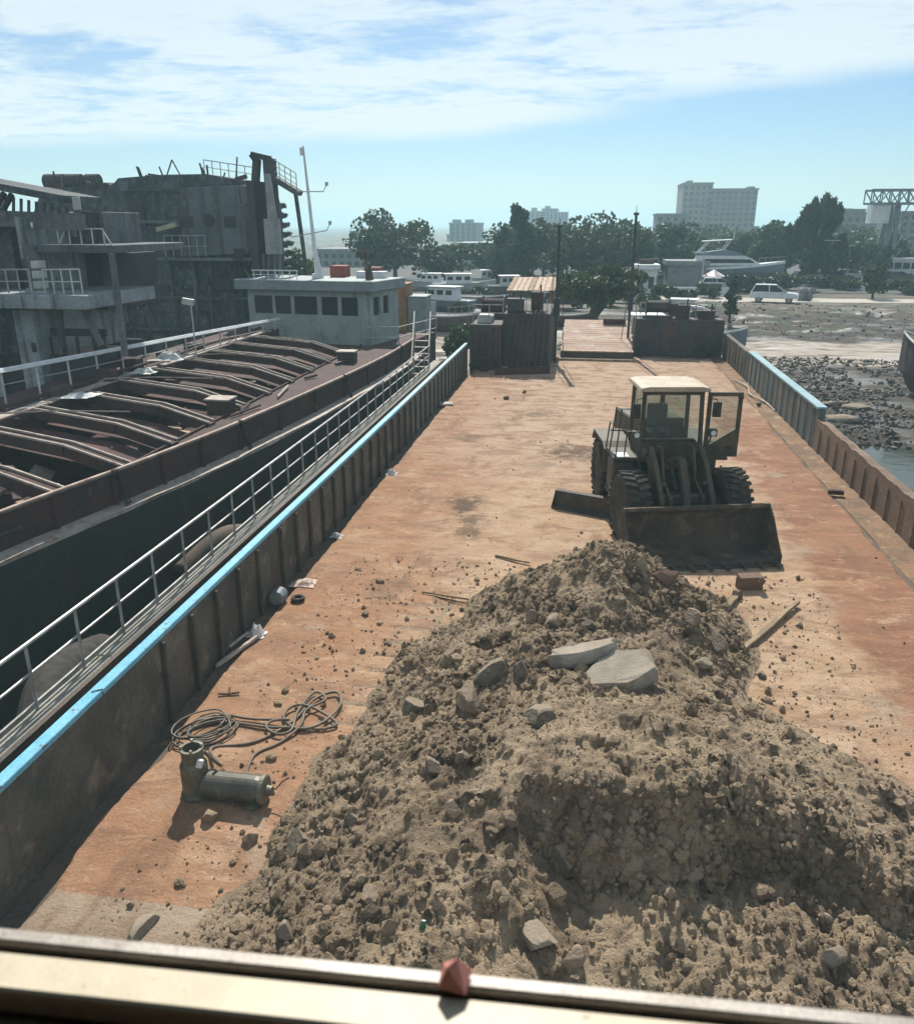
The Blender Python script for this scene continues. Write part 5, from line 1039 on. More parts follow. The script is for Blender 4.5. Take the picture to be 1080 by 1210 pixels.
b = pprism(MB(), [(104, 228), (134, 216), (139, 210), (190, 206), (242, 205), (288, 213), (294, 236), (297, 250), (300, 300), (302, 440), (40, 440), (36, 300), (60, 250)], YS, YS + 5); b.build('superstructure', m_soot, sh_, bevel=.05)
b = pprism(MB(), [(212, 222), (288, 218), (292, 300), (216, 303)], YS - .7, YS - .003); pn = b.build('wheelhouse_front', m_soot2, sh_, bevel=.05)
a = at(247, 260, YS - .7); b = MB(); b.lathe([(.36, -.05), (.36, .02), (.30, .02), (.30, -.03)], (a.x, YS - .72, a.z), 'Y', 16); b.build('porthole', m_black, pn)
for q in ((222, 262), (272, 262), (283, 300)):
    a = at(q[0], q[1], YS - .7); b = MB(); b.b(a.x - .35, a.x + .35, YS - .73, YS - .705, a.z - .3, a.z + .3); b.build('window', m_black, pn)
for py, x0, x1, pr_ in ((304, 186, 318, 1.0), (348, 40, 320, .35), (260, 105, 212, .4), (385, 60, 330, .3), (222, 138, 290, .3)):
    a, c = at(x0, py, YS - pr_), at(x1, py, YS - pr_); b = MB(); b.b(a.x, c.x, YS - pr_, YS - .002, a.z - .16, a.z); b.build('deck_ledge', m_soot2 if pr_ > .36 else m_soot, sh_)
r_ = random.Random(3)
for k_ in range(60):   # plates, pipes and vents that break the face up
    px, py = r_.uniform(60, 315), r_.uniform(312, 420) if k_ % 2 else r_.uniform(225, 400); a = at(px, py, YS - .01); w, h_ = r_.uniform(.4, 1.8), r_.uniform(.4, 1.6)
    b = MB(); b.b(a.x - w / 2, a.x + w / 2, YS - r_.uniform(.06, .3), YS - .001, a.z - h_ / 2, a.z + h_ / 2); b.build('plate', (m_soot, m_soot3, m_soot2, m_soot, m_soot3)[k_ % 5], sh_, bevel=.03)
for k_ in range(18):
    px = r_.uniform(60, 296); a = at(px, 230, YS - .2); c = at(px, r_.uniform(320, 430), YS - .2); b = MB(); b.cyl((a.x, YS - .2, c.z), (a.x, YS - .2, a.z - r_.uniform(.5, 2)), r_.uniform(.05, .13), seg=8); b.build('pipe', m_soot3 if k_ % 3 else m_soot2, sh_)
def railing(parent, p, q, h_, n, mat, mid=1, r=.028):
    p, q = Vector(p), Vector(q); b = MB(); b.tube([p + Vector((0, 0, h_)), q + Vector((0, 0, h_))], r, 6)
    for k_ in range(mid): b.tube([p + Vector((0, 0, h_ * (k_ + 1) / (mid + 1))), q + Vector((0, 0, h_ * (k_ + 1) / (mid + 1)))], r * .7, 5)
    o = b.build('railing', mat, parent)
    for k_ in range(n + 1):
        c = p.lerp(q, k_ / n); b = MB(); b.cyl(c, c + Vector((0, 0, h_)), r * .9, seg=6); b.build('rail_post', mat, o)
a, c = at(196, 303, YS - .95), at(244, 303, YS - .95); railing(sh_, a, c, 1.15, 5, m_galv)
a, c = at(242, 205, YS + 1), at(300, 214, YS + 1); railing(sh_, a, c, .75, 6, m_galv)
a = at(200, 268, YS - .8); b = MB(); b.box((a.x, YS - 1.0, a.z), (1.15, .7, .25), ry=-.25, rz=.2); b.bar((a.x, YS - .7, a.z), (a.x, YS, a.z), .1); b.build('awning', M('yellowed board', (0.42, 0.40, 0.26), (0.34, 0.31, 0.2), 2, .8), sh_)
for k_, (px, w) in enumerate(((66, 1.3), (88, 1.0), (110, .8))):
    a = at(px, 214, YS + 1.5); b = MB(); b.cyl((a.x - w / 2, YS + 1.5, a.z), (a.x + w / 2, YS + 1.5, a.z), .42, seg=16); b.b(a.x - w / 2, a.x + w / 2, YS + 1.2, YS + 1.8, a.z - 1.6, a.z - .3); b.build('life_raft', m_soot3, sh_)
a = at(52, 218, YS + 1); b = pprism(MB(), [(50, 222), (125, 220), (132, 240), (60, 254), (40, 250)], YS + .3, YS + 6); b.build('superstructure', m_soot, sh_)
b = MB(); a = at(205, 206, YS + 1)
for s in (-.45, .45): b.bar((a.x + s, YS + 1, a.z - .1), (a.x, YS + 1, a.z + .8), .06)
b.build('aerial_stand', m_soot3, sh_)
# wreckage along the roof edges
r_ = random.Random(77)
for k_ in range(46):
    px = r_.uniform(60, 292); py = 212 if px > 135 else 222; a = at(px, py + r_.uniform(-4, 10), YS + .2); w, h_ = r_.uniform(.15, .9), r_.uniform(.15, .7); b = MB()
    if k_ % 3: b.box((a.x, YS + r_.uniform(-.1, 1.5), a.z), (w, r_.uniform(.3, 1.0), h_), rz=r_.uniform(-.5, .5), ry=r_.uniform(-.3, .3))
    else: b.tube([(a.x, YS + .3, a.z - .3), (a.x + r_.uniform(-.4, .4), YS + .3, a.z + r_.uniform(.3, 1.1))], r_.uniform(.025, .06), 6)
    b.build('wreckage', (m_soot, m_soot3, m_soot2, m_rust)[k_ % 4], sh_)
for k_ in range(40):
    px, py = r_.uniform(50, 300), r_.uniform(235, 410); a = at(px, py, YS - .3); b = MB(); q = r_.uniform(.4, 1.6); b.bar((a.x, YS - r_.uniform(.1, .5), a.z), (a.x + r_.uniform(-.5, .5) * q, YS - r_.uniform(.1, .6), a.z - q), r_.uniform(.05, .25), r_.uniform(.03, .1)); b.build('hanging_scrap', (m_soot2, m_soot3, m_rust, m_soot)[k_ % 4], sh_)
# tower with the open top
b = MB()
for p, q, dp in (((310, 184), (322, 350), 2.0), ((290, 213), (309.8, 350), 2.0)):
    a, c = at(p[0], p[1], YS - 3), at(q[0], q[1], YS - 3); b.b(a.x, c.x, YS - 3, YS - 3 + dp, -2.6, a.z)
a, c, e = at(297, 182, YS - 2.5), at(303, 190, YS - 2.5), at(301, 216, YS - 2.5); b.bar((a.x, YS - 2.4, a.z), (c.x, YS - 2.4, c.z), .5, .25); b.bar((c.x, YS - 2.4, c.z + .1), (e.x, YS - 2.4, e.z), .3, .5); g_ = at(318, 187, YS - 2.5); b.bar((a.x, YS - 2.4, a.z), (g_.x, YS - 2.4, g_.z), .5, .28)
b.build('crane_tower', m_soot3, sh_, bevel=.03)
a, c = at(312, 258, YS - 3.4), at(331, 300, YS - 3.4); b = MB(); b.b(a.x, c.x, YS - 3.5, YS - 3.01, c.z, a.z); b.prism([(a.x + .2, a.z), (c.x - .15, a.z), (c.x - .35, a.z + 2.2), (c.x - .55, a.z + 2.2)], YS - 3.4, YS - 3.02, 'Y'); b.build('cladding_panel', M('chalky panel', (0.30, 0.31, 0.31), (0.22, 0.225, 0.225), 1.2, .8, streak=((0.12, .115, .11), 3, .52, .7)), sh_)
for x in (311, 318, 325, 331):
    a, c = at(x, 300, YS - 3.2), at(x + r_.uniform(-3, 3), 338, YS - 3.2); b = MB(); b.bar(a, c, .12); b.build('strut', m_soot2, sh_)
b = MB(); a, c = at(321, 208, YS - 1.0), at(354, 228, YS - 1.0); b.bar(a, c, 1.0, .28); b.build('bridge_wing', m_soot2, sh_)
railing(sh_, a + Vector((0, -.4, .15)), c + Vector((0, -.4, .15)), .85, 5, m_galv, 2)
b = MB(); b.tube([at(349, 226, YS - 1), at(358, 290, YS - 1), at(365, 345, YS - 1)], .12, 8); b.build('wing_support', m_soot, sh_)
b = MB(); b.tube([at(x, y, YS - .4) for x, y in ((205, 225), (235, 235), (262, 238))], .05, 6); b.tube([at(x, y, YS - .4) for x, y in ((275, 250), (288, 242), (300, 240))], .07, 6); b.build('pipe', m_soot3, sh_)

# ------------------------------------------------------------------ grey accommodation block at the left edge
m_gw = M('weathered grey white wall', (0.30, 0.335, 0.35), (0.20, 0.225, 0.235), .8, .8, streak=((0.085, 0.085, 0.08), 2.2, .48, .7), spots=((0.12, 0.09, 0.075), 2.0, .62, .74), bmp=.25)
ab = thing('accommodation_ship', (-20, 28, -2.6), 'grey white ship accommodation with railed balconies at the left edge', 'ship')
YA = 25.5
def pbx(parent, name, x0, y0, x1, y1, Ya, dp, mat, bevel=.02):
    a, c = at(x0, y0, Ya), at(x1, y1, Ya); b = MB(); b.b(a.x, c.x, Ya, Ya + dp, c.z, a.z); return b.build(name, mat, parent, bevel=bevel)
pbx(ab, 'wall', -160, 262, 8, 485, YA + .6, 6, m_gw); pbx(ab, 'wall', 16, 256, 40, 346, YA, 5.5, m_gw); pbx(ab, 'wall', 14, 366, 58, 485, YA, 5.5, m_gw); pbx(ab, 'wall', 8.2, 256, 15.8, 485, YA + .9, 5, m_soot)
pbx(ab, 'wall', 40.2, 300, 66, 400, YA + 1.6, 5, m_soot2); pbx(ab, 'wall', 66.2, 300, 128, 366, YA + 3.2, 4, m_soot3)
pbx(ab, 'window', 24, 306, 34, 340, YA - .02, .018, m_soot3); pbx(ab, 'window', -4, 415, 7, 455, YA + .57, .028, m_soot3); pbx(ab, 'window', 36, 405, 44, 416, YA - .02, .018, m_soot3)
pbx(ab, 'balcony_slab', -60, 347, 102, 366, YA - 1.3, 4.4, m_gw)
pbx(ab, 'upper_deck', 42, 289, 134, 299, YA + .4, 5.0, m_soot2)
pbx(ab, 'bulkhead', 40, 250, 126, 288, YA + 2.5, 2.5, m_soot2); pbx(ab, 'bulkhead', 60, 250, 86, 280, YA + 2.2, .29, m_gw)
a, c = at(-30, 346, YA - 1.25), at(38, 346, YA - 1.25); railing(ab, a, c, .72, 5, m_galv)
a, c = at(54, 347, YA - 1.25), at(98, 347, YA - 1.25); railing(ab, a, c, .74, 4, m_offwhite)
a, c = at(70, 289, YA + .5), at(124, 289, YA + .5); railing(ab, a, c, .50, 4, m_offwhite, 0)
for p, q in (((70, 289), (76, 273)), ((132, 289), (122, 273))):
    b = MB(); b.tube([at(*p, YA + .5), at(*q, YA + .5)], .026, 6); b.build('rail_brace', m_offwhite, ab)
for k_, (p, q) in enumerate((((100, 366), (120, 408)), ((132, 299), (148, 420)), ((70, 366), (74, 410)))):
    b = MB(); b.bar(at(*p, YA), at(*q, YA), .16, .16); b.build('bracket', m_soot2, ab)
# lattice gallery with sloping roof at the top
b = MB(); pr0, pr1 = at(-40, 210, YA + 1), at(98, 236, YA + 1); b.bar(pr0, pr1, 2.2, .22); b.build('gallery_roof', m_soot, ab)
b = MB(); b.bar(at(-40, 256, YA + .4), at(98, 262, YA + .4), .3, .5); b.build('gallery_sill', m_soot2, ab)
for k_ in range(12):
    x = -20 + k_ * 9; b = MB(); b.bar(at(x, 258, YA + .6), at(x + (16 if k_ < 3 else 0), 222 + (x + 40) * .19, YA + .6), .14 if k_ < 3 else .07); b.build('lattice_post', m_soot3 if k_ < 4 else m_soot2, ab)
pbx(ab, 'board', 84, 232, 95, 248, YA + .2, .1, m_offwhite); pbx(ab, 'box_lamp', 35, 262, 38, 269, YA - .1, .1, m_white)
for i in range(5): pbx(ab, 'ladder_box', 35 + i * 1.6, 308 + i * 12, 46 + i * 1.6, 317 + i * 12, YA - .5, .4, m_offwhite)
# low wall with broken windows, light behind
pbx(ab, 'low_wall', 58.2, 419, 125, 470, YA + .2, .15, m_soot3)
for x0, x1 in ((58.2, 61), (71, 78), (88, 93), (108, 125)): pbx(ab, 'low_wall', x0, 398, x1, 418.8, YA + .2, .15, m_soot3)
pbx(ab, 'low_wall', 58.2, 388, 125, 397.8, YA + .2, .15, m_soot3)
b = MB(); b.b(at(58, 400, YA + 1.4).x, at(112, 400, YA + 1.4).x, YA + .9, YA + 3.0, 1.6, 1.75); b.build('inner_floor', m_wood_pale, ab)
b = MB(); b.b(-30, at(58, 400, YA).x, YA + .8, YA + 6, -3.2, 1.6); b.build('hull', m_soot3, ab)
# machinery crowding the bow housings
winch = thing('deck_winch', (-4.2, 38.5, 1.95), 'rusty mooring winch on top of the lower left bow housing', 'winch')
b = MB(); b.cyl((-4.75, 38.4, 2.5), (-3.8, 38.4, 2.5), .32, seg=16); b.build('drum', m_rust, winch)
for x in (-4.78, -3.78): b = MB(); b.lathe([(.48, -.04), (.48, .04)], (x, 38.4, 2.5), 'X', 18); b.build('flange', m_bow, winch)
b = MB(); b.b(-4.9, -3.7, 38.1, 38.75, 1.955, 2.15); b.build('base', m_bow, winch)
for k_, (x, y, z, w, d, h, m, lab) in enumerate(((-3.1, 36.6, 2.4, .7, .6, .55, m_bow, 'dark square tank on the taller left bow housing'), (-2.2, 37.2, 2.4, .5, .8, .8, m_rust, 'rusty upright box on the taller left bow housing'), (4.6, 41.7, 1.72, .6, .5, .6, m_bow2, 'dark box beside the winch on the right bow housing'), (5.7, 41.75, 1.72, .8, .5, .35, m_rust, 'low rusty box at the right end of the bow housing'))):
    b = MB(); b.b(x - w / 2, x + w / 2, y - d / 2, y + d / 2, z + .004, z + h); b.b(x - w / 2 - .03, x + w / 2 + .03, y - d / 2 - .03, y + d / 2 + .03, z + h + .002, z + h + .04); b.cyl((x + w * .3, y - d * .2, z + h), (x + w * .3, y - d * .2, z + h + .35), .04, seg=8)
    tag(b.build('machine_box', m, bevel=.015), lab, 'box')
pl = MB()
for k_ in range(7): y = -1.9 + k_ * .02; pl.tube(spline([(-3.4 + .25 * k_, 35.84 - .01 * k_, .05), (-3.3 + .25 * k_, 35.82, 1.2), (-3.1 + .22 * k_, 35.86, 2.42), (-2.9 + .2 * k_, 36.4, 2.46)], 4), .03, 5)
pl.build('pipe_run', m_steel_dark, barge)
pl = MB()
for k_ in range(5): pl.tube([(-4.85 + .28 * k_, 35.56, .0), (-4.85 + .28 * k_, 35.56, 1.5 + .1 * k_)], .035, 5)
pl.b(-4.95, -3.65, 35.5, 35.58, 1.2, 1.28); pl.build('pipe_run', m_rust, barge)
for k_, (x, y, r_1, lab) in enumerate(((-4.3, 35.2, .33, 'old tyre leaning on the lower left bow housing'), (5.6, 40.75, .33, 'old tyre leaning on the right bow housing'))):
    b = MB(); b.lathe([(r_1 - .12 + .10 * math.cos(a) + .04, .10 * math.sin(a)) for a in np.linspace(0, 2 * math.pi, 10)], (x, y, r_1 - .02), 'Y', 22, cap=False); tag(b.build('old_tyre', m_tyre, smooth=True), lab, 'tyre')
# ------------------------------------------------------------------ trees
def leaf_mat(name, c1, c2):
    m, t, p = new_mat(name)
    c1, c2 = tuple(x * .8 for x in c1), tuple(x * .8 for x in c2)
    col = mixc(t, ramp(t, nz(t, 0.55, 4, 0.6), 0.35, 0.65), c1, c2)
    col = mixc(t, ramp(t, nz(t, 3.0, 3, 0.6), 0.5, 0.7), col, tuple(x * 0.6 for x in c1))
    t.links.new(col, p.inputs['Base Color']); p.inputs['Roughness'].default_value = 0.6
    tl = t.nodes.new('ShaderNodeBsdfTranslucent'); t.links.new(col, tl.inputs[0])
    mx_ = t.nodes.new('ShaderNodeMixShader'); mx_.inputs[0].default_value = 0.3
    t.links.new(p.outputs[0], mx_.inputs[1]); t.links.new(tl.outputs[0], mx_.inputs[2])
    o = [n for n in t.nodes if n.type == 'OUTPUT_MATERIAL'][0]; t.links.new(mx_.outputs[0], o.inputs[0]); return m
m_leaf = [leaf_mat('dark broad leaves', (0.045, 0.072, 0.032), (0.075, 0.105, 0.045)), leaf_mat('blue green leaves', (0.05, 0.078, 0.045), (0.08, 0.11, 0.06)),
          leaf_mat('casuarina needles', (0.045, 0.065, 0.036), (0.07, 0.092, 0.05)), leaf_mat('fresh shrub leaves', (0.07, 0.115, 0.035), (0.11, 0.15, 0.06))]
m_bark = M('bark', (0.10, 0.08, 0.06), (0.07, 0.055, 0.045), 3, .95, bmp=.5)
def leaves(pos, nrm_up, size, r_, aspect=1.6):
    """many small leaf faces at pos"""
    n = len(pos); d = r_.normal(size=(n, 3)); d[:, 2] += nrm_up; d /= np.linalg.norm(d, axis=1, keepdims=True)
    e = np.cross(d, r_.normal(size=(n, 3))); e /= np.linalg.norm(e, axis=1, keepdims=True)
    s = (size * r_.uniform(.6, 1.3, n))[:, None]
    v = np.stack([pos - d * s * aspect * .5, pos + e * s * .5, pos + d * s * aspect * .5, pos - e * s * .5], 1)
    return v.reshape(-1, 3)
def tree(label, px, ytop, ybase, wpx, Y_, kind='broad', seed=1, n=3200, mat=0, name=None, group='trees along the far shore', gz=None, leaf=None, trunk=.035):
    base = at(px, ybase, Y_); top = at(px, ytop, Y_); z0 = base.z if gz is None else gz
    H_ = top.z - z0; w = wpx * (Y_ * 1.03) / FPX * .5 * (1.2 if kind in ('broad', 'tall') else 1.0); r_ = np.random.default_rng(seed); rr = random.Random(seed)
    t = thing(name or {'broad': 'broadleaf_tree', 'tall': 'poplar_tree', 'casu': 'casuarina_tree', 'pine': 'norfolk_pine', 'bush': 'shrub', 'flat': 'umbrella_tree'}[kind], (base.x, Y_, z0), label, 'shrub' if kind == 'bush' else 'tree', group)
    tb = MB(); tr_r = max(.06, H_ * trunk)
    tb.tube([(0, 0, -.3), (rr.uniform(-.1, .1), rr.uniform(-.1, .1), H_ * .3), (rr.uniform(-.2, .2), 0, H_ * (.75 if kind != 'flat' else .62))], [tr_r, tr_r * .75, tr_r * .3], 8)
    cl = []
    if kind in ('broad', 'flat', 'bush'):
        zc, rz0 = {'broad': (.56, .46), 'flat': (.72, .28), 'bush': (.52, .50)}[kind]; nc = 26 if kind != 'bush' else 12
        for k_ in range(nc):
            v = r_.normal(size=3); v /= np.linalg.norm(v); v *= r_.uniform(.35, .86); c = np.array([v[0] * w, v[1] * w, H_ * zc + v[2] * H_ * rz0]); cl.append((c, w * r_.uniform(.24, .42), H_ * rz0 * r_.uniform(.22, .40)))
            if k_ % 3 == 0 and kind != 'bush': tb.tube([(0, 0, H_ * rr.uniform(.28, .5)), tuple(c * .55 + np.array([0, 0, H_ * .2])), tuple(c)], [tr_r * .4, tr_r * .22, .03], 5)
    elif kind == 'tall':
        for k_ in range(30):
            u = (k_ + .5) / 30; a = r_.uniform(0, 6.28); rad = w * (.35 + .65 * math.sin(math.pi * min(1, u * 1.15 + .08))) * .62; c = np.array([rad * math.cos(a) * r_.uniform(.3, 1), rad * math.sin(a), H_ * (.14 + .82 * u)]); cl.append((c, w * r_.uniform(.28, .46) * (1.15 - .6 * u), H_ * r_.uniform(.045, .085)))
    elif kind == 'casu':
        for k_ in range(46):
            a = r_.uniform(0, 6.28); u = r_.uniform(.12, 1); rad = w * (1.05 - .75 * u) * r_.uniform(.3, 1); c = np.array([rad * math.cos(a), rad * math.sin(a), H_ * (.12 + .74 * u)]); cl.append((c, w * .17, H_ * .13))
            if k_ % 3 == 0: tb.tube([(0, 0, H_ * max(.1, .1 + .5 * u)), tuple(c), tuple(c + np.array([rad * .05, 0, H_ * .12]))], [tr_r * .3, .05, .015], 4)
    elif kind == 'pine':
        for k_ in range(11):
            z = H_ * (.16 + .80 * k_ / 11); rad = w * (1.05 - .9 * k_ / 11)
            for q in range(7):
                a = 6.28 * q / 7 + k_; tb.tube([(0, 0, z), (rad * math.cos(a), rad * math.sin(a), z + rad * .22)], [.07, .02], 4)
                for s in (.45, .75, 1.0): cl.append((np.array([rad * s * math.cos(a), rad * s * math.sin(a), z + rad * .24 * s]), w * .15, w * .07))
    tb.build('trunk', m_bark, t, world=False, smooth=True)
    per = max(8, n // len(cl)); P = []
    for c, a, h_ in cl:
        v = r_.normal(size=(per, 3)); v /= np.linalg.norm(v, axis=1, keepdims=True); v *= r_.uniform(.25, 1, (per, 1)) ** .5
        if kind == 'casu': v[:, 0] *= 1 - .7 * (v[:, 2] + 1) / 2; v[:, 1] *= 1 - .7 * (v[:, 2] + 1) / 2
        P.append(c + v * np.array([a, a, h_]))
    P = np.concatenate(P); ls = leaf or max(.13, Y_ * 3.1 / FPX)
    V = leaves(P, {'casu': 2.2, 'tall': .9}.get(kind, .2), ls * (.8 if kind == 'casu' else 1), r_, 3.2 if kind == 'casu' else 1.6)
    me = bpy.data.meshes.new('crown'); nv = len(V); me.from_pydata(V.tolist(), [], [(i, i + 1, i + 2, i + 3) for i in range(0, nv, 4)]); me.materials.append(m_leaf[mat]); me.update()
    o = bpy.data.objects.new('crown', me); COL.objects.link(o); o.parent = t; return t
GZ = -1.15
tree('tall dense dark tree standing alone left of the middle', 468, 245, 352, 92, 104, 'broad', 1, 5200, 0, gz=GZ)
tree('lower dark tree leaning right against the white wall', 525, 288, 348, 62, 108, 'broad', 2, 2600, 0, gz=GZ)
tree('slender feathery tree rising above the planked shed roof', 613, 241, 350, 44, 100, 'tall', 3, 4200, 1, gz=GZ)
tree('narrow tree just left of the slender feathery one', 592, 268, 350, 34, 104, 'tall', 4, 2400, 1, gz=GZ)
tree('loose pale crown between the slender tree and the left ramp post', 641, 262, 350, 52, 112, 'broad', 5, 3000, 1, gz=GZ)
tree('broad layered tree right of the left ramp post', 695, 252, 350, 84, 100, 'broad', 6, 5000, 1, gz=GZ)
tree('dark crown behind the right ramp post', 748, 263, 348, 74, 108, 'broad', 7, 4000, 0, gz=GZ)
tree('rounded tree left of the white tower block', 792, 260, 345, 58, 122, 'broad', 8, 3200, 1, gz=GZ)
tree('wispy casuarina with upright sprays right of the white yacht', 955, 226, 345, 96, 116, 'casu', 9, 9000, 2, gz=GZ)
tree('low dark tree between the yacht and the casuarina', 906, 258, 340, 46, 128, 'broad', 10, 2600, 0, gz=GZ)
tree('tree hidden partly behind the yacht', 866, 272, 335, 60, 135, 'broad', 11, 2600, 0, gz=GZ)
tree('leafy tree in front of the low long building at right', 1010, 284, 342, 60, 126, 'broad', 12, 3000, 1, gz=GZ)
tree('pale green tree under the gantry crane girder', 1046, 276, 342, 44, 134, 'broad', 13, 2400, 1, gz=GZ)
tree('small reddish topped tree by the dusty track', 1031, 306, 352, 30, 92, 'broad', 14, 1500, 0, gz=-1.1, leaf=.22)
tree('norfolk pine showing behind the bridge wing of the derelict ship', 336, 226, 350, 44, 66, 'pine', 15, 3400, 0, gz=-1.6, leaf=.26)
tree('leafy shrub at the foot of the norfolk pine', 350, 292, 350, 46, 68, 'broad', 16, 2200, 3, gz=-1.6, leaf=.25)
tree('dark flat crowned tree with thick trunk beyond the ramp', 700, 306, 392, 124, 60, 'flat', 17, 4200, 0, gz=-1.9, leaf=.22, trunk=.085)
tree('small dark tree behind the right bow housing by the white car', 862, 330, 378, 18, 72, 'tall', 18, 1500, 0, gz=-1.4, leaf=.16)
tree('green bush growing against the left bow housing', 538, 384, 412, 46, 47, 'bush', 19, 1500, 3, group='bushes by the bow', gz=-1.2, leaf=.14)
tree('sunlit bush below the moored dark boat', 560, 378, 404, 40, 50, 'bush', 20, 1200, 3, group='bushes by the bow', gz=-1.3, leaf=.14)
tree('dense bush left of the white car', 880, 318, 345, 50, 99, 'bush', 21, 1800, 0, group='bushes along the track', gz=GZ)
tree('wide bush right of the white car', 930, 322, 348, 56, 101, 'bush', 22, 1800, 1, group='bushes along the track', gz=GZ)
tree('low bush beyond the right bow housing', 770, 345, 372, 34, 62, 'bush', 23, 1200, 0, group='bushes by the bow', gz=-1.6, leaf=.16)
tree('rambling bush beside the boats behind the right bow housing', 830, 352, 378, 40, 56, 'bush', 24, 1400, 0, group='bushes by the bow', gz=-1.7, leaf=.15)
BELT = ['dark crown over the left end of the planked shed roof', 'dark crown behind the slender feathery tree', 'dark crown filling in right of the slender feathery tree', 'dark crown directly behind the left ramp post', 'lower crown just right of the left ramp post', 'dark crown midway between the two ramp posts', 'lower crown just left of the right ramp post', 'dark crown immediately right of the right ramp post', 'squat crown above the grey flat sided shed', 'dark crown behind the stern of the yacht', 'dark crown behind the flybridge of the yacht', 'dark crown behind the bow of the yacht', 'dark crown touching the left side of the casuarina', 'dark crown touching the right side of the casuarina', 'dark crown left of the crane leg']
SHRUBS = ['low shrub by the open dark boat left of the planked roof', 'low shrub behind the planked shed roof', 'low shrub right behind the left ramp post', 'shrub beside the dark skiff beyond the ramp', 'shrub behind the thick trunked tree', 'shrub left of the right ramp post near the silver car', 'shrub just behind the right ramp post', 'shrub rising behind the winch on the right bow housing', 'shrub in front of the small white hut', 'shrub behind the work boat near the grey shed', 'shrub under the striped parasol', 'shrub beneath the tall dense tree', 'shrub between the white launch and the wooden boat', 'small shrub at the stern of the dark wooden boat', 'low shrub in front of the dark grey car by the casuarina', 'low shrub left of the small reddish topped tree', 'low shrub at the foot of the crane leg', 'low shrub at the right edge by the dusty track']
for k_, (px, yt, w, Y_) in enumerate(((575, 284, 56, 122), (602, 262, 50, 126), (628, 262, 56, 128), (660, 262, 66, 124), (676, 268, 60, 132), (720, 262, 66, 126), (742, 270, 60, 134), (766, 262, 60, 128), (786, 272, 50, 118), (822, 284, 60, 140), (850, 280, 50, 142), (886, 282, 50, 136), (925, 272, 56, 132), (984, 276, 56, 134), (1028, 282, 56, 138))):
    tree(BELT[k_], px, yt, 345, w, Y_, 'broad', 60 + k_, 1900, (0, 1)[k_ % 2], gz=GZ, group='belt of trees behind the yard')
for k_, (px, py, w, Y_) in enumerate(((572, 352, 34, 84), (600, 340, 40, 98), (640, 346, 36, 92), (672, 356, 30, 76), (690, 348, 34, 90), (724, 356, 36, 80), (745, 352, 34, 88), (768, 362, 34, 70), (780, 350, 40, 86), (808, 356, 34, 78), (838, 350, 36, 90), (520, 352, 36, 86), (555, 356, 30, 80), (545, 372, 26, 66), (968, 338, 40, 108), (1000, 342, 36, 104), (1060, 344, 40, 106), (1075, 350, 30, 98))):
    tree(SHRUBS[k_], px, py - 15, py, w, Y_, 'bush', 90 + k_, 800, k_ % 2, group='low shrubs in the boatyard', gz=None if Y_ < 84 else GZ)
for k_, (px, yt, w, Y_, lab) in enumerate(((398, 300, 60, 170, 'distant treetops left of the tall dense tree'), (565, 285, 60, 190, 'distant treetops above the white wall'), (720, 262, 90, 180, 'distant hazy crown behind the ramp posts'), (1000, 268, 80, 190, 'distant hazy crown beneath the crane girder'), (830, 268, 110, 185, 'distant crowns under the white tower block'))):
    tree(lab, px, yt, 338, w, Y_, 'broad', 40 + k_, 1800, 0, gz=GZ, group='distant treetops')

# ------------------------------------------------------------------ buildings
m_win = tinted_glass('far window', (0.05, 0.06, 0.07))
def building(name, label, blocks, Y_, dp, mat, win=None, roofbits=(), cat='building'):
    """blocks: outlines in the picture, each given real width, height and depth at distance Y_"""
    a = at(blocks[0][0], blocks[0][1], Y_); c = at(blocks[0][2], blocks[0][3], Y_)
    t = thing(name, ((a.x + c.x) / 2, Y_, GZ), label, cat)
    for k_, (x0, y0, x1, y1) in enumerate(blocks):
        a, c = at(x0, y0, Y_), at(x1, y1, Y_); b = MB(); y_ = Y_ + .05 * k_
        b.b(a.x, c.x, y_, Y_ + dp, GZ - .2, a.z); w = b.build('wall', mat, t)
        b = MB(); b.b(a.x - .3, c.x + .3, y_ - .3, Y_ + dp + .3, a.z + .005, a.z + .5); b.build('parapet', mat, t)
        if win and k_ < win[2]:
            nx_, nz_ = win[0] if isinstance(win[0], int) else win[0][k_], win[1]; W_, Hh = c.x - a.x, a.z - max(c.z, GZ); ww, wh_ = W_ / nx_ * .52, Hh / nz_ * .5
            wm = MB(); wm.b(-ww / 2, ww / 2, -.06, .05, -wh_ / 2, wh_ / 2); me = wm.mesh('window', m_win)
            o0 = WL(t)
            for i in range(nx_):
                for j in range(nz_):
                    inst('window', me, w, Vector((a.x + W_ * (i + .5) / nx_, y_ - .04, a.z - Hh * (j + .55) / nz_)) - o0)
    for (x0, y0, x1, y1, m) in roofbits:
        a, c = at(x0, y0, Y_ + dp * .4), at(x1, y1, Y_ + dp * .4); b = MB(); b.b(a.x, c.x, Y_ + dp * .35, Y_ + dp * .65, c.z - 1, a.z); b.build('roof_house', m, t)
    return t
m_b1 = M('pinkish white render', (0.27, 0.24, 0.235), (0.205, 0.185, 0.182), .08, .85, streak=((0.3, .27, .26), .3, .55, .75))
m_b2 = M('grey render', (0.25, 0.26, 0.27), (0.20, 0.208, 0.215), .08, .85)
m_b3 = M('grey blue render', (0.30, 0.32, 0.35), (0.25, 0.27, 0.30), .08, .85)
m_b4 = M('dark lower storeys', (0.20, 0.19, 0.19), (0.15, 0.145, 0.15), .1, .85)
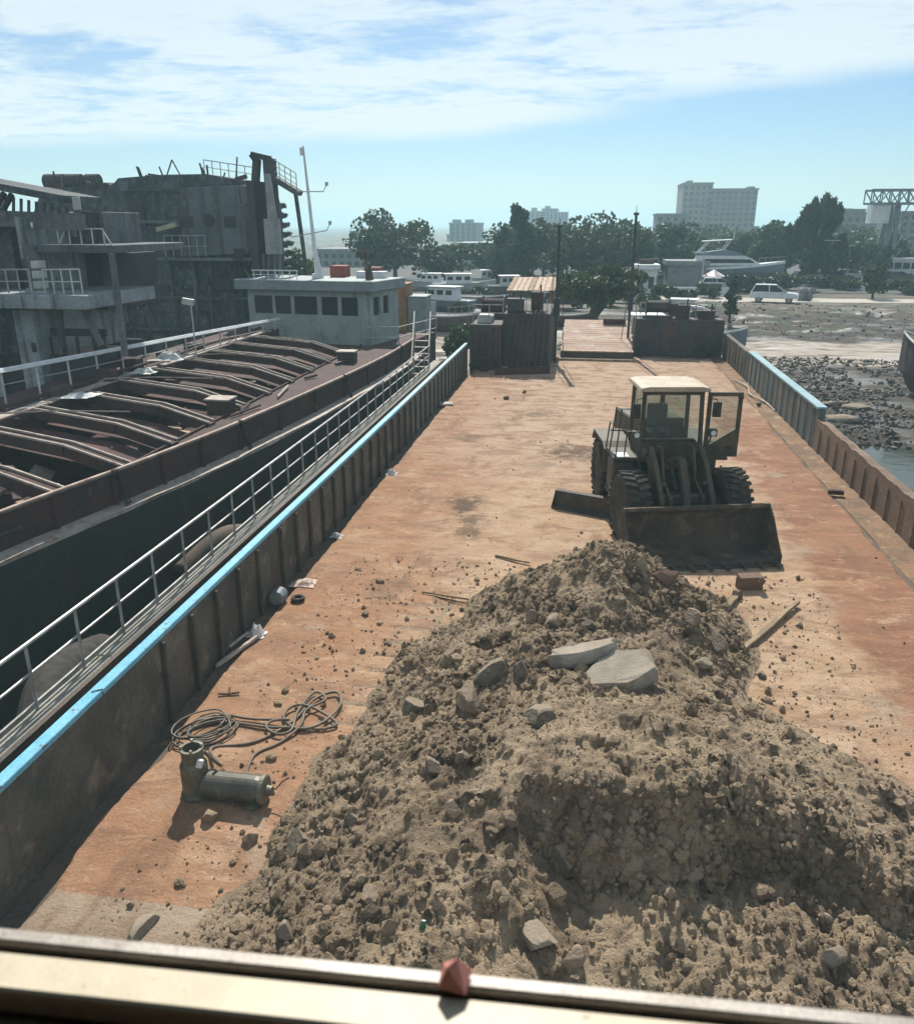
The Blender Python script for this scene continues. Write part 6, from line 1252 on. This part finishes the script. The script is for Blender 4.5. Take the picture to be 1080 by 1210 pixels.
building('tower_block', 'white tower block with stepped top right of the middle', [(808, 217, 838, 268), (838.2, 224, 891, 268), (806, 268.5, 889, 330)], 330, 22, m_b1, ([5, 8, 12], 7, 2), ((812, 213, 818, 218, m_b2), (884, 220, 891, 225, m_b1)))
building('apartment_block', 'small grey apartment block above the white wall', [(531, 264, 563, 330), (528, 278, 533, 330)], 400, 25, m_b2, (5, 9, 1), ((535, 259, 543, 265, m_b2), (550, 259, 558, 265, m_b2)))
building('apartment_block', 'pale blue distant apartment towers behind the trees', [(622, 250, 640, 330), (640.5, 247, 655, 330), (655.5, 251, 667, 330)], 520, 25, m_b3, (4, 12, 3), ((628, 245, 634, 251, m_b3), (644, 243, 650, 248, m_b3)))
building('office_block', 'dark grey block left of the tall dense tree', [(414, 274, 432, 335)], 300, 20, m_b3, (4, 5, 1))
building('warehouse', 'long low grey shed behind the wheelhouse mast', [(372, 297, 445, 335)], 150, 14, m_b2, (8, 2, 1))
building('warehouse', 'blank pale green grey wall of a shed behind the middle trees', [(541, 290, 596, 335)], 150, 12, M('pale shed wall', (0.34, 0.39, 0.38), (0.28, 0.33, 0.32), .12, .85))
building('office_block', 'low long dark building left of the gantry crane', [(982, 252, 1052, 335), (990, 249, 1020, 260)], 230, 20, m_b4, (9, 4, 1), ((999, 246, 1006, 251, m_b2),))
building('apartment_block', 'white building with balconies at the right edge', [(1066, 252, 1100, 345)], 190, 15, m_b1, (5, 7, 1))
building('house', 'flat roofed pale house above the trees left of the tower block', [(776, 254, 806, 330)], 250, 12, m_b2, (4, 5, 1))
building('kiosk', 'small white hut with dark top behind the right ramp post', [(752, 318, 774, 350)], 96, 4, m_white, (2, 1, 1), ((756, 306, 772, 319, m_rust),), 'hut')
building('kiosk', 'grey flat sided shed left of the striped parasol', [(790, 313, 832, 350)], 104, 5, m_b2, None, (), 'shed')
building('kiosk', 'pale grey shed left of the small white hut', [(735, 322, 750, 348)], 99, 4, m_b2, None, (), 'shed')
b = MB(); a, c = at(785, 338, 95), at(862, 338, 95); b.b(a.x, c.x, 95, 95.25, GZ, GZ + .75); tag(b.build('low_wall', m_white), 'low white wall in front of the grey shed and parasol', 'wall')

# gantry crane
m_crane = M('blue grey crane paint', (0.16, 0.21, 0.23), (0.13, 0.17, 0.19), .5, .6)
gc = thing('gantry_crane', (44, 128, GZ), 'lattice gantry crane at the right edge above the trees', 'crane')
YC = 128.0; a, c = at(1031, 224, YC), at(1130, 218, YC); tz, bz = a.z, at(1031, 240, YC).z; dy = 3.0
b = MB()
for y_ in (YC, YC + dy):
    for z in (tz, bz): b.bar((a.x, y_, z), (c.x, y_, z), .28)
    n = 9
    for k_ in range(n + 1):
        x = a.x + (c.x - a.x) * k_ / n; b.bar((x, y_, bz), (x, y_, tz), .14)
        if k_ < n: x2 = a.x + (c.x - a.x) * (k_ + 1) / n; b.bar((x, y_, bz if k_ % 2 else tz), (x2, y_, tz if k_ % 2 else bz), .14)
b.build('girder', m_crane, gc)
for px in (1050, 1065):
    x = at(px, 242, YC).x
    for y_ in (YC, YC + dy):
        b = MB(); b.bar((x, y_, GZ), (x + (1.1 if px == 1050 else -.3), y_, bz - .1), .5); b.build('leg', m_crane, gc)
x0, x1 = at(1050, 300, YC).x, at(1065, 300, YC).x
b = MB()
for k_ in range(5): z = GZ + (bz - GZ) * k_ / 5; z2 = GZ + (bz - GZ) * (k_ + 1) / 5; b.bar((x0 + .2 * k_, YC, z), (x1, YC, z2), .14); b.bar((x0 + .2 * k_, YC, z2), (x1, YC, z2), .14)
b.build('bracing', m_crane, gc)
b = MB(); a = at(1034, 243, YC); b.b(a.x - .2, a.x + 2.2, YC + .2, YC + 2.6, bz - 2.6, bz - .2); b.build('operator_cabin', m_white, gc)

# lamp posts, parasol
for px, yt, Y_, lab in ((984, 284, 112, 'thin lamp post with double head before the casuarina'), (1005, 290, 116, 'lamp post right of the double headed one'), (833, 290, 98, 'pole standing before the yacht')):
    q = at(px, yt, Y_); b = MB(); b.tube([(q.x, Y_, GZ), (q.x, Y_, q.z)], [.11, .06], 8)
    if px != 833: b.bar((q.x - .9, Y_, q.z + .02), (q.x + .9, Y_, q.z + .02), .3, .12)
    tag(b.build('lamp_post', m_galv), lab, 'lamp post')
q = at(842, 335, 97); m_pinkish = M('faded pink cloth', (0.55, 0.42, 0.42), (0.48, 0.36, 0.36), 2, .8); t = thing('parasol', (q.x, 97, GZ), 'white and faded pink parasol by the grey shed', 'parasol')
b = MB(); b.cyl((0, 0, 0), (0, 0, 2.2), .04, seg=8); b.build('pole', m_galv, t, world=False)
for k_ in range(8):
    b = MB(); a0, a1 = 6.283 * k_ / 8, 6.283 * (k_ + 1) / 8; b.add([(0, 0, 2.55), (1.25 * math.cos(a0), 1.25 * math.sin(a0), 1.85), (1.25 * math.cos(a1), 1.25 * math.sin(a1), 1.85), (0, 0, 2.5), (1.25 * math.cos(a0), 1.25 * math.sin(a0), 1.8), (1.25 * math.cos(a1), 1.25 * math.sin(a1), 1.8)], [(0, 1, 2), (5, 4, 3), (1, 4, 5, 2), (0, 3, 4, 1), (2, 5, 3, 0)]); b.build('canopy_panel', m_white if k_ % 2 else m_pinkish, t, world=False)
b = MB(); b.lathe([(1.0, 0), (1.05, .9), (.95, 1.0)], (0, 0, 0), 'Z', 12); b.build('counter', m_rust, t, world=False)

# ------------------------------------------------------------------ cars
def car(name, label, loc, rz, paint, group, suv=True, detail=True, cat='car'):
    t = thing(name, loc, label, cat, group, rz)
    L_, W_, Hh = (4.5, 1.8, 1.66) if suv else (4.4, 1.75, 1.45)
    def B(b, nm, m, par=t, **k_): return b.build(nm, m, par, world=False, **k_)
    # side outline, nose towards +x; the body narrows upward
    low = [(-2.20, .42), (-2.25, .75), (-2.18, 1.0), (-1.4, 1.04), (.85, 1.02), (1.95, .90), (2.22, .72), (2.25, .42)]
    b = MB(); secs = []
    for yy, f_ in ((-.90, .97), (-.86, 1), (.86, 1), (.90, .97)): secs.append([(x * f_, yy, z if z < .5 else z - (1 - f_) * .4) for x, z in low])
    b.loft(secs); body = B(b, 'body', paint, bevel=.04)
    zt = Hh - .02
    up0 = [(-2.05, 1.02), (.95, 1.02), (.25, zt), (-1.55, zt)]; b = MB()
    b.loft([[(-2.12, -.84, 1.0), (1.15, -.84, 1.0), (1.15, .84, 1.0), (-2.12, .84, 1.0)], [(-1.80, -.68, zt), (.10, -.68, zt), (.10, .68, zt), (-1.80, .68, zt)]]); B(b, 'greenhouse', m_pane, bevel=.03)
    b = MB(); b.b(-1.84, .12, -.70, .70, zt + .001, zt + .05); B(b, 'roof', paint, bevel=.03)
    b = MB()
    for s in (-1, 1):
        for (xa, xb_) in ((-2.10, -1.80), (-.45, -.55), (1.13, .10)): b.bar((xa, s * .845, 1.0), (xb_, s * .69, zt), .09, .03)
    B(b, 'pillar', paint)
    for s in (-1, 1):
        for x in (-1.38, 1.38):
            b = MB(); b.lathe([(.20, -.09), (.30, -.10), (.33, -.06), (.33, .06), (.30, .10), (.20, .09)], (x, s * .80, .33), 'Y', 20); w = B(b, 'wheel', m_black); b = MB(); b.lathe([(.0, s * .095), (.2, s * .105), (.21, s * .09)], (x, s * .80, .33), 'Y', 14, cap=False); B(b, 'rim', m_galv, w)
        if detail:
            b = MB(); b.box((2.10, s * .62, .78), (.16, .34, .14)); B(b, 'headlight', m_white); b = MB(); b.box((-2.2, s * .66, .86), (.08, .22, .24)); B(b, 'taillight', M('tail lamp red', (0.4, 0.03, 0.02)) if s == -1 else bpy.data.materials['tail lamp red'])
            b = MB(); b.box((.72, s * .97, 1.06), (.16, .16, .12)); B(b, 'mirror', paint, bevel=.02)
            b = MB()
            for x in (-.58, .75, -1.45): b.b(x - .008, x + .008, s * .903 - .004, s * .903 + .004, .45, 1.0)
            B(b, 'door_gap', m_black)
    b = MB(); b.b(2.20, 2.262, -.55, .55, .50, .68); B(b, 'grille', m_black)
    return t
m_carwhite = M('white car paint', (0.78, 0.80, 0.80), (0.72, 0.74, 0.74), 1, .25, fine=.05)
a = on(914, 357, -1.09); car('suv_car', 'white sport utility car parked on the dusty track', (a.x, a.y, -1.09), R(-14), m_carwhite, 'parked cars')
cp = [M('dark blue car paint', (0.03, 0.045, 0.08), (0.03, 0.04, 0.07), 1, .3), M('silver car paint', (0.42, 0.43, 0.44), (0.36, 0.37, 0.38), 1, .3), M('dark grey car paint', (0.06, 0.06, 0.065), (0.05, .05, .055), 1, .3)]
for k_, (px, py, Y_, rz, c, lab) in enumerate(((955, 341, 116, 10, 0, 'dark blue car in the yard right of the white car'), (985, 340, 118, 8, 2, 'dark grey car before the casuarina'), (1003, 336, 122, 5, 1, 'silver car behind the dark grey one'), (1060, 340, 118, 4, 2, 'dark car beside the crane leg'), (665, 352, 78, 20, 2, 'dark grey car seen between the ramp posts'), (730, 350, 84, 5, 1, 'silver car left of the right ramp post'), (678, 340, 96, 0, 1, 'silver car farther back between the ramp posts'), (850, 341, 100, 0, 3, 'white car behind the low white wall'))):
    q = at(px, py, Y_); car('parked_car', lab, (q.x, Y_, -1.12 if Y_ > 90 else float(ground_h(np.array([q.x]), np.array([Y_]))[0])), R(rz), (cp + [m_carwhite])[c], 'parked cars', False, False)
q = at(1050, 335, 126); t = thing('bus', (q.x, 126, GZ), 'cream and white bus parked under the gantry crane', 'bus')
b = MB(); b.b(-3.6, 3.6, -1.1, 1.1, .4, 2.9); b.build('body', m_offwhite, t, world=False, bevel=.15)
for k_ in range(6): b = MB(); b.b(-3.3 + k_ * 1.1, -2.4 + k_ * 1.1, -1.13, -1.08, 1.5, 2.3); b.build('window', m_pane, t, world=False)
for x in (-2.3, 2.3): b = MB(); b.lathe([(.3, -.15), (.45, -.15), (.45, .15), (.3, .15)], (x, -.98, .45), 'Y', 16); b.build('wheel', m_black, t, world=False)
q = at(948, 355, 88); b = MB(); lumps(b, [(q.x + dx, 88 + dy_, -1.0 + .2 * k_) for k_, (dx, dy_) in enumerate(((0, 0), (.6, .1), (-.5, .1), (.1, .2), (.9, .3)))], [.55, .5, .45, .5, .35], 4); tag(b.build('tarpaulin_pile', m_b4), 'grey bundle of sheeting right behind the white car', 'bundle')

# ------------------------------------------------------------------ boats
def boat(name, label, loc, rz, L_, W_, Hh, hullm, cabin=None, group='boats on the far shore', fly=False, rail_=False, cat='boat'):
    t = thing(name, loc, label, cat, group, rz); secs = []; ws = []
    for k_ in range(13):
        u = k_ / 12; x = (u - .5) * L_; f_ = (1 - max(0, (u - .45) / .55) ** 2.2) * (.86 + .14 * min(1, u * 4)); f_ = max(f_, .015); sheer = Hh * (1 + .22 * max(0, u - .4) / .6 * max(0, u - .4) / .6 * 1.6)
        keel = Hh * .0 + (Hh * .75 * max(0, (u - .8) / .2) ** 2)
        secs.append([(x, -W_ / 2 * f_, sheer), (x, -W_ / 2 * f_ * .88, Hh * .45), (x, -W_ / 2 * f_ * .45, keel), (x, W_ / 2 * f_ * .45, keel), (x, W_ / 2 * f_ * .88, Hh * .45), (x, W_ / 2 * f_, sheer)])
    b = MB(); b.loft(secs); b.build('hull', hullm, t, world=False)
    for s in (0, 5):
        b = MB(); b.tube([Vector(q[s]) + Vector((0, 0, .03)) for q in secs], .06, 6); b.build('gunwale', m_offwhite, t, world=False)
    if cabin:
        x0, x1, w, h_, cm = cabin; z0 = Hh * .98
        b = MB(); b.loft([[(x0, -w / 2, z0), (x1 + h_ * .35, -w / 2, z0), (x1 + h_ * .35, w / 2, z0), (x0, w / 2, z0)], [(x0 + .1, -w / 2 * .9, z0 + h_), (x1 - h_ * .2, -w / 2 * .9, z0 + h_), (x1 - h_ * .2, w / 2 * .9, z0 + h_), (x0 + .1, w / 2 * .9, z0 + h_)]]); cb_ = b.build('cabin', cm, t, world=False, bevel=.04)
        n = 3
        for s in (-1, 1):
            for k_ in range(n):
                xa = x0 + (x1 - x0) * (k_ + .2) / n; b = MB(); b.b(xa, xa + (x1 - x0) / n * .65, s * (w / 2 * .955) - .04, s * (w / 2 * .955) + .04, z0 + h_ * .45, z0 + h_ * .8); b.build('window', m_pane, cb_, world=False)
        b = MB(); b.b(x0 - .2, x1 + .05, -w / 2 - .05, w / 2 + .05, z0 + h_ + .01, z0 + h_ + .09); b.build('cabin_roof', m_white, cb_, world=False)
    if rail_:
        b = MB(); pts = [Vector(q[0]) + Vector((0, .08, .7)) for q in secs[6:]]; b.tube(pts, .025, 5)
        for q in secs[6:]: b.cyl(Vector(q[0]) + Vector((0, .08, 0)), Vector(q[0]) + Vector((0, .08, .7)), .02, seg=5)
        b.build('bow_rail', m_galv, t, world=False)
    return t
m_hulldk = M('dark timber hull', (0.07, 0.06, 0.06), (0.11, 0.09, 0.085), 1.2, .7, streak=((0.14, .11, .09), 2, .55, .7))
m_hullw = M('white hull', (0.42, 0.45, 0.47), (0.30, 0.33, 0.35), .8, .4)
m_hullb = M('blue grey hull', (0.16, 0.20, 0.24), (0.12, .15, .18), .8, .5)
def gh(x, y): return float(ground_h(np.array([x]), np.array([y]))[0])
def bt(px, py, Y_, *a, dz_=0.0, **k_):
    q = at(px, py, Y_); return boat(a[0], a[1], (q.x, Y_, max(gh(q.x, Y_), -2.7) + dz_), *a[2:], **k_)
bt(535, 385, 62, 'wooden_boat', 'dark wooden boat drawn up beyond the left bow housing', R(-8), 6.0, 2.2, 1.15, m_hulldk, None, rail_=True)
bt(520, 362, 74, 'motor_boat', 'small white topped boat behind the dark wooden boat', R(160), 6.5, 2.2, 1.0, m_hullb, (-1.8, .9, 1.6, 1.1, m_white))
bt(548, 346, 92, 'motor_boat', 'white launch farther back near the white wall', R(10), 7.0, 2.3, 1.1, m_hullw, (-2.0, .8, 1.7, 1.0, m_white))
bt(570, 362, 78, 'wooden_boat', 'low dark boat with open deck left of the planked roof', R(-20), 6.0, 2.0, .9, m_hulldk)
bt(505, 345, 96, 'motor_boat', 'pale boat under the tall dense tree', R(175), 6.0, 2.0, 1.0, m_hullw, (-1.6, .6, 1.5, .9, m_white))
bt(583, 342, 104, 'motor_boat', 'small pale boat under the narrow tree', R(5), 5.5, 2.0, 1.0, m_hullw, (-1.5, .5, 1.4, .9, m_offwhite))
bt(615, 350, 90, 'wooden_boat', 'dark boat behind the planked roof', R(15), 7.0, 2.2, 1.1, m_hulldk, (-2.2, -.2, 1.6, 1.0, m_offwhite))
bt(788, 372, 52, 'work_boat', 'dark work boat just behind the right bow housing', R(4), 6.2, 2.2, 1.5, m_hulldk, (-2.0, -.2, 1.6, 1.2, m_hulldk), rail_=True)
bt(842, 372, 57, 'wooden_boat', 'slim boat with white gunwale beside the work boat', R(-12), 4.6, 1.5, 1.2, m_hullb)
bt(800, 356, 70, 'motor_boat', 'pale boat behind the work boat', R(170), 6.0, 2.0, 1.0, m_hullw, (-1.5, .5, 1.5, .9, m_white))
bt(672, 362, 66, 'wooden_boat', 'dark skiff between the ramp post and the thick trunk', R(8), 4.5, 1.6, .8, m_hulldk)
bt(1135, 470, 43, 'wooden_boat', 'dark wreck with pale gunwale at the right edge of the mud', R(118), 8.0, 2.6, 2.2, m_hulldk, dz_=.1, rail_=True)
q = at(430, 335, 60); bt(445, 340, 62, 'passenger_boat', 'white roofed boat behind the green wheelhouse', R(5), 9, 2.6, 1.6, m_hullw, (-3.2, 2.0, 2.2, 1.6, m_white))
# the big yacht on its cradle
q = at(866, 330, 106); y_ = thing('motor_yacht', (q.x, 106, GZ), 'white motor yacht with flybridge standing ashore on a cradle', 'yacht')
def YB(b, nm, m, par=None, **k_): return b.build(nm, m, par or y_, world=False, **k_)
secs = []
for k_ in range(15):
    u = k_ / 14; x = -5.6 + u * 11.4; f_ = max(.02, 1 - max(0, (u - .4) / .6) ** 2.4); sheer = 2.35 + .75 * u ** 2; keel = .9 + 1.6 * max(0, (u - .72) / .28) ** 1.8
    secs.append([(x, -1.65 * f_, sheer), (x, -1.5 * f_, 1.7 + .3 * u), (x, -.7 * f_, keel), (x, .7 * f_, keel), (x, 1.5 * f_, 1.7 + .3 * u), (x, 1.65 * f_, sheer)])
b = MB(); b.loft(secs); YB(b, 'hull', m_hullb)
b = MB(); b.loft([[Vector(s[0]) + Vector((0, -.02, -.22)), Vector(s[0]) + Vector((0, -.02, .08)), Vector(s[5]) + Vector((0, .02, .08)), Vector(s[5]) + Vector((0, .02, -.22))] for s in secs]); YB(b, 'deck_band', m_white)
b = MB(); b.prism([(-5.0, 2.5), (2.9, 2.75), (1.7, 3.45), (.9, 3.75), (-4.4, 3.75)], -1.25, 1.25, 'Y'); sl_ = YB(b, 'saloon', m_white, bevel=.06)
b = MB(); b.prism([(-4.0, 2.9), (2.1, 2.95), (1.5, 3.35), (-3.6, 3.38)], -1.27, 1.27, 'Y'); YB(b, 'window', m_pane, sl_)
b = MB(); b.prism([(-4.6, 3.76), (1.0, 3.76), (-.3, 4.25), (-1.2, 4.45), (-3.6, 4.1), (-4.8, 4.1)], -1.1, 1.1, 'Y'); fb = YB(b, 'flybridge', m_hullb, bevel=.05)
b = MB(); b.prism([(-.9, 4.2), (.6, 3.85), (-.2, 4.5), (-1.3, 4.7)], -1.0, 1.0, 'Y'); YB(b, 'windscreen', m_pane, fb)
b = MB(); b.bar((-4.0, 0, 5.35), (-.6, 0, 5.55), 2.1, .10, up=(0, 0, 1)); YB(b, 'hard_top', m_white, fb)
for x, x2 in ((-3.9, -3.2), (-1.2, -.9)):
    for s in (-.85, .85): b = MB(); b.bar((x - .5, s, 4.1), (x2, s, 5.40), .10, .14); YB(b, 'arch_leg', m_white, fb)
b = MB(); b.b(-6.4, -5.5, -1.4, 1.4, 1.15, 1.3); YB(b, 'swim_platform', m_white)
b = MB()
for x in np.linspace(2.6, 5.6, 5): b.cyl((x, -.9 * (1 - (x - 2.6) / 3.6), 2.9), (x, -.9 * (1 - (x - 2.6) / 3.6), 3.5), .025, seg=5)
b.tube([(2.6, -.9, 3.5), (4.2, -.55, 3.58), (5.7, 0, 3.65)], .025, 5); YB(b, 'bow_rail', m_galv)
for x in (-3.6, 0, 2.6):
    for s in (-1.1, 1.1): b = MB(); b.bar((x, s * 1.2, 0), (x, s * .9, 1.75), .18); YB(b, 'cradle_prop', m_steel_dark)
b = MB(); b.b(-4.5, 3.5, -.2, .2, .0, .95); YB(b, 'cradle_beam', m_steel_dark)
b = MB(); b.cyl((-.4, 0, 5.6), (-.4, 0, 7.0), .05, .02, 6); YB(b, 'aerial', m_white)
# planked roof on posts beyond the bow
t = thing('planked_shed', (-4.2, 52, -1.8), 'open shed with pale planked roof beyond the left bow housing', 'shed')
r0, r1 = at(598, 358, 50), at(655, 358, 50)
for x in (r0.x + .2, r1.x - .2):
    for yy in (50.2, 54.6): b = MB(); b.b(x - .08, x + .08, yy - .08, yy + .08, -2.2, 2.25 + (yy - 50) * .09); b.build('post', m_wood, t)
for k_ in range(9):
    x = r0.x + (r1.x - r0.x) * (k_ + .5) / 9; w = (r1.x - r0.x) / 9 * random.uniform(.86, .95); b = MB(); b.bar((x, 49.9 + random.uniform(-.1, .1), 2.32 + random.uniform(0, .03)), (x, 55.0 + random.uniform(-.3, .3), 2.80 + random.uniform(0, .03)), w, .05); b.build('plank', m_wood_pale if k_ % 4 else m_wood, t)
b = MB(); b.b(-1.75, -1.62, 37.9, 38.1, 0.95, 1.42); tag(b.build('plastic_sack', m_white, bevel=.05), 'small white sack hanging on the left ramp post', 'sack')
b = MB(); b.b(-4.75, -4.1, 36.2, 37.2, 1.951, 2.25); b.b(-4.7, -4.15, 36.15, 37.1, 2.251, 2.30); tag(b.build('crate', m_offwhite, bevel=.02), 'white crate on top of the left bow housing', 'crate')
b = MB(); a, c = at(815, 362, 47), at(840, 368, 47); b.tube([a, a.lerp(c, .5) + Vector((0, 0, .05)), c], .10, 8); b.cyl(a, (a.x, a.y, -2), .05, seg=6); b.cyl(c, (c.x, c.y, -2), .05, seg=6); tag(b.build('white_pipe', m_white, smooth=True), 'white pipe rail behind the right bow housing', 'pipe')
b = MB()
for x in (2.6, 3.4, 4.3, 5.2, 6.1): b.cyl((x, 41.7, 1.72), (x, 41.7, 2.45), .025, seg=6)
b.tube([(2.5, 41.7, 2.45), (6.3, 41.7, 2.42)], .022, 6); b.tube([(2.5, 41.7, 2.1), (6.3, 41.7, 2.1)], .018, 6); b.build('bow_rail', m_galv, barge)
t = thing('anchor_winch', (3.4, 41.7, 1.72), 'dark anchor winch standing on the right bow housing', 'winch')
b = MB(); b.cyl((-.5, 0, .55), (.5, 0, .55), .28, seg=16); b.build('drum', m_bow, t, world=False)
for x in (-.55, .55): b = MB(); b.lathe([(.40, -.03), (.40, .03)], (x, 0, .55), 'X', 18); b.build('flange', m_bow, t, world=False)
b = MB(); b.b(-.7, .7, -.3, .3, 0.005, .12); b.b(.62, .95, -.2, .2, .12, .7); b.build('base', m_bow, t, world=False)

# ------------------------------------------------------------------ rubble beach right of the barge
b = MB(); n = 16000; cx = 7.0 + 22 * rng.random(n) ** 1.2; cy_ = 33 + 26 * rng.random(n) ** 1.1; cz = ground_h(cx, cy_)
dn = fbm(cx * .5, cy_ * .5, 161, 3); ok = (cz > -2.75) & (dn > .36) & (cy_ < 57); cx, cy_, cz = cx[ok], cy_[ok], cz[ok]
lumps(b, np.stack([cx, cy_, cz], -1).tolist(), (.03 + .12 * rng.random(len(cx)) ** 4).tolist(), 8)
tag(b.build('rubble', M('shore rubble', (0.11, 0.098, 0.086), (0.055, 0.05, 0.045), 1.6, .7, spots=((0.22, 0.20, 0.175), 2.5, .6, .72), bmp=.4)), 'grey broken rubble strewn over the muddy shore', 'rubble', kind='stuff')
for k_, (px, py, s_, lab) in enumerate(((985, 472, .55, 'flat pale stone on the rubble by the end of the teal bar'), (1012, 476, .6, 'long pale stone right of the flat one on the rubble'), (995, 492, .7, 'broad pale stone nearest the rusty wall top'), (1048, 430, .4, 'small white stone on the upper rubble'))):
    p = on(px, py, -2.15); o = bpy.data.objects.new('rock', rock_mesh('rock', (s_ * 2, s_, s_ * .5), 90 + k_, m_rock_pale, 6, 2)); COL.objects.link(o); o.location = (p.x, p.y, gh(p.x, p.y) + .12); tag(o, lab, 'rock', 'stones on the shore')
b = MB(); n = 1400; cx = rng.uniform(9, 60, n); cy_ = rng.uniform(66, 84, n); cz = ground_h(cx, cy_); lumps(b, np.stack([cx, cy_, cz], -1).tolist(), (.03 + .11 * rng.random(n) ** 4).tolist(), 12)
tag(b.build('bank_clods', M('bank soil', (0.10, 0.08, 0.062), (0.065, 0.052, 0.043), 1.2, .95)), 'clods of earth on the far bank below the track', 'clods', kind='stuff')
# ------------------------------------------------------------------ haze over the town
def haze_mat():
    m = bpy.data.materials.new('haze'); m.use_nodes = True; t = m.node_tree; t.nodes.clear()
    o = t.nodes.new('ShaderNodeOutputMaterial'); v = t.nodes.new('ShaderNodeVolumePrincipled')
    v.inputs['Color'].default_value = (0.58, 0.88, 0.98, 1); v.inputs['Density'].default_value = HAZE; v.inputs['Anisotropy'].default_value = 0.3
    t.links.new(v.outputs[0], o.inputs['Volume']); return m
HAZE = 0.00075
b = MB(); b.b(-1800, 1800, -600, 3200, -6.5, 45); tag(b.build('haze', haze_mat()), 'thin pale haze over the harbour', kind='stuff')
